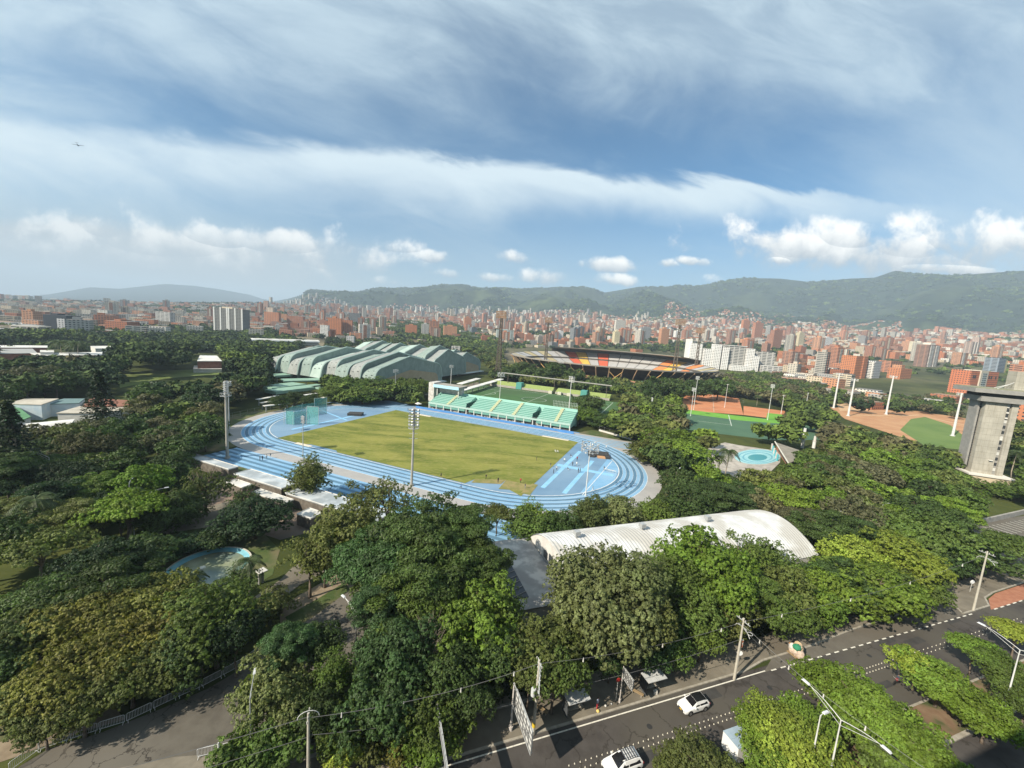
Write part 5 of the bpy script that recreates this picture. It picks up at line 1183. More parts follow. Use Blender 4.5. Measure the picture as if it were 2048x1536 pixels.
def lattice(label, x, ybase_z, ytop, gx, h, wd=5.0, lean=0):
    """x, ytop of the head; h real height"""
    d = ray(x, ytop); q_ = math.hypot(d[0], d[1]); h = CAMH+gx*d[2]/q_; P = Vector((d[0]/q_*gx, d[1]/q_*gx, 0)); root = empty('lattice_mast', P); mb = MB(); n = 11; c = []
    for k in range(n+1):
        t = k/n; w_ = wd*(1-t)+1.6*t; z = h*.9*t; c.append([(w_/2*sx, w_/2*sy, z) for sx, sy in ((-1, -1), (1, -1), (1, 1), (-1, 1))])
    for k in range(n):
        for j in range(4):
            j2 = (j+1) % 4; r_ = .34
            mb.tube([c[k][j], c[k+1][j]], r_, 4, cap=False); mb.tube([c[k][j], c[k+1][j2]], .2, 3, cap=False); mb.tube([c[k][j2], c[k+1][j]], .2, 3, cap=False); mb.tube([c[k+1][j], c[k+1][j2]], .2, 3, cap=False)
    mb.build('tower_frame', mat('dull_steel', (0.12, 0.10, 0.08)), root)
    hd = MB(); z0 = h*.9
    for r_ in range(5):
        zz = z0+r_*1.5; hd.tube([(-5.2, -0.4*r_, zz), (5.2, -.4*r_, zz)], .15, 4)
        for q in range(8): hd.box((-4.9+q*1.4, -.4*r_-.4, zz-.5), (1.15, .8, 1.1))
    hd.tube([(-4, 0, z0), (-4, -1.6, z0+6)], .15, 4); hd.tube([(4, 0, z0), (4, -1.6, z0+6)], .15, 4)
    hd.build('floodlight_rack', mat('lamp_brown', (0.24, 0.15, 0.09)), root)
    root.rotation_euler = (0, 0, PHI+.1); tag(root, label, 'floodlight mast', 'lattice masts round the stadium')
lattice('dark lattice floodlight mast at the left end of the stadium', 1004, 0, 622, 400, 62); lattice('dark lattice floodlight mast at the right end of the stadium', 1362, 0, 636, 480, 58); lattice('dark lattice mast behind the stadium left part', 1098, 0, 634, 560, 62, 4); lattice('dark lattice mast behind the stadium right end', 1402, 0, 655, 600, 58, 4)

# ------------------------------------------------------------------ teal grandstand between track and pitch
def grandstand():
    a0, a1, b0, b1, zf, zt = -40, 47, 53.0, 66.5, 3.9, 8.3; n = 8
    root = empty('grandstand', LW((a0+a1)/2, b0, 0)); o = Vector(root.location)
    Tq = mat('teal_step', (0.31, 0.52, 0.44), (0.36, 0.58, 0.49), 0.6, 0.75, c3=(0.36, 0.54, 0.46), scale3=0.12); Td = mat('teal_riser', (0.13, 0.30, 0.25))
    def bx(mb, a, a_, b, b_, z, z_, mi=0):
        mb.add([Vector(LW(*q))-o for q in ((a, b, z), (a_, b, z), (a_, b_, z), (a, b_, z), (a, b, z_), (a_, b, z_), (a_, b_, z_), (a, b_, z_))],
               [(3, 2, 1, 0), (4, 5, 6, 7), (0, 1, 5, 4), (1, 2, 6, 5), (2, 3, 7, 6), (3, 0, 4, 7)], mi)
    for (s0, s1) in ((a0, -15.4), (-12.6, 25.4), (28.4, a1)):
        mb = MB()
        for k in range(n):
            z = zf+(zt-zf)*k/(n-1); b = b0+(b1-b0)*k/n
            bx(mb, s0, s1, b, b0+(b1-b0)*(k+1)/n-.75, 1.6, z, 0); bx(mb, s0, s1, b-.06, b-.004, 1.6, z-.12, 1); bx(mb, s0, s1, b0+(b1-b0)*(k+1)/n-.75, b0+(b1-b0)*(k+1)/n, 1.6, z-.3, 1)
        mb.build('seating_tier', [Tq, Td], root)
    bk = MB(); bx(bk, a0, a1, b1, b1+.3, 0, zt+1.0); bk.build('rear_wall', mat('aqua_wall', (0.30, 0.55, 0.46)), root)
    st_m = mat('yellow_steps', (0.48, 0.46, 0.27), (0.38, 0.44, 0.31), 2.0)
    for aa in (-28, 0, 14, 38):
        mb = MB()
        for k in range(n*2):
            z = zf+.25+(zt-zf)*k/(2*n-2); bx(mb, aa, aa+1.7, b0+(b1-b0)*k/(2*n), b0+(b1-b0)*(k+1)/(2*n), z-.9, z)
        mb.build('aisle_stairs', st_m, root)
    for aa in (-15.4, 25.4):
        mb = MB(); bx(mb, aa, aa+3, b0+1.5, b1, .1, 1.2); bx(mb, aa, aa+.1, b0+2, b1, 1.2, 6); mb.build('vomitory', mat('dark_teal', (0.035, 0.10, 0.085)), root)
    fr = MB(); bx(fr, a0, a1, b0+1.2, b0+1.4, 0, 3.2, 0)
    fr.build('lower_wall', mat('grey_cream_wall', (0.10, 0.095, 0.085), (0.40, 0.37, 0.31), 0.35, 0.85, lo=0.48, hi=0.52, detail=0), root)
    ed = MB(); bx(ed, a0, a1, b0-.3, b0+.05, 3.0, 3.9); ed.build('front_parapet', mat('mint_edge', (0.36, 0.50, 0.44)), root)
    k = 0
    for i in range(18):
        aa = a0+.3+(a1-a0-.6)*i/17; p = MB(); bx(p, aa-.22, aa+.22, b0-.1, b0+.4, 0, 3.0); p.build('column', mat('white_column', (0.58, 0.57, 0.53)), root)
    rl = MB()
    for zz in (3.8, 4.3): rl.tube([Vector(LW(a0, b0-.2, zz))-o, Vector(LW(a1, b0-.2, zz))-o], .04, 4)
    for i in range(30): aa = a0+(a1-a0)*i/29; rl.tube([Vector(LW(aa, b0-.2, 3.2))-o, Vector(LW(aa, b0-.2, 4.3))-o], .035, 4)
    rl.build('railing', mat('pale_steel', (0.5, 0.52, 0.5)), root)
    sc_ = MB()
    for i in range(17): aa = 33+i*.85; sc_.tube([Vector(LW(aa, b1+.3, zt))-o, Vector(LW(aa, b1+.6, zt+4.5))-o], .05, 4)
    for zz in (1.3, 2.6, 4): sc_.tube([Vector(LW(33, b1+.4, zt+zz))-o, Vector(LW(46.6, b1+.4, zt+zz))-o], .04, 4)
    sc_.build('fence_screen', MATS['pale_steel'], root)
    # roofed box at the left end
    rb = MB(); bx(rb, -42, -24, b0+7, b1+4, 12.2, 13.6, 0); bx(rb, -42, -24, b0+6.9, b0+7, 12.0, 13.8, 1); rb.build('box_roof', [mat('roof_brown_grey', (0.30, 0.28, 0.24)), mat('pale_blue_fascia', (0.36, 0.58, 0.68))], root)
    rw = MB(); bx(rw, -46, -42.2, b0+8, b1+3, 0, 14.5); bx(rw, -41, -25, b1-1, b1+2, 8, 12.2); rw.build('white_stair_block', mat('stained_white', (0.58, 0.56, 0.52), (0.4, 0.38, 0.35), 0.8), root)
    for aa in (-40, -25): 
        p = MB(); bx(p, aa, aa+.4, b0+8, b0+8.4, 7, 12.2); p.build('column', MATS['white_column'], root)
    tag(root, 'teal stepped grandstand with yellow stairs facing the running track', 'grandstand')
grandstand()
hb = MB(); pts = [(-46, 48.5), (48, 48.5)]
hb.add([LW(-46, 48.6, 0), LW(50, 48.6, 0), LW(50, 48.6, 1.3), LW(-46, 48.6, 1.3), LW(-46, 48.9, 0), LW(50, 48.9, 0), LW(50, 48.9, 1.3), LW(-46, 48.9, 1.3)], [(0, 1, 2, 3), (5, 4, 7, 6), (3, 2, 6, 7), (0, 3, 7, 4), (1, 5, 6, 2)])
tag(hb.build('hoarding', mat('hoarding_blue', (0.06, 0.19, 0.44), (0.08, 0.23, 0.5), 0.4, 0.6)), 'long low blue hoarding at the foot of the teal grandstand', 'hoarding')
hs = MB(); hs.sheet([LW(*q)[:2] for q in ((-60, 46.5), (52, 46.5), (52, 54), (-60, 54))], 0.06); struct('service_strip', hs, mat('strip_blue_grey', (0.11, 0.2, 0.33)))
def far_stand():
    root = empty('low_stand', LW(-5, 172, 0)); o = Vector(root.location); Mg = mat('yellow_green_seats', (0.24, 0.30, 0.10), (0.30, 0.36, 0.13), 1.0, 0.8)
    def bx(mb, a, a_, b, b_, z, z_, mi=0):
        mb.add([Vector(LW(*q))-o for q in ((a, b, z), (a_, b, z), (a_, b_, z), (a, b_, z), (a, b, z_), (a_, b, z_), (a_, b_, z_), (a, b_, z_))],
               [(3, 2, 1, 0), (4, 5, 6, 7), (0, 1, 5, 4), (1, 2, 6, 5), (2, 3, 7, 6), (3, 0, 4, 7)], mi)
    for s0, s1 in ((-58, -33), (-28, 0), (3, 24), (30, 48)):
        mb = MB()
        for k in range(5): bx(mb, s0, s1, 173+k*1.7, 174.7+k*1.7, 0, 1.7+.62*k)
        mb.build('seating_tier', Mg, root)
        q = MB(); bx(q, s0, s1, 172.6, 172.9, 0, 1.8); q.build('front_wall', MATS['concrete'], root)
    for s0 in (-32.5, 24.6): q = MB(); bx(q, s0, s0+5, 172, 178, 0, 5.6); q.build('stair_box', mat('teal_box', (0.08, 0.27, 0.24)), root)
    for s0 in (-2, 6, 14): q = MB(); bx(q, s0, s0+3, 169.5, 171.5, 0, 2.4); q.build('dugout', mat('cream_box', (0.5, 0.48, 0.38)), root)
    tag(root, 'low stand of yellow-green seats on the far side of the football pitch', 'stand')
    root = empty('elevated_pipe', LW(-10, 184, 0)); o = Vector(root.location)
    A = at(1009, 746, 12); B = at(1224, 772, 12); mb = MB(); mb.tube([Vector(A)-o, Vector(B)-o], .5, 8); mb.build('pipe', mat('pipe_grey', (0.27, 0.26, 0.24)), root)
    for k in range(3):
        p = Vector(A).lerp(Vector(B), .04+k*.46); q = MB(); q.tube([Vector((p.x, p.y, 0))-o, p-o], .22, 6); q.build('post', MATS['dull_steel'] if 'dull_steel' in MATS else MATS['pipe_grey'], root)
    tag(root, 'long grey raised pipe on posts between the low stand and the stadium', 'pipe')
far_stand()

# ------------------------------------------------------------------ floodlight masts and lamps
M_conc = MATS['concrete']; M_wht = mat('white_steel', (0.62, 0.62, 0.60), (0.54, 0.54, 0.52), 0.8, 0.5); M_lamp = mat('lamp_glass', (0.55, 0.56, 0.58), rough=0.25); M_gal = mat('galvanised', (0.36, 0.37, 0.37), (0.44, 0.45, 0.45), 2.0, 0.5, metal=0.3)
M_lens = mat('lamp_lens', (0.75, 0.75, 0.72), rough=0.2)
def flood_mesh():
    mb = MB(); mb.add([(-.35, -.25, -.28), (.35, -.25, -.28), (.35, -.25, .28), (-.35, -.25, .28), (-.2, .25, -.16), (.2, .25, -.16), (.2, .25, .16), (-.2, .25, .16)],
                      [(1, 2, 6, 5), (2, 3, 7, 6), (3, 0, 4, 7), (0, 1, 5, 4), (4, 5, 6, 7)], 0)
    mb.add([(-.33, -.255, -.26), (.33, -.255, -.26), (.33, -.255, .26), (-.33, -.255, .26)], [(0, 1, 2, 3)], 1); mb.tube([(0, .2, 0), (0, .3, -.3)], .05, 5, 0)
    o = mb.build('floodlight', [M_gal, M_lens]); d = o.data; bpy.data.objects.remove(o); return d
FL = flood_mesh()
def mast(label, bx, by, h, r0, r1, rows, per, gap, pm, platform=True, ring_=False, rungs=False, fls=1.0, grp='floodlight masts round the running track'):
    P = at(bx, by, 0); root = empty('floodlight_mast', P)
    m = MB(); m.tube([(0, 0, 0), (0, 0, h*.5), (0, 0, h)], [r0, (r0+r1)/2, r1], 12); m.tube([(0, 0, 0), (0, 0, .5)], r0*1.7, 12); m.build('pole', pm, root, smooth=False)
    if rungs:
        q = MB()
        for k in range(3): q.tube([(-1.3, 0, h*.62+k*1.5), (1.3, 0, h*.62+k*1.5)], .06, 5)
        q.build('cross_bar', M_gal, root)
    if platform:
        q = MB(); z = h-rows*gap-.5
        q.tube([(1.5*math.cos(2*PI*k/14), 1.5*math.sin(2*PI*k/14), z) for k in range(15)], .09, 5); q.tube([(1.5*math.cos(2*PI*k/14), 1.5*math.sin(2*PI*k/14), z+1) for k in range(15)], .05, 5)
        for k in range(8): c, s = 1.5*math.cos(PI*k/4), 1.5*math.sin(PI*k/4); q.tube([(0, 0, z-.4), (c, s, z)], .06, 4); q.tube([(c, s, z), (c, s, z+1)], .04, 4)
        q.build('platform', M_gal, root)
    rk = MB()
    for r_ in range(rows):
        z = h-.4-r_*gap; wdt = per*.78*fls
        if ring_: 
            rk.tube([(wdt*.5*math.cos(2*PI*k/12), wdt*.5*math.sin(2*PI*k/12), z) for k in range(13)], .05, 4)
        else: rk.tube([(-wdt/2, 0, z), (wdt/2, 0, z)], .06, 4)
        for k in range(per):
            f = bpy.data.objects.new('floodlight', FL); col.objects.link(f); f.parent = root; f.scale = (fls,)*3
            if ring_:
                t = 2*PI*k/per+r_*.3; f.location = (wdt*.5*math.cos(t), wdt*.5*math.sin(t), z); f.rotation_euler = (.5, 0, t+PI/2)
            else: f.location = ((k-(per-1)/2)*.80*fls, -.25 if k % 2 else .25, z); f.rotation_euler = (.45, 0, (0.25 if k % 2 else -0.25)+(PI if (k+r_) % 5 == 4 else 0))
    rk.build('lamp_rack', M_gal, root)
    d = Vector((LC0[0]-P[0], LC0[1]-P[1], 0)); root.rotation_euler = (0, 0, math.atan2(d.y, d.x)+PI/2) if not ring_ else (0, 0, 0)
    return tag(root, label, 'floodlight mast', grp)
mast('tall concrete floodlight mast at the near left bend of the track', 455, 917, 26.3, .48, .30, 6, 4, .75, M_conc)
mast('concrete floodlight mast with long lamp stack before the infield', 823, 972, 24, .40, .24, 6, 4, .9, M_conc, rungs=True, fls=1.05)
mast('slim grey floodlight mast standing behind the tall left one', 459, 872, 22, .22, .14, 3, 4, .7, M_gal, platform=False)
mast('short slim floodlight mast by the near straight left part', 606, 922, 15.8, .16, .10, 4, 4, .62, M_gal, platform=False, fls=.9)
mast('short mast with a round cluster of lamps in the right bend', 1171, 992, 17, .18, .12, 4, 8, .75, M_wht, platform=False, ring_=True, fls=.8)
mast('floodlight mast rising from the trees below the arena roofs', 790, 800, 20, .2, .12, 3, 4, .7, M_gal, platform=False)
mast('white mast left of the roofed box of the teal grandstand', 901, 776, 19, .25, .15, 3, 4, .8, M_wht, platform=False)
mast('white mast with square lamp panel behind the grandstand right half', 1137, 828, 24, .28, .18, 4, 5, 1.0, M_wht, platform=False, fls=1.1)
mast('white mast with round lamp head behind the grandstand middle', 999, 800, 20, .24, .15, 4, 6, .8, M_wht, platform=False, ring_=True)
mast('dark lamp mast on the far side of the football pitch', 1119, 765, 22, .35, .2, 2, 7, .9, M_gal, platform=False)
mast('lamp mast among the trees right of the track', 1300, 838, 14, .16, .10, 3, 2, .8, M_wht, platform=False)
for i, (x, yb, yt, rows, per, lb) in enumerate([(1381, 832, 775, 3, 4, 'white lamp mast at the left corner of the green pitch'), (1387, 820, 752, 3, 4, 'taller white lamp mast by the clay courts left end'), (1535, 840, 768, 3, 4, 'white lamp mast at the right end of the clay courts'),
       (1449, 815, 768, 1, 3, 'slim lamp post in the middle of the clay courts'), (1396, 800, 773, 1, 3, 'short lamp post behind the clay courts'), (1472, 790, 766, 1, 3, 'short lamp post before the dark trees behind the courts'),
       (1562, 827, 790, 1, 3, 'slim lamp post right of the clay courts'), (1609, 830, 785, 1, 2, 'slim lamp post left of the tall white field lamps')]):
    P = at(x, yb, 0); d = ray(x+(yb-yt)*.1, yt); h = CAMH+math.hypot(P[0], P[1])*d[2]/math.hypot(d[0], d[1]); mast(lb, x, yb, h, .2, .12, rows, per, .9, M_wht, platform=False, fls=1.0 if rows > 1 else .8, grp='lamp masts of the courts and fields')
for (x, yb, yt, lb) in ((1667, 816, 746, 'leftmost tall white field lamp of the baseball ground'), (1696, 832, 757, 'second tall white field lamp of the baseball ground'), (1772, 829, 751, 'third tall white field lamp with dark head'), (1905, 872, 785, 'tall white field lamp next to the concrete tower')):
    P = at(x, yb, 0); d = ray(x+(yb-yt)*.15, yt); h = CAMH+math.hypot(P[0], P[1])*d[2]/math.hypot(d[0], d[1]); mast(lb, x, yb, h, .75, .45, 2, 6, 1.0, M_wht, platform=False, fls=1.15, grp='tall white lamps of the baseball ground')
def lamp_post(label, bx, by, tx, ty, arm, m_=None, two=False, thick=1.0, az=None, grp='street lamps'):
    P = at(bx, by, 0); d = ray(tx, ty); h = CAMH+math.hypot(P[0], P[1])*d[2]/math.hypot(d[0], d[1]); root = empty('street_lamp', P); m_ = m_ or M_wht
    p = MB(); p.tube([(0, 0, 0), (0, 0, h)], [.13*thick, .07*thick], 8); p.tube([(0, 0, 0), (0, 0, .35)], .22*thick, 8); p.build('pole', m_, root)
    for sgn in ((1, -1) if two else (1,)):
        a = MB(); q = [(sgn*arm*t, 0, h+.9*math.sin(t*PI/2)*(arm/3.5)) for t in (0, .25, .5, .75, 1)]; a.tube(q, [.055, .05, .045, .04, .035], 6)
        if two: a.tube([(sgn*.05, 0, h-.5), (sgn*arm*.5, 0, h+.25), (sgn*arm*.85, 0, h+.82*arm/3.5)], .03, 5)
        a.build('arm', m_, root)
        l = MB(); e = q[-1]; s_ = sgn
        l.add([(e[0]-s_*.1, -.12, e[2]-.03), (e[0]+s_*.75, -.17, e[2]), (e[0]+s_*.75, .17, e[2]), (e[0]-s_*.1, .12, e[2]-.03), (e[0]-s_*.1, -.08, e[2]+.12), (e[0]+s_*.7, -.1, e[2]+.14), (e[0]+s_*.7, .1, e[2]+.14), (e[0]-s_*.1, .08, e[2]+.12)],
              [(3, 2, 1, 0), (4, 5, 6, 7), (0, 1, 5, 4), (1, 2, 6, 5), (2, 3, 7, 6), (3, 0, 4, 7)]); l.build('lamp_head', M_lamp, root)
    root.rotation_euler = (0, 0, az if az is not None else RA+PI/2); return tag(root, label, 'street lamp', grp)

# ------------------------------------------------------------------ concrete water-tower-like block on the right
def tower():
    O = at(1937, 960); root = empty('concrete_tower', O); root.rotation_euler = (0, 0, PHI)
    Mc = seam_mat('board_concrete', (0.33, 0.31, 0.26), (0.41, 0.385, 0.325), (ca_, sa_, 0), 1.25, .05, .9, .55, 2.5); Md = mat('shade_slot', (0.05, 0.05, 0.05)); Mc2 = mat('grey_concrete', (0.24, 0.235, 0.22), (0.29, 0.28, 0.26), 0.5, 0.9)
    def B(name, x, y, z, sx, sy, sz, m_): q = MB(); q.box((x+sx/2, y+sy/2, z), (sx, sy, sz)); return q.build(name, m_, root)
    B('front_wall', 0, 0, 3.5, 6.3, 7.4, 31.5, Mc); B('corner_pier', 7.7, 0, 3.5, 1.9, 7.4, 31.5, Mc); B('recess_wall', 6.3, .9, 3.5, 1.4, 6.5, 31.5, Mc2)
    B('side_fin', -1.2, 2.0, 5, .6, 5.4, 30, Mc2); B('base_block', -1.5, -2.5, 0, 12.5, 11, 3.0, mat('beige_wall', (0.46, 0.38, 0.27), (0.52, 0.44, 0.32), .6)); B('base_slab', -1.9, -3.0, 3.0, 13.6, 12, .6, mat('bright_slab', (0.60, 0.58, 0.53)))
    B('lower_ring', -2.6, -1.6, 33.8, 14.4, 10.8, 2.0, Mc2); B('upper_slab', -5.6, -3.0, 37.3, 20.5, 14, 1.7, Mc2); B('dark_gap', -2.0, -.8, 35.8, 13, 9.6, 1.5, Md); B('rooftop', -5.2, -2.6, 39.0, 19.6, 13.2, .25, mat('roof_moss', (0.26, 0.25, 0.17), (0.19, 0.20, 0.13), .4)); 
    B('roof_house', 8.6, 3, 39.2, 4.4, 5, 7.5, Mc); 
    w_ = MB(); w_.tube([(2.2, 0, 39.3), (9.5, 4, 42.5)], .1, 5); w_.tube([(4.5, 6, 39.3), (9, 5, 41.5)], .1, 5); w_.build('stay_cable', M_wht, root)
    rg_ = random.Random(5)
    for k in range(13):
        z = 5.2+k*2.25; q = MB(); q.box((7.0, .86, z), (1.15, .1, 1.25)); q.build('window', mat('window_dark', (0.04, 0.045, 0.05), rough=.3) if k % 3 else mat('window_pale', (0.5, 0.5, 0.47)), root)
        if rg_.random() < .6: q = MB(); q.box((6.9+rg_.uniform(-.2, .2), .5, z-.4), (.8, .5, .55)); q.build('air_conditioner', MATS['bright_slab'], root)
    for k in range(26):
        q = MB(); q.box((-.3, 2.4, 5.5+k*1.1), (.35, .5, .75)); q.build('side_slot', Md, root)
    q = MB(); q.box((4.9, -.35, 9.5), (1.1, .7, .3)); q.build('spotlight', MATS['bright_slab'], root)
    tag(root, 'tall raw concrete tower with wide overhanging top at the right edge', 'tower')
tower()

# ------------------------------------------------------------------ arched hall and its flat annexe, sheds, pools and low roofs
def hall():
    s0, s1, n0, n1, ze, zc = 32.0, 92.5, 52.5, 73.0, 4.4, 8.8; root = empty('arched_hall', SW((s0+s1)/2, n0, 0)); o = Vector(root.location)
    NR = 160; seg_ = 14; vs = []
    mr = mat('white_metal_roof', (0.47, 0.47, 0.465), (0.58, 0.58, 0.57), 0.35, 0.6, lo=.4, hi=.6, c3=(0.41, 0.395, 0.365), scale3=0.16); mb = MB()
    for i in range(NR+1):
        s = s0+(s1-s0)*i/NR; dz = 0.10 if i % 2 else 0.0
        for k in range(seg_+1):
            t = k/seg_; n = n0+(n1-n0)*t; z = ze+(zc-ze)*math.sin(PI*t)**.85+dz; vs.append(Vector(SW(s, n, z))-o)
    q = seg_+1
    mb.add(vs, [(i*q+k, (i+1)*q+k, (i+1)*q+k+1, i*q+k+1) for i in range(NR) for k in range(seg_)]); mb.build('roof', mr, root)
    for s_, nm in ((s0+.15, 'gable_wall'), (s1-.15, 'gable_wall')):
        g = MB(); P_ = [Vector(SW(s_, n0+(n1-n0)*k/seg_, (ze-.15+(zc-ze)*math.sin(PI*k/seg_)**.85)))-o for k in range(seg_+1)]+[Vector(SW(s_, n1, 0))-o, Vector(SW(s_, n0, 0))-o]
        g.add(P_, [tuple(range(len(P_)))]); g.build(nm, mat('white_wall', (0.58, 0.56, 0.52), (0.5, 0.48, 0.45), .5), root)
    for n_ in (n0+.1, n1-.1):
        g = MB(); g.add([Vector(SW(s0, n_, 0))-o, Vector(SW(s1, n_, 0))-o, Vector(SW(s1, n_, ze))-o, Vector(SW(s0, n_, ze))-o], [(0, 1, 2, 3)]); g.build('side_wall', MATS['white_wall'], root)
    for k in range(4):
        g = MB(); a = SW(s0+.0, n0+4+k*2.4, 4.6); b = SW(s0+.0, n0+5.6+k*2.4, 4.6); h_ = 1.5+.5*min(k, 3-k)
        g.add([Vector((a[0]-.03, a[1], 4.6))-o, Vector((b[0]-.03, b[1], 4.6))-o, Vector((b[0]-.03, b[1], 4.6+h_))-o, Vector((a[0]-.03, a[1], 4.6+h_))-o], [(3, 2, 1, 0)]); g.build('gable_window', mat('window_dark', (0.04, 0.045, 0.05), rough=.3), root)
    for x_, y_ in ((1148, 1063), (1272, 1044), (1399, 1029)):
        p = at(x_, y_, zc+.6); s_, n_ = SI(p[0], p[1]); c = Vector(SW(s_, 63.5, zc-.2))-o; g = MB(); g.box(c, (.5, .5, .8), RA); g.box((c.x, c.y, c.z+.8), (1.1, 1.1, .8), RA); g.build('roof_ventilator', M_gal, root)
    tag(root, 'long hall under a white arched corrugated roof', 'hall')
    root = empty('flat_roofed_annexe', SW(25, 60, 0)); o = Vector(root.location); g = MB()
    g.prism([tuple(Vector(SW(*q_))-o)[:2] for q_ in ((22.4, 52.6), (31.8, 52.6), (31.8, 72.9), (22.4, 72.9))], 0, 4.0); g.build('wall', MATS['white_wall'], root)
    g = MB(); g.prism([tuple(Vector(SW(*q_))-o)[:2] for q_ in ((22.2, 52.4), (31.9, 52.4), (31.9, 73.2), (22.2, 73.2))], 4.0, 4.2); g.build('roof', mat('stained_flat_roof', (0.30, 0.295, 0.28), (0.46, 0.44, 0.41), .35, .9, lo=.42, hi=.58, c3=(0.25, 0.24, 0.23), scale3=.25), root)
    g = MB(); g.prism([tuple(Vector(SW(*q_))-o)[:2] for q_ in ((22.4, 55), (24.9, 55), (24.9, 68), (22.4, 68))], 4.2, 4.3, 0); 
    for k in range(9): g.tube([Vector(SW(22.4, 55.5+k*1.5, 4.4))-o, Vector(SW(24.9, 56.4+k*1.5, 4.4))-o], .07, 4, 1)
    g.build('skylight', [mat('skylight_dark', (0.045, 0.05, 0.06), rough=.4), MATS['stained_flat_roof']], root)
    tag(root, 'grey flat-roofed annexe with dark skylight left of the arched hall', 'building')
hall()
def roofblock(label, quad, z, wall, roofm, th=.3, par='roof'):
    P = PX(quad, z); c = (sum(p[0] for p in P)/len(P), sum(p[1] for p in P)/len(P), 0); root = empty('low_building', c)
    L = [(p[0]-c[0], p[1]-c[1]) for p in P]; g = MB(); g.prism([(p[0]*.97, p[1]*.97) for p in L], 0, z-th); g.build('wall', wall, root)
    g = MB(); g.prism(L, z-th, z); g.build('roof', roofm, root); return tag(root, label, 'building')
Wt = MATS['white_wall']; Wb = mat('blue_white_wall', (0.40, 0.50, 0.56), (0.5, 0.56, 0.58), .5); Mter = mat('terracotta', (0.22, 0.095, 0.065), (0.27, 0.13, 0.09), .6, .9); Mgr = mat('green_roof', (0.085, 0.20, 0.095), (0.10, 0.23, 0.115), .3, .8)
Mcr = mat('cream_roof', (0.42, 0.38, 0.31), (0.50, 0.455, 0.38), .3, .85, c3=(0.33, 0.30, 0.25), scale3=.12)
def lroof(label, a0, a1, b0, b1, z, roofm, wall=None):
    root = empty('shed', LW((a0+a1)/2, (b0+b1)/2, 0)); o = Vector(root.location)
    q = [tuple(Vector(LW(*p))-o)[:2] for p in ((a0, b0), (a1, b0), (a1, b1), (a0, b1))]; g = MB(); g.prism([(p[0]*.985, p[1]*.985) for p in q], 0, z-.25); g.build('wall', wall or mat('shed_open_shade', (0.10, 0.085, 0.07), (0.16, 0.14, 0.115), .8), root); g = MB(); g.prism(q, z-.25, z); g.build('roof', roofm, root)  # dark wall colour stands in for the shade beneath an open roof
    g = MB(); 
    for (p, p2) in zip(q, q[1:]+q[:1]): g.tube([(p[0], p[1], z+.06), (p2[0], p2[1], z+.06)], .12, 4)
    g.build('roof_edge', Wt, root); return tag(root, label, 'shed')
MrB = mat('bleached_blue_roof', (0.36, 0.41, 0.45), (0.50, 0.52, 0.53), .35, .8, c3=(0.28, 0.31, 0.33), scale3=.2)
lroof('narrow pale shed roof at the far left of the track fence', -49, -23.5, -70, -67.2, 3.0, MrB)
lroof('wide pale blue-white shed roof beside the near straight', -18.5, 1, -71.6, -66.9, 3.2, MrB); lroof('pale shed roof half hidden by the olive trees', 4, 34, -72.8, -67.0, 3.2, MrB)
lroof('small white awning roof left below the wide shed', -15.2, -8.6, -75.6, -73.0, 2.8, Wp); lroof('long white awning roof below the wide shed', -4, 8.4, -76.2, -73.8, 2.8, Wp); lroof('small white roof between the round tree and the olive tree', 15.5, 20, -78.5, -75, 2.8, Wp)
roofblock('white flat-roofed school wing with blue side wall', [(12, 807), (83, 809), (118, 797), (50, 797)], 6.5, Wb, Mcr); roofblock('pale blue two-storey school block with small windows', [(84, 808), (128, 797), (170, 797), (158, 806)], 5.5, Wb, mat('shade_green_edge', (0.13, 0.2, 0.2)))
roofblock('green court roof at the left edge', [(-30, 812), (38, 815), (62, 833), (30, 846), (-30, 858)], 5, Wt, Mgr); roofblock('terracotta roof between the school and the dark conifer', [(165, 812), (182, 795), (262, 801), (266, 812)], 5, Wt, Mter)
roofblock('cream roof below the terracotta roof', [(112, 826), (160, 812), (265, 808), (262, 818), (190, 826)], 4.5, Wt, Mcr); roofblock('white roofs strip left of the park trees', [(0, 862), (40, 848), (150, 838), (140, 850), (60, 866)], 4, Wt, Wp)
roofblock('thin long white roof across the far left', [(-40, 690), (95, 691), (95, 695), (-40, 695)], 6, Mter, Wp); roofblock('long cream roof beneath the tall palms', [(60, 706), (205, 704), (203, 710), (70, 711)], 6, Mter, Wp); roofblock('long pale roof at the left edge behind the dark trees', [(-40, 698), (65, 697), (75, 706), (-40, 708)], 5, Mter, mat('grey_roof', (0.3, 0.3, 0.29)))
roofblock('white box-like roof structure on the long cream roof', [(80, 700), (108, 700), (108, 704), (80, 704)], 8, Wt, Wp); roofblock('white roof right of the tall palms', [(180, 692), (245, 691), (235, 696), (190, 697)], 7, Wt, Wp)
roofblock('white pavilion roof on the far left playing field', [(394, 722), (400, 710), (434, 711), (444, 722)], 9, Mter, Wp); roofblock('white stepped stand under the pavilion roof', [(386, 738), (388, 731), (440, 731), (444, 738)], 3, Wt, Wp)
roofblock('large pale warehouse roof at the far left edge', [(-60, 655), (60, 644), (88, 655), (30, 663), (-60, 663)], 10, Wt, mat('warehouse_roof', (0.38, 0.39, 0.38)))
simple('white_building', 'small grey-white cube above the arena ridge', 700, 672, 690, 14, 12, 0.2, (0.5, 0.5, 0.5), .5)
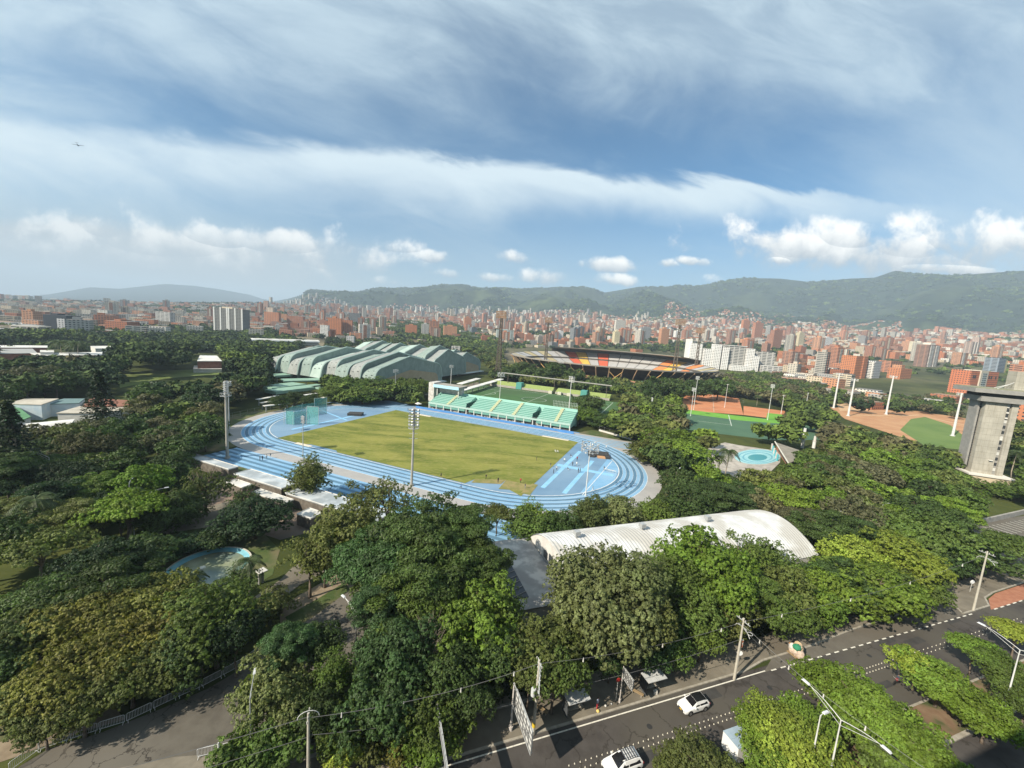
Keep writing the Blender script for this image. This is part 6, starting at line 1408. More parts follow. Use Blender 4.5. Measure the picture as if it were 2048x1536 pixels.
# round pool
def pool():
    C = (-54.6, 67.4); R_ = 6.4; root = empty('round_pool', (C[0], C[1], 0)); mb = MB(); n = 48; prof = [(R_+.35, 0), (R_+.35, .75), (R_, .75), (R_-.05, .62), (R_-.9, .25), (R_-.9, .05)]
    vs = [(r_*math.cos(2*PI*i/n), r_*math.sin(2*PI*i/n), z) for i in range(n) for r_, z in prof]; m_ = len(prof)
    mb.add(vs, [(i*m_+k, ((i+1) % n)*m_+k, ((i+1) % n)*m_+k+1, i*m_+k+1) for i in range(n) for k in range(2)], 0); mb.add(vs, [(i*m_+k, ((i+1) % n)*m_+k, ((i+1) % n)*m_+k+1, i*m_+k+1) for i in range(n) for k in range(2, 5)], 1)
    mb.build('rim', [mat('rim_cream', (0.55, 0.53, 0.46), (0.45, 0.43, 0.37), 2.0), mat('pool_blue', (0.13, 0.34, 0.42), (0.20, 0.42, 0.48), .8, .6)], root)
    wa = MB(); wa.add([((R_-.7)*math.cos(2*PI*i/n), (R_-.7)*math.sin(2*PI*i/n), .3) for i in range(n)], [tuple(range(n))]); wa.build('water', mat('murky_reflection_tone', (0.20, 0.225, 0.14), (0.29, 0.31, 0.22), .25, .25, c3=(0.14, 0.19, 0.17), scale3=.2, spec=.6), root)  # murky water with its light green reflection painted into the colour
    f = MB(); f.tube([(0, -1.5, .2), (0, -1.5, 1.4)], .12, 8); f.tube([(0, -1.5, 1.3), (0, -1.5, 1.5)], .5, 10); f.build('fountain_jet', MATS['rim_cream'], root)
    tag(root, 'round pool with pale blue rim and murky water among the trees', 'pool')
pool()
canopy('small white canopy beside the round pool', 519, 1148, 536, 1140, 2.6, 1.6, .15, Wp)
# swimming and amphitheatre area on the right
az_ = MB(); az_.sheet(PX([(1395, 930), (1420, 893), (1450, 885), (1475, 890), (1562, 903), (1560, 925), (1540, 945), (1480, 958)]), .05); struct('pool_terrace', az_, mat('terrace', (0.36, 0.33, 0.29), (0.44, 0.40, 0.35), .12, .9, c3=(0.30, 0.27, 0.24), scale3=.3))
def amph():
    c = at(1515, 914); root = empty('swimming_pool', c)
    for i, (r_, m_) in enumerate(((1.0, 'a'), (.86, 'b'), (.80, 'a'), (.66, 'b'), (.60, 'a'), (.42, 'c'))):
        P = PX([(1515+46*r_*math.cos(2*PI*k/28), 914+15*r_*math.sin(2*PI*k/28)+ (1-r_)*3) for k in range(28)]); g = MB(); g.prism([(p[0]-c[0], p[1]-c[1]) for p in P], 0, .12+.02*i)
        g.build('pool_step' if m_ != 'c' else 'water', {'a': mat('step_cyan', (0.22, 0.44, 0.48), (0.30, 0.5, 0.52), .3), 'b': mat('step_blue', (0.12, 0.30, 0.38)), 'c': mat('pool_water', (0.10, 0.34, 0.40), rough=.1, spec=.6)}[m_], root)
    tag(root, 'turquoise pool with curved steps in a pale terrace among the trees', 'pool')
    P = [at(1550, 884, 6), at(1598, 900, 5), at(1600, 917, 4), at(1577, 927, 4)]; c = Vector((P[0][0], P[0][1], 0)); root = empty('canted_roof', c); g = MB(); v_ = [Vector(p)-c for p in P]
    g.add(v_+[p-Vector((0, 0, .5)) for p in v_], [(3, 2, 1, 0), (4, 5, 6, 7), (0, 1, 5, 4), (1, 2, 6, 5), (2, 3, 7, 6), (3, 0, 4, 7)]); g.build('roof', mat('brown_grey_roof', (0.20, 0.18, 0.145), (0.25, 0.225, 0.185), .4), root)
    g = MB(); g.tube([v_[0]+Vector((0, 0, .2)), v_[3]+Vector((0, 0, .2))], .3, 4); g.build('roof_edge', MATS['rim_cream'], root)
    g = MB(); g.prism([tuple((Vector(at(*q))-c)[:2]) for q in ((1552, 900), (1572, 928), (1580, 926), (1560, 897))], 0, 2.5); g.build('wall', MATS['red_brick_wall'], root)
    g = MB(); 
    for k in range(6):
        p = Vector(at(1543+k*2.2, 899+k*4.6))-c; g.box((p.x, p.y, 0), (.5, .5, 3), 0, k % 2)
    g.build('striped_fence', [Wt, mat('cyan_post', (0.1, 0.4, 0.45))], root)
    for p in v_[1:3]: g = MB(); g.tube([(p.x, p.y, 0), (p.x, p.y, p.z-.4)], .2, 6); g.build('post', MATS['rim_cream'], root)
    tag(root, 'canted brown roof beside the turquoise pool', 'shelter')
    for (x, yb, yt, lb) in ((1604, 896, 856, 'taller white pillar rising from the trees'), (1627, 896, 872, 'shorter white pillar rising from the trees')):
        P = at(x, yb, 0); d = ray(x+3, yt); h = CAMH+math.hypot(P[0], P[1])*d[2]/math.hypot(d[0], d[1]); g = MB(); g.tube([(0, 0, 0), (0, 0, h*.6)], .75, 10); g.tube([(0, 0, h*.6), (0, 0, h)], .62, 10); g.tube([(0, 0, h*.58), (0, 0, h*.6)], .9, 10); o = g.build('pillar', Wp); o.location = P; tag(o, lb, 'pillar')
amph()
# ------------------------------------------------------------------ track furniture
def cage():
    c = Vector(LW(-66, -7, 0)); root = empty('throwing_cage', c); net = mat('cage_net', (0.10, 0.34, 0.30), (0.13, 0.40, 0.35), 1.5, .8, alpha=.55); pts = []
    pl_ = [LW(*q) for q in ((-60, -14), (-62.5, -18.5), (-66.5, -19.5), (-70.5, -16.5), (-73, -11), (-74, -5), (-73, 1))]
    pl_ = [Vector(p)-c for p in pl_]
    g = MB()
    for a, b in zip(pl_[:-1], pl_[1:]): g.add([a+Vector((0, 0, .2)), b+Vector((0, 0, .2)), b+Vector((0, 0, 6.2)), a+Vector((0, 0, 6.2))], [(0, 1, 2, 3)])
    g.build('net', net, root)
    for p in pl_: 
        q = MB(); off = (p.normalized())*.9; off.z = 0; q.tube([p+off, p+off*.9+Vector((0, 0, 4.8)), p+off*.4+Vector((0, 0, 6.2)), p+Vector((0, 0, 6.6))], .09, 6); q.build('post', mat('cage_post', (0.38, 0.45, 0.45)), root)
    for a, b in ((pl_[0], Vector(LW(-55, -12))-c), (pl_[-1], Vector(LW(-70, 6))-c)):
        q = MB(); q.add([a, b, b+Vector((0, 0, 8.4)), a+Vector((0, 0, 8.4))], [(0, 1, 2, 3)]); q.build('gate_net', net, root)
        q = MB(); q.tube([b, b+Vector((0, 0, 8.6))], .09, 6); q.tube([a, a+Vector((0, 0, 8.6))], .09, 6); q.tube([a+Vector((0, 0, 8.5)), b+Vector((0, 0, 8.5))], .07, 5); q.build('gate_frame', MATS['cage_post'], root)
    tag(root, 'throwing cage of teal netting on curved posts in the left bend', 'throwing cage')
cage()
def mats_():
    Mk = mat('black_cover', (0.035, 0.035, 0.035), (0.06, 0.058, 0.055), .8, .7)
    root = empty('landing_mat', LW(-57.5, 13, 0)); root.rotation_euler = (0, 0, PHI+.5)
    g = MB(); g.box((0, 0, .1), (7, 4.5, 1.0)); g.build('mat', Mk, root); g = MB(); g.box((0, 0, 1.1), (7.3, 4.8, .25), taper=.96); g.build('cover', Mk, root); tag(root, 'black covered landing mat by the upper left corner of the infield', 'landing mat')
    root = empty('landing_mat', LW(68, 19, 0)); root.rotation_euler = (0, 0, PHI+.25)
    g = MB(); g.box((0, 1.5, .1), (8.5, 5, 1.1)); g.box((-2.8, -1.4, .1), (2.2, 2, .8)); g.box((3.4, -1.4, .1), (2, 2.4, .9)); g.build('mat', Mk, root); g = MB(); g.box((1, -1.8, .1), (3.2, 1.8, .6)); g.build('landing_box', mat('orange_brown', (0.50, 0.28, 0.14)), root); tag(root, 'dark pole-vault landing mat with orange box in the right bend', 'landing mat')
    root = empty('parasol', LW(-46, 51, 0)); g = MB(); g.tube([(0, 0, 0), (0, 0, 2.3)], .05, 6); g.build('pole', M_wht, root); g = MB(); g.tube([(0, 0, 2.2), (0, 0, 3.2)], [2.2, .05], 4); g.build('tent_roof', Wp, root); tag(root, 'white pointed tent at the left foot of the teal grandstand', 'tent')
mats_()
for (x, y, lb) in ((545, 908, 'a'), (1168, 888, 'b')): pass
def hurdle(P, rz):
    root = empty('hurdle', P, rz); g = MB(); g.tube([(-.6, .5, .03), (-.6, 0, .03), (-.6, 0, 1.0)], .04, 5); g.tube([(.6, .5, .03), (.6, 0, .03), (.6, 0, 1.0)], .04, 5); g.build('frame', M_wht, root); g = MB(); g.box((0, 0, .93), (1.25, .06, .16)); g.build('bar', Wt, root); return root
h0 = None
for i, (x, y) in enumerate([(1212, 943), (1216, 944), (1220, 945), (1224, 946), (1228, 947)]):
    P = at(x, y); r_ = hurdle(P, PHI) if h0 is None else copy_tree(h0)
    r_.location = P; h0 = h0 or r_; NAMED.setdefault('white hurdle in the short row inside the right bend', []).append((r_, x, 'hurdle'))

# ------------------------------------------------------------------ people
def skin_person(name, joints, radii, edges):
    me = bpy.data.meshes.new(name); me.from_pydata(joints, edges, []); o = bpy.data.objects.new(name, me); col.objects.link(o)
    m_ = o.modifiers.new('skin', 'SKIN'); 
    for i, r_ in enumerate(radii): me.skin_vertices[0].data[i].radius = (r_, r_)
    me.skin_vertices[0].data[0].use_root = True
    s_ = o.modifiers.new('sub', 'SUBSURF'); s_.levels = 1; s_.render_levels = 1
    dg = bpy.context.evaluated_depsgraph_get(); dg.update(); m2 = bpy.data.meshes.new_from_object(o.evaluated_get(dg)); bpy.data.objects.remove(o)
    m2.polygons.foreach_set('use_smooth', [True]*len(m2.polygons)); return m2
def pose(kind):
    # pelvis chest neck head | shoulder elbow hand x2 | hip knee ankle toe x2
    if kind == 'stand': L = dict(le=(.27, 0, 1.15), lh=(.29, -.08, .88), re=(-.27, 0, 1.15), rh=(-.29, -.08, .88), lk=(.11, -.02, .50), la=(.12, .02, .08), rk=(-.11, -.02, .5), ra=(-.12, .02, .08), pz=.95)
    elif kind == 'walk': L = dict(le=(.26, .12, 1.16), lh=(.27, .02, .92), re=(-.26, -.10, 1.16), rh=(-.26, -.28, .98), lk=(.1, -.14, .5), la=(.1, -.22, .1), rk=(-.1, .06, .5), ra=(-.1, .32, .16), pz=.93)
    elif kind == 'run': L = dict(le=(.27, .22, 1.22), lh=(.22, -.02, 1.12), re=(-.27, -.12, 1.2), rh=(-.18, -.34, 1.3), lk=(.1, -.38, .78), la=(.1, -.22, .38), rk=(-.1, .12, .55), ra=(-.1, .45, .3), pz=.98)
    else: L = dict(le=(.27, -.1, .75), lh=(.16, -.36, .62), re=(-.27, -.1, .75), rh=(-.16, -.36, .62), lk=(.14, -.42, .5), la=(.14, -.44, .08), rk=(-.14, -.42, .5), ra=(-.14, -.44, .08), pz=.47)
    p = L['pz']; J = [(0, 0, p), (0, 0, p+.26), (0, 0, p+.50), (0, -.01, p+.58), (0, -.02, p+.70), (0, -.02, p+.80),
         (.18, 0, p+.46), L['le'], L['lh'], (-.18, 0, p+.46), L['re'], L['rh'], (.10, 0, p-.05), L['lk'], L['la'], (L['la'][0], L['la'][1]-.16, max(.04, L['la'][2]-.05)),
         (-.10, 0, p-.05), L['rk'], L['ra'], (L['ra'][0], L['ra'][1]-.16, max(.04, L['ra'][2]-.05))]
    R_ = [.15, .14, .13, .06, .10, .085, .075, .05, .035, .075, .05, .035, .10, .07, .045, .04, .10, .07, .045, .04]
    Ed = [(0, 1), (1, 2), (2, 3), (3, 4), (4, 5), (2, 6), (6, 7), (7, 8), (2, 9), (9, 10), (10, 11), (0, 12), (12, 13), (13, 14), (14, 15), (0, 16), (16, 17), (17, 18), (18, 19)]
    m2 = skin_person('body', J, R_, Ed); return m2, p
M_skin = mat('skin', (0.28, 0.155, 0.10)); BODY = {}
CL = dict(black=(0.025, 0.025, 0.03), white=(0.70, 0.69, 0.66), red=(0.45, 0.04, 0.06), blue=(0.08, 0.16, 0.42), grey=(0.25, 0.25, 0.26), yellow=(0.55, 0.42, 0.05), dark=(0.05, 0.06, 0.08), pale=(0.42, 0.46, 0.6))
def person(label, P, kind, top, low, rz, grp=None, sc_=1.0):
    if kind not in BODY:
        m2, p = pose(kind); BODY[kind] = (m2, p)
    src, p = BODY[kind]; key = 'body_%s_%s_%s' % (kind, top, low); me = bpy.data.meshes.get(key)
    if me is None:
        me = src.copy(); me.name = key; me.materials.clear()
        for m_ in (M_skin, mat('cloth_'+top, CL[top]), mat('cloth_'+low, CL[low]), mat('hair', (0.02, 0.015, 0.012))): me.materials.append(m_)
        for f in me.polygons:
            c = f.center; z = c.z; k = 0
            if z > p+.72 or (z > p+.66 and c.y > .02): k = 3
            elif z > p+.55: k = 0
            elif z > p+.02: k = 1 if abs(c.x) < .235 or z > p+.22 else 0
            elif z > .52 if kind != 'sit' else z > .3: k = 2
            else: k = 0 if low == 'black' and kind == 'run' else 2
            f.material_index = k
    o = bpy.data.objects.new('person', me); col.objects.link(o); o.location = P; o.rotation_euler = (0, 0, rz); o.scale = (sc_,)*3
    return tag(o, label, 'person', grp)
rp = random.Random(4)
for (x, y, k, t_, l_, lb) in [(1073, 921, 'stand', 'black', 'black', 'standing on the infield near its right end'), (996, 965, 'stand', 'black', 'dark', 'standing on the infield beside the bottom corner, left of two'), (1041, 966, 'walk', 'red', 'black', 'at the bottom corner of the infield'),
     (1101, 934, 'stand', 'dark', 'grey', 'on the edge of the turf beside the blue area'), (1154, 921, 'stand', 'red', 'dark', 'standing alone between the two pale runways'), (1145, 932, 'walk', 'dark', 'black', 'left of a pair facing one another on the blue area'),
     (1153, 932, 'walk', 'white', 'grey', 'right of a pair facing one another on the blue area'), (1156.5, 945, 'stand', 'black', 'black', 'left of two side by side where the runways cross'), (1160, 945, 'stand', 'black', 'dark', 'right of two side by side where the runways cross'),
     (1135, 940, 'sit', 'black', 'white', 'crouching on the left runway'), (1113, 941, 'walk', 'white', 'black', 'at the left end of the left runway group'), (1107, 947, 'stand', 'dark', 'black', 'nearest in the left runway group'), (1110, 904, 'sit', 'white', 'white', 'sitting on the grass near the right edge'), (1115, 905, 'sit', 'white', 'grey', 'sitting on the grass beside another near the right edge'),
     (1141, 914, 'sit', 'black', 'white', 'stretching on the blue area'), (1129, 922, 'sit', 'white', 'dark', 'sitting at the turf edge'), (1165, 888, 'walk', 'dark', 'dark', 'on the track behind the round lamp cluster'), (1212, 898, 'run', 'white', 'grey', 'running in the upper right bend'),
     (1208, 941, 'stand', 'dark', 'grey', 'next to the row of hurdles'), (1185, 982, 'walk', 'grey', 'white', 'walking in the lower right bend'), (1050, 977, 'stand', 'dark', 'grey', 'by the lower edge of the blue area'), (882, 956, 'run', 'black', 'black', 'on the inner lane of the near straight'),
     (922, 978, 'run', 'blue', 'black', 'on the near straight right of another runner'), (972, 958, 'walk', 'black', 'black', 'on the infield left of the bottom corner'), (520, 922, 'stand', 'black', 'dark', 'leftmost of the four on the outer lanes'), (525, 921, 'walk', 'dark', 'black', 'second from left of the four on the outer lanes'),
     (533, 918, 'stand', 'white', 'grey', 'third from left of the four on the outer lanes'), (541, 916, 'walk', 'grey', 'white', 'rightmost of the four on the outer lanes'), (816, 822, 'stand', 'dark', 'black', 'on the far straight above the lamp stack'), (975, 832, 'walk', 'white', 'dark', 'left of two on the far straight'), (984, 833, 'walk', 'black', 'dark', 'right of two on the far straight'),
     (835, 812, 'stand', 'black', 'black', 'at the left end of the blue hoarding'), (1098, 858, 'walk', 'dark', 'dark', 'near the right end of the blue hoarding')]:
    person('person in %s top %s' % (dict(pale='pale blue').get(t_, t_), lb), at(x, y, .15), k, t_, l_, rp.uniform(0, 6.28), 'people on the athletics ground')

# ------------------------------------------------------------------ vehicles
M_carw = mat('white_car_paint', (0.74, 0.74, 0.73), rough=0.25, spec=0.6); M_blk = mat('black_gloss', (0.012, 0.012, 0.014), rough=0.15, spec=0.6); M_tyre = mat('tyre', (0.018, 0.018, 0.018), rough=.9); M_rim = mat('alloy', (0.35, 0.35, 0.36), rough=.35, metal=.7)
M_plast = mat('black_plastic', (0.03, 0.03, 0.03), rough=.7); M_red = mat('tail_red', (0.35, 0.01, 0.01), rough=.3); M_plate = mat('plate_yellow', (0.65, 0.42, 0.03))
def car(label, P, rz, L=4.35, W=1.8, H=1.62, black_roof=True, rack=False):
    root = empty('parked_car' if False else 'car', P, rz)      # the car looks along +x
    h = L/2
    st = [(-h, .70, .35, .62, .78), (-h+.12, .84, .28, .70, .98), (-h+.55, .89, .24, .74, 1.02), (-h+1.1, .90, .22, .76, 1.03), (0, .90, .22, .76, 1.02), (h-1.35, .90, .22, .75, 1.0), (h-.9, .89, .23, .72, .96), (h-.35, .86, .26, .66, .86), (h-.08, .76, .30, .60, .74), (h, .66, .38, .56, .66)]
    mb = MB(); vs = []; m_ = 9
    for x, w_, zb, zm, zt in st:
        w_ *= W/1.8; vs += [(x, -w_*.92, zb), (x, -w_, zb+.12), (x, -w_, zm), (x, -w_*.95, zt-.04), (x, 0, zt+.03), (x, w_*.95, zt-.04), (x, w_, zm), (x, w_, zb+.12), (x, w_*.92, zb)]
    n = len(st); fs = [(i*m_+k, (i+1)*m_+k, (i+1)*m_+k+1, i*m_+k+1) for i in range(n-1) for k in range(m_-1)]
    fs += [tuple(range(m_))[::-1], tuple((n-1)*m_+k for k in range(m_))]; mb.add(vs, [f[::-1] for f in fs]); b = mb.build('body', M_carw, root, smooth=True)
    md_ = b.modifiers.new('bevel', 'BEVEL'); md_.width = .04; md_.segments = 2; md_.limit_method = 'ANGLE'
    # cabin
    zr = H; cb = [(-h+.10, 1.0, .78, .80), (-h+.42, zr-.12, .66, .80), (-h+1.0, zr, .64, .83), (.15, zr, .64, .84), (h-2.05, zr-.06, .62, .84), (h-1.22, .99, .74, .82)]
    g = MB(); vs = []; q_ = W/1.8
    for x, zt, wt, wb in cb: vs += [(x, -wb*q_, .99), (x, -wt*q_, zt), (x, wt*q_, zt), (x, wb*q_, .99)]
    k_ = len(cb); g.add(vs, [(i*4+j, (i+1)*4+j, (i+1)*4+j+1, i*4+j+1)[::-1] for i in range(k_-1) for j in range(3)], 0); c_ = g.build('cabin', M_carw, root)
    rf = MB(); z = .012; r0, r1 = cb[1], cb[4]
    if black_roof: pr_ = [(cb[1][0]+.05, zr-.10), (cb[2][0], zr+z), (cb[3][0], zr+z), (cb[4][0], zr-.045)]; wr = .63*q_
    else: pr_ = [(-.1, zr+z), (.75, zr+z)]; wr = .42*q_
    vs = []
    for x, zz in pr_: vs += [(x, -wr, zz+.004), (x, wr, zz+.004)]
    rf.add(vs, [(2*i, 2*i+2, 2*i+3, 2*i+1) for i in range(len(pr_)-1)]); rf.build('roof_panel', M_blk, root)
    w1 = MB(); a, b_ = cb[4], cb[5]; f1, f2 = .06, .93
    def lp(t, s): x = a[0]+(b_[0]-a[0])*t; zz = a[1]+(b_[1]-a[1])*t; ww = (a[2]+(b_[2]-a[2])*t)*q_*.93; return (x+.02, s*ww, zz+.015)
    w1.add([lp(f1, -1), lp(f2, -1), lp(f2, 1), lp(f1, 1)], [(0, 1, 2, 3)]); w1.build('windscreen', M_blk, root)
    w2 = MB(); a2, b2 = cb[0], cb[1]
    def lq(t, s): x = a2[0]+(b2[0]-a2[0])*t; zz = a2[1]+(b2[1]-a2[1])*t; ww = (a2[2]+(b2[2]-a2[2])*t)*q_*.9; return (x-.015, s*ww, zz+.01)
    w2.add([lq(.2, -1), lq(.9, -1), lq(.9, 1), lq(.2, 1)], [(3, 2, 1, 0)]); w2.build('rear_window', M_blk, root)
    for s in (-1, 1):
        for (x0, x1, x2, x3) in ((cb[1][0]+.16, -.35, -.35, cb[1][0]+.02), (-.25, cb[4][0]-.12, h-1.62, -.25)):
            sw = MB(); wt = .655*q_; wb = .835*q_
            sw.add([(x0, s*wt+s*.006, zr-.16), (x1, s*wt+s*.006, zr-.16), (x2, s*wb+s*.012, 1.05), (x3, s*wb+s*.012, 1.05)], [(0, 1, 2, 3)] if s < 0 else [(3, 2, 1, 0)]); sw.build('side_window', M_blk, root)
        for x in (-h+.82, h-.86):
            wl = MB(); wl.tube([(x, s*(W/2-.20), .33), (x, s*(W/2+.015), .33)], .335, 18); w_ = wl.build('wheel', M_tyre, root); rm = MB(); rm.tube([(x, s*(W/2+.0), .33), (x, s*(W/2+.025), .33)], .21, 12); rm.build('rim', M_rim, w_)
            ar = MB(); ar.tube([(x, s*(W/2-.3), .36), (x, s*(W/2+.004), .36)], .40, 18); ar.build('wheel_arch', M_plast, root)
        mr_ = MB(); mr_.box((h-1.5, s*(W/2+.09), .98), (.14, .2, .15)); mr_.build('wing_mirror', M_carw, root)
        hl = MB(); hl.box((h-.16, s*.62*q_, .60), (.28, .26, .13), rot=-s*.5); hl.build('headlight', M_lamp, root); tl = MB(); tl.box((-h+.06, s*.70*q_, .78), (.14, .2, .17)); tl.build('tail_light', M_red, root)
        sl = MB(); sl.box((0, s*(W/2-.03), .2), (L*.5, .08, .14)); sl.build('sill', M_plast, root)
    gr = MB(); gr.box((h-.015, 0, .40), (.06, .9, .2)); gr.build('grille', M_plast, root); pt = MB(); pt.box((h+.03, 0, .38), (.02, .34, .15)); pt.build('number_plate', M_plate, root)
    if rack:
        rk = MB(); 
        for s in (-1, 1): rk.tube([(-1.75, s*.60, zr-.02), (-1.6, s*.6, zr+.09), (.45, s*.60, zr+.09), (.6, s*.6, zr-.02)], .025, 5)
        for k in range(6): x = -1.5+k*.30; rk.box((x, 0, zr+.10), (.09, 1.22, .03))
        for y in (-.4, 0, .4): rk.tube([(-1.6, y, zr+.12), (.1, y, zr+.12)], .015, 4)
        rk.build('roof_rack', mat('rack_dark', (0.05, 0.05, 0.055), rough=.5), root)
    return tag(root, label, 'car')
car('white compact car with glossy black roof in the far lane', SW(40.9, 34.55, .04), RA+PI, 4.15, 1.78, 1.52)
car('white estate car with a roof rack near the bottom edge', SW(27.2, 30.9, .04), RA+PI, 4.6, 1.86, 1.6, black_roof=False, rack=True)
def truck():
    root = empty('box_truck', SW(42.5, 28.1, .04), RA); W_, L_ = 2.1, 5.2
    b = MB(); b.box((-.9, 0, .8), (3.4, W_, 2.0)); b.build('cargo_box', mat('truck_white', (0.68, 0.68, 0.67), rough=.5), root)
    r_ = MB(); r_.box((-.9, 0, 2.8), (3.44, W_+.04, .06)); r_.tube([(-2.6, 0, 2.87), (.8, 0, 2.87)], .03, 4); r_.build('box_roof', mat('truck_roof_blue_grey', (0.26, 0.34, 0.42), (0.32, 0.40, 0.47), .8, .6), root)
    c = MB(); c.box((1.8, 0, .5), (1.6, 1.95, 1.5), taper=.93); c.build('cab', MATS['truck_white'], root); g = MB(); g.box((2.53, 0, 1.25), (.1, 1.6, .55)); g.build('windscreen', M_blk, root)
    ch = MB(); ch.box((0, 0, .45), (5.0, .9, .3)); ch.build('chassis', M_plast, root)
    for x in (-1.7, 1.75):
        for s in (-1, 1): w_ = MB(); w_.tube([(x, s*.75, .4), (x, s*1.02, .4)], .4, 16); w_.build('wheel', M_tyre, root)
    tag(root, 'small white box truck with blue-grey roof half under a median tree', 'truck')
truck()
def moto(label, P, rz, rider=None):
    root = empty('motorcycle', P, rz)
    for x in (-.62, .62): w_ = MB(); w_.tube([(x, -.06, .31), (x, .06, .31)], .31, 14); w_.build('wheel', M_tyre, root)
    f = MB(); f.tube([(-.62, 0, .31), (-.2, 0, .45), (.25, 0, .5), (.45, 0, .85), (.62, 0, .31)], .05, 6); f.box((0, 0, .3), (.5, .25, .35)); f.build('frame', M_plast, root)
    t = MB(); t.box((.15, 0, .68), (.45, .28, .24), taper=.8); t.build('tank', mat('moto_red', (0.25, 0.03, 0.03), rough=.3), root); s = MB(); s.box((-.35, 0, .72), (.65, .26, .1)); s.build('seat', M_plast, root)
    h_ = MB(); h_.tube([(.4, -.36, 1.02), (.45, 0, .92), (.4, .36, 1.02)], .025, 5); h_.build('handlebar', M_gal, root); tag(root, label, 'motorcycle')
moto('dark motorcycle on the road beside the median trees', SW(74.5, 29.3, .04), RA+PI); person('person in dark top riding the motorcycle beside the median', SW(74.6, 29.3, .35), 'sit', 'dark', 'dark', RA-PI/2+PI)
moto('leftmost motorcycle parked on the pavement at the right edge', SW(125.2, 43.0, .15), 1.1); moto('second motorcycle parked on the pavement at the right edge', SW(127.6, 42.2, .15), 1.3)
person('person in white top beside the parked motorcycles', SW(124.2, 43.6, .15), 'stand', 'white', 'dark', 2); person('person in black top between the parked motorcycles', SW(126.6, 42.0, .15), 'walk', 'black', 'dark', 1)

# ------------------------------------------------------------------ pavement furniture
def shelter(label, s, n, rz=RA):
    root = empty('bus_shelter', SW(s, n, .15), rz)
    for k in (0, 1): g = MB(); g.box((-.78+k*1.56, 0, 2.42), (1.53, 1.7, .07)); g.build('roof_panel', mat('shelter_roof', (0.42, 0.43, 0.43), (0.5, 0.5, 0.49), 1.0, .5), root)
    f = MB()
    for x in (-1.5, 1.5): f.tube([(x, .75, 0), (x, .75, 2.42)], .05, 6)
    f.tube([(-1.55, -.8, 2.36), (1.55, -.8, 2.36)], .045, 5); f.tube([(-1.55, .8, 2.36), (1.55, .8, 2.36)], .045, 5); f.build('frame', mat('dark_frame', (0.06, 0.065, 0.07)), root)
    g = MB(); g.box((-1.55, 0.1, .3), (.06, 1.3, 1.9)); g.build('side_panel', MATS['dark_frame'], root); g = MB(); g.box((0, .72, .9), (3.0, .03, 1.2)); g.build('back_panel', mat('shelter_glass', (0.25, 0.29, 0.3), rough=.15, alpha=.45), root)
    g = MB(); g.box((0, .35, .42), (2.4, .4, .07)); g.box((-.9, .35, 0), (.08, .3, .42)); g.box((.9, .35, 0), (.08, .3, .42)); g.build('bench', M_kerb, root); return tag(root, label, 'bus shelter')
shelter('bus shelter with two pale roof panels beside the big road sign', 25.05, 37.95); shelter('bus shelter partly under the trees, right of the small road sign', 37.0, 37.95)
person('person in pale blue and red squatting on the pavement right of the shelter', SW(28.1, 37.75, .15), 'stand', 'pale', 'red', RA+.6)
def bag(label, s, n, sz, c): 
    bm = bmesh.new(); bmesh.ops.create_icosphere(bm, subdivisions=2, radius=sz); r_ = random.Random(int(s*100))
    for v in bm.verts: v.co *= 1+r_.uniform(-.12, .12); v.co.z = max(-sz*.6, v.co.z*.85)
    me_ = bpy.data.meshes.new('sack'); bm.to_mesh(me_); bm.free(); me_.materials.append(c); me_.polygons.foreach_set('use_smooth', [True]*len(me_.polygons)); o = bpy.data.objects.new('sack', me_); col.objects.link(o); o.location = SW(s, n, .15+sz*.6); return tag(o, label, 'sack')
My = mat('yellow_cloth', (0.6, 0.45, 0.15)); bag('yellow bundle on the pavement before the squatting person', 28.0, 37.1+.25, .22, My); bag('small white bag right of the squatting person', 29.4, 37.75, .15, Wp); bag('small pale bag farthest right of the squatting person', 30.3, 37.8, .14, Wp)
def bench(s, n, rz, label): root = empty('bench', SW(s, n, .15), rz); g = MB(); g.box((0, 0, .38), (1.7, .4, .08)); g.build('seat', mat('bench_wood', (0.28, 0.2, 0.11)), root); [MB().box((x, 0, 0), (.12, .34, .38)).build('leg', M_kerb, root) for x in (-.6, .6)]; tag(root, label, 'bench')
bench(34.6, 38.1, RA-.9, 'wooden bench right of the small road sign'); bench(20.9, 39.3, RA-.9, 'dark bench in the shadow left of the first bus shelter'); bench(27.9, 41.0, RA, 'bench behind the first bus shelter')
g = MB(); g.box((0, 0, 0), (.5, .35, .4)); g.box((.1, .05, .4), (.3, .25, .12)); o = g.build('litter_box', Wp); o.location = SW(37.2, 37.2+.35, .15); tag(o, 'small white box on the pavement before the second bus shelter', 'box')
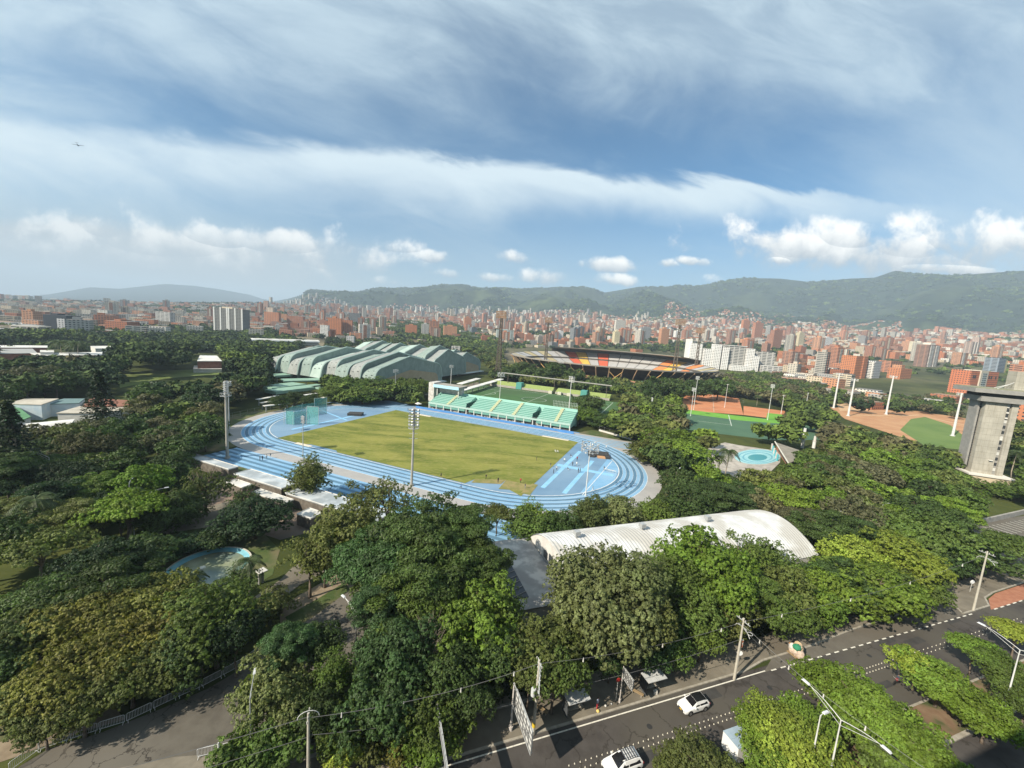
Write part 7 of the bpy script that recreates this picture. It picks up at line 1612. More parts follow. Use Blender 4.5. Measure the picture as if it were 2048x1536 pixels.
def signboard(label, s, n, hz, L_, zt, zb, mirror=False, thick=.13):
    root = empty('road_sign', SW(s, n, .15), RA-PI/2)     # +x runs out over the carriageway
    p = MB(); p.tube([(0, 0, 0), (0, 0, hz)], [thick*1.1, thick*.8], 10); p.tube([(0, 0, 0), (0, 0, .55)], thick*2.0, 10); p.build('pole', mat('weathered_white_pole', (0.42, 0.38, 0.35), (0.5, 0.47, 0.44), 3.0), root)
    a = MB(); a.tube([(0, 0, zt), (L_, 0, zt)], .05, 5); a.tube([(0, 0, zb-.1), (L_, 0, zb-.1)], .06, 5); a.tube([(0, 0, zt-.8), (.9, 0, zt)], .04, 5); a.build('arm', M_gal, root)
    b = MB(); x0 = L_*.12; b.box(((x0+L_)/2, .10, zb), (L_-x0, .05, zt-zb)); b.build('panel', mat('sign_back', (0.50, 0.50, 0.48), (0.58, 0.58, 0.56), 1.2, .6), root)
    f = MB(); k = 0
    for zz in [zb+(zt-zb)*t for t in (.0, .28, .52, .76, .99)]: f.box(((x0+L_)/2, .0, zz-.03), (L_-x0, .05, .07))
    rr_ = random.Random(7)
    for i in range(7): xx = x0+(L_-x0)*i/6; f.box((xx, -.01, zb), (.07, .05, zt-zb))
    for i in range(5): xx = x0+(L_-x0)*(i+.5)/6; zz = zb+(zt-zb)*rr_.uniform(.1, .6); f.box((xx, .03, zz), (.5, .05, .07)); f.box((xx, .03, zz), (.07, .05, .5))
    f.build('stiffener', mat('sign_dark_rib', (0.16, 0.16, 0.16)), root); return tag(root, label, 'road sign')
signboard('large overhead road sign seen from behind, over the carriageway', 16.3, 38.2, 6.4, 5.9, 6.35, 3.6); signboard('small road sign on a thin pole left of the second bus shelter', 31.55, 37.75, 5.4, 2.1, 5.3, 3.9, thick=.07); signboard('white overhead road sign seen edge-on at the bottom edge', 7.1, 38.0, 6.4, 7, 6.3, 5.6, thick=.1)
g = MB(); g.tube([(0, 0, 0), (0, 0, .9)], .32, 10); g.tube([(0, 0, .9), (0, 0, 1.0)], .36, 10); o = g.build('litter_bin', mat('bin_grey', (0.33, 0.31, 0.30))); o.location = SW(7.2, 37.6, .15); tag(o, 'grey bin at the foot of the edge-on road sign', 'bin')
g = MB(); n_ = 12; g.add([(.02, .28*math.cos(2*PI*k/n_), 4.1+.28*math.sin(2*PI*k/n_)) for k in range(n_)]+[(-.02, .28*math.cos(2*PI*k/n_), 4.1+.28*math.sin(2*PI*k/n_)) for k in range(n_)], [tuple(range(n_)), tuple(range(n_, 2*n_))[::-1]]+[(k, n_+k, n_+(k+1) % n_, (k+1) % n_) for k in range(n_)])
def round_sign(label, s, n, h, R_, rz, c):
    root = empty('traffic_sign', SW(s, n, .15), rz); p = MB(); p.tube([(0, 0, 0), (0, 0, h)], .035, 6); p.build('pole', M_wht, root); g = MB(); g.tube([(0, -.07, h), (0, -.045, h)], R_, 20); g.build('disc', c, root); return tag(root, label, 'traffic sign')
round_sign('red round sign on the pole of the small road sign', 31.2, 38.1, 3.2, .3, RA, mat('sign_red', (0.5, 0.04, 0.03))); round_sign('white round traffic sign beside the pole with the orange panel', 52.6, 37.85, 2.5, .42, RA-.5, mat('sign_white', (0.75, 0.75, 0.74)))
round_sign('white round sign on the pavement at the right edge', 120.5, 39.6, 2.3, .42, RA-.4, MATS['sign_white'])
def cart():
    root = empty('recycling_cart', SW(64.2, 37.15, .04), RA); b = MB(); bm = bmesh.new()
    g = MB(); g.box((0, 0, .35), (1.9, 1.7, .1)); g.build('platform', MATS['bench_wood'], root)
    for s in (-1, 1): w_ = MB(); w_.tube([(0, s*.88, .32), (0, s*.95, .32)], .32, 14); w_.build('wheel', M_tyre, root)
    r_ = random.Random(12); cs = [mat('sack_cream', (0.55, 0.45, 0.36), (0.44, 0.33, 0.26), 3.0), Wp, mat('sack_green', (0.03, 0.20, 0.11)), mat('sack_tan', (0.48, 0.36, 0.22)), mat('sack_grey', (0.3, 0.3, 0.3)), mat('sack_orange', (0.55, 0.25, 0.1))]
    for k in range(16):
        bm = bmesh.new(); R_ = r_.uniform(.35, .6) if k > 3 else .75; bmesh.ops.create_icosphere(bm, subdivisions=2, radius=R_)
        for v in bm.verts: v.co *= 1+r_.uniform(-.15, .15)
        me_ = bpy.data.meshes.new('sack'); bm.to_mesh(me_); bm.free(); me_.materials.append(cs[0] if k < 7 else cs[k % 6]); o = bpy.data.objects.new('sack', me_); col.objects.link(o); o.parent = root
        o.location = (r_.uniform(-.55, .55), r_.uniform(-.5, .5), .9+ (k > 6)*.75+r_.uniform(-.2, .3))
    tag(root, 'heaped cart of recycling sacks at the kerb of the lay-by', 'cart')
cart()
# crowd barriers
def barrier0():
    root = empty('crowd_barrier', (0, 0, 0)); L_ = 2.15; f = MB(); f.tube([(-L_/2, 0, .18), (-L_/2, 0, 1.02), (-L_/2+.1, 0, 1.1), (L_/2-.1, 0, 1.1), (L_/2, 0, 1.02), (L_/2, 0, .18), (-L_/2, 0, .18)], .032, 6); f.build('frame', M_gal2, root)
    b = MB()
    for k in range(16): b.tube([(-L_/2+.13*(k+1), 0, .2), (-L_/2+.13*(k+1), 0, 1.08)], .016, 4)
    b.build('bars', M_gal2, root)
    for x in (-L_/2+.12, L_/2-.12): q = MB(); q.tube([(x, -.3, .03), (x, 0, .2), (x, .3, .03)], .03, 5); q.build('foot', M_gal2, root)
    return root
M_gal2 = mat('barrier_grey', (0.62, 0.62, 0.62), (0.52, 0.52, 0.5), 3.0, .5)
BP = [at(x, y) for x, y in ((20, 1545), (60, 1510), (108, 1490), (152, 1478), (205, 1460), (247, 1448), (290, 1428), (332, 1407), (374, 1388), (412, 1372), (446, 1353), (480, 1335), (512, 1312), (540, 1293))]
tot = [0]
for a, b in zip(BP[:-1], BP[1:]): tot.append(tot[-1]+float(np.linalg.norm(b-a)))
def along(t): 
    return np.array([np.interp(t, tot, [p[k] for p in BP]) for k in range(3)])
NBR = max(1, int(tot[-1]/2.3)); bz0 = None
segs = [(along(i*2.3), along(i*2.3+2.25)) for i in range(NBR)]
for i in range(9):   # row along the lower right edge of the side road
    segs.append((SW(-17.6+i*2.3, 44.4-.08*i), SW(-17.6+i*2.3+2.25, 44.4-.08*i)))
for i, (a, b) in enumerate(segs):
    r_ = barrier0() if bz0 is None else copy_tree(bz0); bz0 = bz0 or r_
    r_.location = ((a[0]+b[0])/2, (a[1]+b[1])/2, .05 if i < NBR else .16); r_.rotation_euler = (0, 0, math.atan2(b[1]-a[1], b[0]-a[0]))
    far_ = i < NBR
    NAMED.setdefault('white crowd barrier '+('in the row along the left side road' if far_ else 'in the short row by the bottom pavement'), []).append((r_, proj(r_.location)[0]+(0), 'barrier'))
# road studs: two lines down the middle of the street
sm_ = MB(); sm_.tube([(0, 0, 0), (0, 0, .06)], [.075, .05], 8); sm_.box((0, 0, .06), (.05, .05, .11), taper=.7); stud = None; k = 0
studme = sm_.build('road_stud', mat('stud_cream', (0.62, 0.58, 0.48)))
sdm = studme.data; bpy.data.objects.remove(studme)
s = 21.0
while s < 118:
    for dn in (-.32, .32):
        o = bpy.data.objects.new('road_stud', sdm); col.objects.link(o); o.location = SW(s+(dn > 0)*.45, 32.3+dn-(s-40)*.006, .035); o.rotation_euler = (0, 0, RA)
        tag(o, 'small cream road stud in the double line between the two lanes', 'road stud', 'road studs between the lanes')
    s += .72 if s < 85 else 1.2

# ------------------------------------------------------------------ power poles and cables
def power_pole(label, P, h, kind=0, r=.16):
    root = empty('power_pole', P, RA); m_ = mat('pole_concrete', (0.40, 0.37, 0.31), (0.46, 0.43, 0.36), 1.5, .9)
    p = MB(); p.tube([(0, 0, 0), (0, 0, h)], [r*1.25, r*.7], 10); p.build('pole', m_, root)
    if kind == 1:
        for k, y in ((0, 2.2), (1, 1.4)):
            c = MB(); c.box((0, 0, h-.5-.9*k), (.10, y, .1)); c.build('crossarm', M_gal, root)
        c = MB(); c.tube([(0, 0, h-1.3), (0, -.9, h-1.7), (0, -1.3, h-2.2)], .04, 5); c.tube([(0, 0, h-1.3), (0, .9, h-1.5), (0, 1.2, h-2.0)], .04, 5)
        c.tube([(math.cos(t)*.35, math.sin(t)*.35-1.2, h-1.5) for t in [PI*k/5 for k in range(11)]], .03, 4, cap=False); c.build('cable_loop', mat('cable_white', (0.5, 0.5, 0.5)), root)
    if kind == 2:
        c = MB()
        for k in range(4):
            x = -.55+k*.36; c.tube([(x*.2+.2, x, h-4.3), (x*.2, x, h-.2)], .035, 5)
        for k in range(7): c.tube([(.0, -.7, h-.3-.6*k), (.15, .7, h-.3-.6*k)], .03, 5); c.box((.05, -.35+.2*(k % 3), h-.5-.6*k), (.12, .12, .3))
        c.build('switch_rack', mat('pale_steel2', (0.5, 0.53, 0.53)), root); t = MB(); t.tube([(-.45, 0, h-4.6), (-.45, 0, h-3.7)], .28, 12); t.build('transformer', mat('transformer_grey', (0.5, 0.52, 0.52)), root)
        y_ = MB(); y_.tube([(0, 0, 1.0), (0, 0, 1.6)], r*1.3, 10); y_.build('yellow_band', mat('band_yellow', (0.6, 0.42, 0.03)), root)
    for k in range(4): q = MB(); q.tube([(0, -.8+.5*k, h-.4), (0, -.8+.5*k, h-.15)], .06, 6); q.build('insulator', mat('insulator', (0.45, 0.44, 0.40)), root)
    return tag(root, label, 'power pole')
PP = [(SW(-5.8, 38.0, .15), 9.0, 0, 'concrete pole with curved cable loops at the bottom left'), (SW(21.0, 37.75, .15), 10.0, 2, 'dark pole with a long pale switch rack and yellow band by the first bus shelter'), (SW(50.8, 37.9, .15), 9.8, 1, 'concrete pole with orange panel where the lay-by begins'), (SW(110.6, 37.3, .15), 12.5, 1, 'tall concrete pole with crossarm at the right end of the lay-by')]
PP = [(at(1066, 1470) if i == 1 else at(1468, 1360) if i == 2 else at(1946, 1222) if i == 3 else p, h, k, l) for i, (p, h, k, l) in enumerate(PP)]
for p, h, k, l in PP: power_pole(l, (p[0], p[1], .15), h, k)
arc = MB(); p0 = PP[0][0]
arc.tube([(-.0+1.0*math.cos(t), 0, 8.6+.8*math.sin(t)) for t in [PI*k/8 for k in range(9)]], .035, 4); o = arc.build('cable_hoop', MATS['cable_white'] if 'cable_white' in MATS else Wp); o.location = (p0[0], p0[1], 0); o.rotation_euler = (0, 0, RA); tag(o, 'white cable hoop over the bottom left concrete pole', 'cable')
root = empty('hanging_panel', (PP[2][0][0]+.35, PP[2][0][1]+.25, 5.2)); g = MB(); g.box((0, 0, 0), (.5, .08, 1.2)); g.build('board', mat('orange_white', (0.62, 0.18, 0.08), (0.7, 0.66, 0.6), 1.6, lo=.48, hi=.52), root); g = MB(); g.tube([(-.35, 0, 1.1), (.25, 0, 1.1)], .03, 5); g.build('bracket', M_gal, root); tag(root, 'orange and white panel hanging on the pole at the lay-by', 'banner')
def cable(label, A, B, sag, rad=.035, m_=None, marks=0):
    A, B = Vector(A), Vector(B); pts = []
    for k in range(17): t = k/16; p = A.lerp(B, t); p.z -= sag*4*t*(1-t); pts.append(tuple(p))
    root = empty('overhead_cable', A); g = MB(); g.tube([Vector(p)-A for p in pts], rad, 4, cap=False); g.build('cable', m_ or mat('cable_dark', (0.10, 0.10, 0.10)), root)
    for i in range(marks):
        k = int((i+.7)*16/marks) % 16; q = MB(); c = Vector(pts[k])-A; q.tube([c+Vector((0, 0, .05)), c-Vector((0, 0, .45))], [.05, .09], 6); q.build('marker', Wp, root)
    return tag(root, label, 'cable')
T_ = [Vector((p[0], p[1], h)) for p, h, k, l in PP]; Lf = Vector(SW(-46, 37.5, 8.8))
cable('upper cable running left from the bottom left pole', T_[0]+Vector((0, 0, -.3)), Lf, .8, .035, marks=3); cable('lower cable running left from the bottom left pole', T_[0]+Vector((0, 0, -2.6)), Lf-Vector((0, 0, 2.4)), .8, .03)
cable('cable from the bottom left pole to the pole with the pale rack', T_[0]+Vector((0, 0, -.4)), T_[1]+Vector((0, 0, -.3)), .9, .035, marks=4); cable('lower cable between the bottom left pole and the pole with the pale rack', T_[0]+Vector((0, 0, -2.4)), T_[1]+Vector((0, 0, -5.0)), .6, .03)
cable('upper cable from the pale rack pole to the pole with the orange panel', T_[1]+Vector((0, 0, -.3)), T_[2]+Vector((0, 0, -.4)), .9, .03, marks=3); cable('lower cable from the pale rack pole to the pole with the orange panel', T_[1]+Vector((0, 0, -4.4)), T_[2]+Vector((0, 0, -3.2)), .6, .03)
cable('cable from the orange panel pole to the far right pole', T_[2]+Vector((0, 0, -.4)), T_[3]+Vector((0, 0, -.6)), 1.3, .03, marks=4)
cable('upper cable crossing the street from the orange panel pole', T_[2]+Vector((0, 0, -.8)), Vector(SW(49, 14, 11)), .9, .022, mat('cable_grey', (0.22, 0.22, 0.21)), marks=5); cable('lower cable crossing the street from the orange panel pole', T_[2]+Vector((0, 0, -1.4)), Vector(SW(48.5, 14, 10.3)), 1.0, .018)

# ------------------------------------------------------------------ street lamps
def h_for(x, y, n):
    lo, hi = 2.0, 30.0
    for _ in range(40):
        m_ = (lo+hi)/2; v_ = SI(*at(x, y, m_)[:2])[1]
        if v_ > n: lo = m_
        else: hi = m_
    return m_
def lamp_top(label, tx, ty, h, arm, two=False, az=None, m_=None, thick=1.0, grp='street lamps'):
    P = at(tx, ty, h); root = empty('street_lamp', (P[0], P[1], 0)); m_ = m_ or M_wht
    p = MB(); p.tube([(0, 0, 0), (0, 0, h)], [.12*thick, .055*thick], 8); p.tube([(0, 0, 0), (0, 0, .35)], .22*thick, 8); p.build('pole', m_, root)
    for sgn in ((1, -1) if two else (1,)):
        a = MB(); q = [(sgn*arm*t, 0, h+.9*math.sin(t*PI/2)*(arm/3.5)) for t in (0, .25, .5, .75, 1)]; a.tube(q, [.042, .038, .034, .03, .028], 6)
        a.tube([(sgn*.05, 0, h-.6), (sgn*arm*.5, 0, h+.2), (sgn*arm*.9, 0, h+.82*arm/3.5)], .022, 5); a.build('arm', m_, root)
        l = MB(); e = q[-1]; x0, x1 = (e[0]-sgn*.1, e[0]+sgn*.75); l.box(((x0+x1)/2, 0, e[2]-.02), (.85, .3, .14), taper=.75); l.build('lamp_head', M_lamp, root)
    root.rotation_euler = (0, 0, az if az is not None else RA+PI/2); return tag(root, label, 'street lamp', grp)
h1 = 10.3; lamp_top('white double-armed street lamp in the median at the bottom right', 1682, 1440, h1, 3.4, True); lamp_top('white street lamp in the median at the right edge', 2040, 1300, 10.3, 3.4, True)
lamp_top('small camera pole left of the double-armed lamp', 1641, 1431, 9.2, .5, az=RA)
for (x, y, h, arm, az, lb) in ((713, 1226, 9.5, 3.0, 2.5, 'white curved street lamp over the side road'), (500, 1395, 8.5, 2.4, 2.0, 'lamp rising from the pale bushy tree at the bottom'), (98, 915, 9, 4, 3.1, 'thin lamp with long arm over the left park trees'), (1938, 992, 8.5, 2.2, -.1, 'lamp on a leaning pole at the car park wall'), (1765, 1010, 8.5, 1.6, .2, 'lamp standing among the trees left of the car park'),
     (1667, 1025, 8, 1.6, .1, 'lamp just above the trees right of the arched roof'), (1354, 942, 8, 2, .8, 'curved lamp in front of the bright tree right of the track'), (258, 965, 9, 1.5, 2, 'grey pole among the left park trees'), (300, 985, 8.5, 2.4, .6, 'curved lamp over the park path on the left'), (265, 1010, 8.5, 2.2, .5, 'second curved lamp over the park path on the left')):
    lamp_top(lb, x, y, h, arm, az=az, m_=M_wht if x > 600 else M_gal)
# car park wall, fences
g = MB(); A = at(1902, 1062); B = at(2100, 1016); d = Vector((B[0]-A[0], B[1]-A[1], 0)); g.box(((A[0]+B[0])/2, (A[1]+B[1])/2, 0), (d.length, .5, 1.6), math.atan2(d.y, d.x)); tag(g.build('retaining_wall', mat('wall_grey', (0.25, 0.24, 0.22), (0.32, 0.30, 0.27), .5)), 'long low grey wall behind the car park', 'wall')
def fence(label, pts, h, step, m_, wall=0):
    c = Vector((pts[0][0], pts[0][1], 0)); root = empty('fence', c); g = MB(); r_ = MB()
    for a, b in zip(pts[:-1], pts[1:]):
        a, b = Vector((a[0], a[1], 0))-c, Vector((b[0], b[1], 0))-c; L_ = (b-a).length; k = max(1, int(L_/step))
        for i in range(k+1): p = a.lerp(b, i/k); g.tube([p, p+Vector((0, 0, h))], .045, 5)
        for z in (h, h*.5, .3): r_.tube([a+Vector((0, 0, z)), b+Vector((0, 0, z))], .03, 4)
        if wall: q = MB(); q.box(((a.x+b.x)/2, (a.y+b.y)/2, 0), (L_, .25, wall), math.atan2((b-a).y, (b-a).x)); q.build('base_wall', Wt, root)
    g.build('posts', m_, root); r_.build('rails', m_, root); return tag(root, label, 'fence')
Mf = mat('fence_grey', (0.22, 0.23, 0.22))
fence('wire fence between the sheds and the near straight', [LW(-50, -66.3), LW(60, -66.3)], 2.6, 4, Mf); fence('wire fence round the left bend of the track', [LW(-50, -66.3), LW(-72, -56), LW(-92, -34), LW(-97, -10), LW(-92, 20)], 2.4, 4, Mf)
fence('white-walled fence above the upper right of the track', [at(1198, 862), at(1262, 880)], 2.6, 3, Mf, .9); fence('wire fence round the right bend of the track', [LW(98, 20), LW(103, -8), LW(97, -34), LW(84, -50), LW(66, -60)], 2.4, 4, Mf)
fence('tall fence posts behind the clay courts', [at(1487, 806), at(1372, 778)], 4, 7, Mf); fence('dark fence behind the baseball ground', [at(1790, 816), at(1880, 822), at(1960, 850)], 6, 9, mat('fence_dark', (0.07, 0.07, 0.065)))
# light aircraft
def plane():
    d = ray(156, 291); P = CAM+d/np.linalg.norm(d)*900; root = empty('aircraft', P); dk = mat('aircraft_dark', (0.05, 0.055, 0.06))
    g = MB(); g.tube([(-9, 0, 0), (-6, 0, .3), (0, 0, .4), (6, 0, .5), (10, 0, 1.2)], [.3, 1.1, 1.3, 1.0, .3], 10); g.build('fuselage', dk, root)
    for s in (-1, 1): g = MB(); g.add([(-2.5, s*.8, 1.2), (1.5, s*.8, 1.2), (1, s*12, 1.6), (-1, s*12, 1.6), (-2.5, s*.8, .9), (1.5, s*.8, .9), (1, s*12, 1.45), (-1, s*12, 1.45)], [(0, 1, 2, 3), (7, 6, 5, 4), (0, 4, 5, 1), (1, 5, 6, 2), (2, 6, 7, 3), (3, 7, 4, 0)]); g.build('wing', dk, root)
    g = MB(); g.add([(8, 0, 1), (10.5, 0, 1.2), (11, 0, 5), (9.5, 0, 5), (8, .2, 1), (10.5, .2, 1.2), (11, .2, 5), (9.5, .2, 5)], [(0, 1, 2, 3), (7, 6, 5, 4), (0, 4, 5, 1), (2, 6, 7, 3)]); g.box((10.2, 0, 4.8), (1.6, 7, .2)); g.build('tail', dk, root)
    root.scale = (.52,)*3; root.rotation_euler = (.12, .1, -.9); tag(root, 'small dark aircraft high in the left sky', 'aircraft')
plane()

# ------------------------------------------------------------------ palms and conifers
def palm_proto():
    rg_ = np.random.default_rng(5); V = []; F = []; 
    for k in range(22):
        t = 2*PI*k/22+rg_.uniform(-.15, .15); el = rg_.uniform(.1, 1.0); L_ = rg_.uniform(.85, 1.1); pts = []
        for j in range(8):
            u_ = j/7; pts.append(np.array([math.cos(t)*L_*u_*math.cos(el*.6), math.sin(t)*L_*u_*math.cos(el*.6), L_*(u_*math.sin(el)-1.0*u_*u_*.9)]))
        side = np.array([-math.sin(t), math.cos(t), 0])
        for j in range(7):
            for q in range(3):
                for sg in (-1, 1):
                    a = pts[j]+(pts[j+1]-pts[j])*q/3; b_ = a+(pts[j+1]-pts[j])*.22; w_ = .20*math.sin(PI*(j+q/3+.8)/8.2)**.7
                    n = len(V); V += [a, b_, b_+side*sg*w_+np.array([0, 0, -.10]), a+side*sg*w_*.8+np.array([0, 0, -.10])]; F.append((n, n+1, n+2, n+3))
    return mesh_np('fronds', V, F, LEAF)
FR = palm_proto()
tk = MB(); tk.tube([(0, 0, 0), (.03, 0, .3), (.02, .02, .7), (0, 0, 1)], [.022, .016, .014, .013], 8); o = tk.build('trunk', M_bark2, smooth=True); PTR = o.data; bpy.data.objects.remove(o)
def palm(x, y, h, r, lb):
    P = at(x, y, h); root = empty('palm_tree', (P[0], P[1], 0), random.random()*6); t = bpy.data.objects.new('trunk', PTR); col.objects.link(t); t.parent = root; t.scale = (h, h, h)
    c = bpy.data.objects.new('fronds', FR); col.objects.link(c); c.parent = root; c.location = (0, 0, h); c.scale = (r, r, r); c.color = (0.06, 0.085, 0.03, 1); tag(root, lb, 'palm tree')
palm(1458, 902, 11, 4.2, 'palm tree with spread fronds before the turquoise pool'); palm(1440, 914, 8, 3.0, 'smaller palm just left of the palm by the turquoise pool'); palm(222, 1116, 7, 2.6, 'palm tree at the left of the round pool trees'); palm(388, 1150, 6, 2.0, 'small palm beside the round pool rim')
palm(498, 1120, 8, 2.6, 'palm at the right side of the round pool'); palm(255, 985, 10, 3.2, 'tall palm in the left park'); palm(70, 1000, 11, 4.0, 'big palm far left in the park'); palm(120, 684, 15, 9, 'left one of the tall palms over the long cream roof'); palm(155, 686, 15, 9, 'right one of the tall palms over the long cream roof')
palm(2035, 905, 12, 4.5, 'palm tree behind the concrete tower'); palm(1516, 792, 9, 3.5, 'palm with brown hanging fronds by the clay courts'); palm(1168, 738, 14, 5, 'palm before the stadium, left of two'); palm(1206, 738, 14, 5, 'palm before the stadium, right of two')
def conifer_proto():
    rg_ = np.random.default_rng(9); Ps = []; Ds = []
    for k in range(26):
        z = .12+.86*k/25; R_ = .30*(1-z)**.85+.015; nb = 7
        for j in range(nb):
            t = 2*PI*j/nb+k*.7
            for q in range(22):
                u_ = rg_.uniform(.1, 1); Ps.append((math.cos(t)*R_*u_+rg_.normal(0, .008), math.sin(t)*R_*u_+rg_.normal(0, .008), z-.03*u_+rg_.normal(0, .006))); Ds.append((math.cos(t)*.3, math.sin(t)*.3, 1))
    V, F = leaf_cloud(rg_, np.array(Ps), np.array(Ds), .022, 1.8, .5); return mesh_np('crown', V, F, LEAF)
CF = conifer_proto()
for (x, y, h, lb) in ((14, 798, 24, 'tall dark conifer with whorled branches at the left edge'), (196, 738, 26, 'tall dark pointed conifer right of the school roofs')):
    P = at(x, y, h); root = empty('conifer', (P[0], P[1], 0)); t = bpy.data.objects.new('trunk', PTR); col.objects.link(t); t.parent = root; t.scale = (h*.8, h*.8, h*.96); c = bpy.data.objects.new('crown', CF); col.objects.link(c); c.parent = root; c.scale = (h, h, h); c.color = (0.020, 0.036, 0.014, 1); tag(root, lb, 'conifer')

# ------------------------------------------------------------------ the rest of the park trees, placed over the ground where the picture shows crowns
VIS = [  # pieces of the picture that crowns must leave open
 [(468, 862), (520, 818), (600, 808), (860, 808), (1255, 878), (1312, 950), (1300, 1000), (1240, 1010), (930, 1010), (690, 985), (470, 915)],
 [(375, 903), (480, 905), (700, 995), (700, 1045), (560, 1010), (370, 925)], [(1060, 1078), (1500, 1022), (1625, 1106), (1560, 1110), (1100, 1170), (1010, 1190), (1000, 1085)],
 [(860, 770), (960, 760), (1225, 795), (1145, 860), (865, 815)], [(960, 755), (1250, 795), (1180, 850), (1000, 800)], [(1008, 705), (1430, 705), (1440, 752), (1300, 748), (1180, 736), (1080, 723), (1008, 718)],
 [(545, 745), (590, 700), (760, 675), (960, 715), (980, 742), (890, 765), (870, 780), (840, 745), (650, 745), (640, 785), (545, 790)], [(1372, 785), (1470, 790), (1575, 815), (1560, 850), (1372, 850)],
 [(1410, 888), (1560, 888), (1600, 900), (1590, 930), (1560, 945), (1420, 945)], [(1690, 815), (1830, 820), (1940, 845), (1925, 885), (1830, 850), (1760, 836), (1680, 830)], [(1925, 740), (2048, 740), (2000, 980), (1925, 960)],
 [(1905, 1035), (2048, 1000), (2060, 1110), (1960, 1095)], [(335, 1095), (490, 1095), (560, 1140), (520, 1185), (340, 1190)], [(250, 742), (330, 740), (445, 735), (440, 752), (330, 757), (252, 772)], [(385, 706), (448, 706), (448, 740), (385, 740)],
 [(0, 685), (210, 685), (210, 712), (0, 712)], [(30, 793), (265, 793), (265, 828), (120, 845), (0, 862), (0, 812)], [(595, 1170), (750, 1150), (745, 1300), (620, 1400), (560, 1500), (0, 1560), (0, 1480), (540, 1290)],
 [(380, 955), (470, 960), (560, 1010), (620, 1060), (520, 1010)], [(1600, 850), (1635, 850), (1632, 890), (1600, 892)], [(1660, 740), (1680, 740), (1670, 818), (1655, 818)], [(900, 1535), (1560, 1290), (2048, 1110), (2048, 1536)], [(1880, 1150), (2048, 1110), (2048, 1220), (1880, 1230)],
 [(520, 790), (660, 780), (660, 810), (520, 815)], [(1270, 990), (1310, 960), (1320, 1010), (1270, 1020)]]
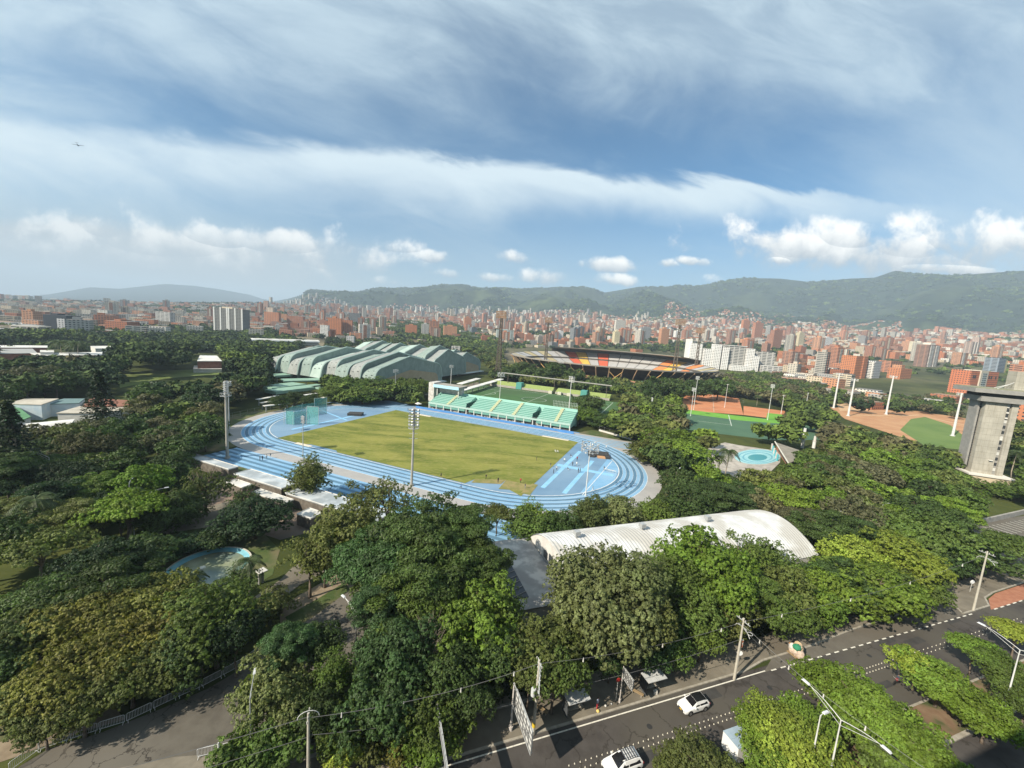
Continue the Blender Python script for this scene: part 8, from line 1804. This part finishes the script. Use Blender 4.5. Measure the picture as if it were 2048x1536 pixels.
ZONES = [  # (polygon of treetops, spacing, radius, height, kinds, colours, wording)
 ([(-150, 905), (340, 900), (380, 960), (300, 1050), (250, 1120), (60, 1200), (-200, 1240)], 9.0, (4.8, 6.8), (8, 12), ('round', 'feather', 'broad', 'umbrella'), ('mid', 'dark', 'olive', 'dark', 'bright', 'black'), 'in the left part of the park'),
 ([(-150, 830), (120, 840), (420, 790), (470, 830), (380, 905), (340, 925), (-150, 925)], 9.5, (5, 7), (9, 13), ('round', 'feather', 'broad'), ('dark', 'dark', 'olive', 'brown', 'mid'), 'between school and track'),
 ([(-100, 712), (240, 712), (250, 770), (460, 745), (545, 730), (560, 760), (545, 800), (470, 850), (430, 800), (280, 800), (-100, 805)], 11, (6, 9), (11, 16), ('round', 'broad', 'feather'), ('black', 'dark', 'black', 'dark', 'brown'), 'in the dark grove at the far left'),
 ([(200, 690), (390, 685), (395, 740), (240, 745)], 12, (7, 9), (16, 21), ('round', 'tall'), ('black', 'dark'), 'behind the far playing field'), ([(440, 690), (560, 690), (575, 730), (545, 760), (450, 735)], 12, (7, 9), (14, 19), ('round', 'broad'), ('black', 'dark', 'mid'), 'left of the arena roofs'),
 ([(-150, 640), (200, 660), (560, 668), (640, 690), (560, 700), (200, 695), (-150, 690)], 17, (8, 11), (10, 14), ('round', 'broad'), ('dark', 'black', 'mid'), 'behind the long roofs'),
 ([(640, 745), (870, 760), (880, 800), (650, 810), (560, 810)], 9, (4.5, 6.5), (8, 12), ('round', 'broad'), ('mid', 'dark'), 'between the arenas and the track'),
 ([(880, 740), (1010, 728), (1330, 768), (1310, 800), (1230, 800), (1000, 760), (900, 780)], 11, (5, 7), (7, 11), ('round', 'feather'), ('dark', 'mid', 'black', 'olive'), 'between pitch and stadium'),
 ([(960, 690), (1010, 700), (1005, 735), (940, 730)], 12, (6, 8), (10, 13), ('round',), ('dark', 'olive'), 'between arenas and stadium'),
 ([(1150, 780), (1240, 785), (1370, 790), (1380, 850), (1480, 860), (1600, 830), (1700, 850), (1830, 880), (1940, 900), (1935, 980), (1960, 1030), (1860, 1040), (1640, 1020), (1500, 1000), (1320, 990), (1290, 930), (1230, 870), (1150, 845)], 9.0, (4.8, 7), (9, 13), ('round', 'round', 'feather', 'broad'), ('bright', 'mid', 'dark', 'mid', 'brown', 'olive'), 'right of the track'),
 ([(1290, 745), (1500, 745), (1640, 765), (1700, 790), (1600, 800), (1480, 785), (1370, 775), (1290, 790)], 12, (6, 8), (10, 14), ('round', 'feather'), ('dark', 'brown', 'mid'), 'behind the clay courts'),
 ([(1480, 745), (1560, 750), (1600, 785), (1690, 800), (1680, 812), (1640, 835), (1590, 860), (1575, 815), (1480, 790)], 11, (5, 7.5), (9, 13), ('round', 'feather'), ('dark', 'mid', 'brown'), 'right of the clay courts'),
 ([(560, 800), (660, 800), (880, 795), (880, 812), (600, 812), (520, 830), (480, 850), (500, 810)], 9, (4, 5.5), (7, 10), ('round',), ('dark', 'black'), 'around the walkway roofs'),
 ([(1700, 788), (1900, 790), (1940, 840), (1850, 815), (1700, 805)], 12, (4.5, 6.5), (7, 10), ('round', 'feather'), ('dark', 'brown', 'mid'), 'behind the baseball ground'),
 ([(1540, 690), (1700, 700), (1700, 735), (1560, 725)], 15, (7, 10), (11, 15), ('round',), ('dark', 'mid'), 'beyond the white apartment complex'), ([(1840, 735), (1900, 740), (1895, 775), (1830, 765)], 14, (7, 9), (12, 15), ('round',), ('black', 'dark'), 'beside the orange brick block'),
 ([(1990, 840), (2120, 840), (2120, 990), (2000, 975)], 10, (5, 7), (9, 13), ('round', 'feather'), ('dark', 'mid', 'olive'), 'behind the concrete tower'), ([(1640, 1010), (1960, 1020), (1900, 1070), (1660, 1060)], 9, (4.5, 6.5), (8, 11), ('feather', 'round'), ('dark', 'mid', 'bright'), 'left of the car park'),
 ([(1200, 985), (1330, 985), (1340, 1010), (1200, 1025)], 8, (4, 5.5), (7, 9), ('round',), ('mid', 'dark'), 'behind the arched white roof'), ([(960, 1000), (1200, 1000), (1100, 1060), (980, 1060)], 8, (3.5, 5), (6, 8.5), ('round',), ('mid', 'dark', 'olive'), 'behind the arched white roof'),
 ([(1100, 700), (1400, 712), (1440, 740), (1400, 700), (1200, 690), (1000, 690)], 16, (7, 10), (10, 14), ('round',), ('dark', 'mid'), 'behind the stadium'), ([(700, 660), (900, 672), (1000, 690), (980, 715), (880, 700), (740, 680)], 16, (7, 10), (12, 16), ('round',), ('dark', 'mid'), 'behind the arenas')]
rz_ = random.Random(21); cand = []
taken = [(o_.location.x, o_.location.y) for L_ in NAMED.values() for o_, _, c_ in L_ if c_ in ('tree', 'bush')]
for (poly, sp_, rr, hh, kinds, cols, word) in ZONES:
    P4 = [at(x, y, sum(hh)/2*.9) if yhor(x) < y-8 else at(x, yhor(x)+8, sum(hh)/2) for x, y in poly]; xs = [p[0] for p in P4]; ys = [p[1] for p in P4]
    ny = int((max(ys)-min(ys))/sp_)+2; nx = int((max(xs)-min(xs))/sp_)+2
    if nx*ny > 12000: continue
    for j in range(ny):
        for i in range(nx):
            X_0 = min(xs)+(i+rz_.uniform(-.38, .38)+.5*(j % 2))*sp_; Y_0 = min(ys)+(j+rz_.uniform(-.38, .38))*sp_
            if Y_0 < 20: continue
            h = rz_.uniform(*hh); r_ = rz_.uniform(*rr); px_, py_, wd = proj((X_0, Y_0, h*.9))
            if wd < 10 or not inpoly(px_, py_, poly): continue
            rpx = r_*FPX/wd; cxp, cyp, _ = proj((X_0, Y_0, h*.55)); rv = rpx*.75
            if wd < 150 and any(abs(cxp+a*rpx-x_) < 14 and cyp-rv < y_ and cyp+rv > y_-110 for a in (-.7, 0, .7) for x_, y_ in ((456, 900), (606, 915), (823, 965), (1172, 985))): continue
            if any(inpoly(cxp+a*rpx*.85, cyp+b*rv*.85, V_) for V_ in VIS for a, b in ((0, 0), (1, 0), (-1, 0), (0, 1), (0, -1), (.7, -.7), (-.7, -.7))): continue
            if any((X_0-tx)**2+(Y_0-ty)**2 < (r_*.8)**2 for tx, ty in taken): continue
            taken.append((X_0, Y_0)); z0 = float(terrain(X_0, Y_0)) if math.hypot(X_0, Y_0) > 640 else 0.0
            cand.append((rpx, X_0, Y_0, z0, r_, h, rz_.choice(kinds), rz_.choice(cols), word, px_))
cand.sort(key=lambda c: -c[0]); n_have = sum(1 for L_ in NAMED.values() for q in L_ if q[2] == 'tree'); NT_ = max(0, 296-n_have)
for c in cand[:NT_]:
    if -60 < c[9] < 2110: add_tree((c[1], c[2], c[3]), c[4], c[5], c[6], c[7], c[8], near=c[0] > 42)
print('trees', n_have, len(cand), len(TRS))
# everything farther: one wood
def wood_obj(name, items, label):
    VV, FF, CC = [], [], []; off = 0
    for (x, y, z, h, r_, c_) in items:
        k = rz_.randrange(4); V, F = LOWV[k]; a = rz_.uniform(0, 6.28); ca, sa = math.cos(a), math.sin(a); far_ = math.hypot(x, y) > 900
        if far_: F = F[::5]; V = V.reshape(-1, 4, 3)[::5].reshape(-1, 3)
        f_ = 1.7 if far_ else 1.0
        if far_:
            q = V.reshape(-1, 4, 3); c0 = q.mean(1, keepdims=True); V = (c0+(q-c0)*f_).reshape(-1, 3)
        W_ = np.stack([(V[:, 0]*ca-V[:, 1]*sa)*r_+x, (V[:, 0]*sa+V[:, 1]*ca)*r_+y, V[:, 2]*r_*.9+z+h-r_*.7], 1)
        n_ = len(W_)//4; VV.append(W_); FF.append(np.arange(n_*4).reshape(-1, 4)+off); off += n_*4
        cc = np.array(c_)*rz_.uniform(.85, 1.4); CC.append(np.repeat(cc[None]*np.random.default_rng(int(abs(x)*7)).uniform(.7, 1.35, (n_, 1)), 4, 0))
    V = np.concatenate(VV); F = np.concatenate(FF); C_ = np.concatenate(CC); me_ = mesh_np(name, V, F, BPLAIN); a_ = me_.color_attributes.new('bcol', 'FLOAT_COLOR', 'POINT')
    a_.data.foreach_set('color', np.concatenate([C_, np.ones((len(C_), 1))], 1).astype(np.float32).ravel()); o = bpy.data.objects.new(name, me_); col.objects.link(o); return tag(o, label, 'wood', kind='stuff')
items = [(c[1], c[2], c[3], c[5], c[4], COLS[c[7]][1]) for c in cand[NT_:]]
gcol = [COLS['dark'][1], COLS['black'][1], COLS['mid'][1], COLS['dark'][1]]
for (x, y, z, h, _) in TRS:
    d_ = math.hypot(x, y); px_, py_, wd = proj((x, y, z+h))
    if -80 < px_ < 2130 and not any(inpoly(px_, py_, P) for P in CLEARPX if d_ < 1100): items.append((x, y, z, h, rz_.uniform(6, 10) if d_ < 3300 else 22, rz_.choice(gcol)))
# woods on the lower slopes
X, Y, R, AZ = cells(3200, 5600, 58, .45); T = terrain(X, Y); wn = fbm(X/420, Y/420, 4, 60); pq = proj(np.stack([X, Y, T], 1))
for i in range(len(X)):
    if wn[i] < .50 and -60 < pq[0][i] < 2110 and pq[1][i] < 690: items.append((X[i], Y[i], T[i], 14, rz_.uniform(16, 30), rz_.choice(gcol)))
print('wood', len(items)); wood_obj('distant_woodland', items, 'dark distant woods between the city blocks and on the slopes')
# undergrowth between the nearer trees
def undergrowth():
    Vs, Fs = [], []; rg_ = np.random.default_rng(3); PP_ = []
    polys = [PX([(960, 1430), (1180, 1350), (1300, 1300), (1480, 1250), (1500, 1180), (1100, 1180), (1020, 1200), (760, 1180), (700, 1300), (640, 1440), (600, 1490), (760, 1500), (900, 1440)]), PX([(1480, 1290), (1900, 1165), (1880, 1080), (1640, 1080), (1500, 1150)]), PX([(0, 1480), (380, 1360), (520, 1280), (420, 1180), (0, 1230)])]
    for P in polys:
        xs = [p[0] for p in P]; ys = [p[1] for p in P]
        Q = rg_.uniform((min(xs), min(ys)), (max(xs), max(ys)), (9000, 2)); Q = [q for q in Q if inpoly(q[0], q[1], P)]; PP_ += [(q[0], q[1], .15+rg_.uniform(0, .7)) for q in Q]
    PP_ = np.array(PP_); V, F = leaf_cloud(rg_, PP_, np.tile([0, 0, 1.0], (len(PP_), 1)), .45, 1.5, .6); me_ = mesh_np('undergrowth', V, F, LEAF); o = bpy.data.objects.new('undergrowth', me_); col.objects.link(o); o.color = (0.035, 0.05, 0.018, 1); tag(o, 'low leafy undergrowth beneath the park trees', 'undergrowth', kind='stuff')
undergrowth()
# dead tree with bare twigs in the clump
for (x, y, h, s_, lb) in ((862, 1232, 12.5, 4.5, 'bare grey twiggy tree in the clump left of the bus stop'), (1618, 985, 10, 4, 'bare pale branches among the trees behind the arched roof')):
    P = at(x, y, h); root = empty('bare_tree', (P[0], P[1], 0)); t = bpy.data.objects.new('trunk', TRUNK_BARE); col.objects.link(t); t.parent = root; t.scale = (s_, s_, h); 
    rr_ = random.Random(3); q = MB()
    for k in range(120):
        a = rr_.uniform(0, 6.28); r0 = rr_.uniform(.2, .8)*s_*.5; z = h*rr_.uniform(.62, .92); p = Vector((math.cos(a)*r0, math.sin(a)*r0, z)); q.tube([p, p+Vector((math.cos(a)*.6, math.sin(a)*.6, rr_.uniform(.3, 1.1)))], [.03, .01], 3, cap=False)
    q.build('twigs', mat('twig_grey', (0.16, 0.13, 0.10)), root); tag(root, lb, 'tree')

# ------------------------------------------------------------------ the building the picture is taken from; its shade lies on the nearer carriageway
def home():
    root = empty('hotel_building', SW(4, -9, 0), RA); g = MB(); g.box((8, -.5, 0), (62, 15, 54)); g.build('wall', mat('home_wall', (0.42, 0.38, 0.33), (0.46, 0.42, 0.37), .3), root)
    q = MB(); q.box((8, -.5, 54), (63, 16, .8)); q.build('roof', M_conc, root)
    for f in range(17):
        q = MB(); q.box((8, 7.6, 1.5+f*3.1), (58, 1.0, .16)); q.build('balcony_slab', M_conc, root)
        for k in range(6): w_ = MB(); w_.box((-17+k*10, 7.02, 1.9+f*3.1), (6, .06, 2.0)); w_.build('window', M_blk, root) if f < 15 else None
    tag(root, 'tall balconied hotel block the picture is taken from, across the street', 'building')
home()

# ------------------------------------------------------------------ words that single out each of the many
ORD = ['first', 'second', 'third', 'fourth', 'fifth', 'sixth', 'seventh', 'eighth', 'ninth', 'tenth', 'eleventh', 'twelfth', 'thirteenth', 'fourteenth', 'fifteenth', 'sixteenth', 'seventeenth', 'eighteenth', 'nineteenth', 'twentieth']
for key, L_ in NAMED.items():
    L_.sort(key=lambda q: q[1]); n = len(L_)
    for i, (o_, _, c_) in enumerate(L_):
        if n == 1: lb = key
        elif n == 2: lb = key+(', left of two' if i == 0 else ', right of two')
        elif n <= 20: lb = key+', '+('leftmost' if i == 0 else 'rightmost' if i == n-1 else ORD[i]+' from the left')
        else: lb = key
        if len(lb.split()) > 16: lb = lb.replace('in the clump ', '').replace(' from the left', ' from left')
        o_['label'] = lb; o_['category'] = c_
        if n > 1: o_['group'] = key+('s' if not key.endswith('s') else '')

# ------------------------------------------------------------------ haze
def haze():
    me_ = bpy.data.meshes.new('haze'); x0, x1, y0, y1, z0, z1 = -13900, 13900, -13900, 13900, -6, float(Z_.max())+25
    v = [(x, y, z) for z in (z0, z1) for x, y in ((x0, y0), (x1, y0), (x1, y1), (x0, y1))]; me_.from_pydata(v, [], [(3, 2, 1, 0), (4, 5, 6, 7), (0, 1, 5, 4), (1, 2, 6, 5), (2, 3, 7, 6), (3, 0, 4, 7)])
    m = bpy.data.materials.new('haze_air'); m.use_nodes = True; t = NT(m.node_tree); t.n.clear(); o_ = t.new('ShaderNodeOutputMaterial'); p = t.new('ShaderNodeVolumePrincipled')
    p.inputs['Color'].default_value = (0.66, 0.83, 1.0, 1); p.inputs['Density'].default_value = HAZE; p.inputs['Anisotropy'].default_value = 0.0; t.l.new(p.outputs[0], o_.inputs['Volume']); me_.materials.append(m)
    h = bpy.data.objects.new('haze', me_); col.objects.link(h); h['kind'] = 'stuff'; h['label'] = 'pale haze over the valley and the hills'; h['category'] = 'haze'
HAZE = 1.25e-4
haze()
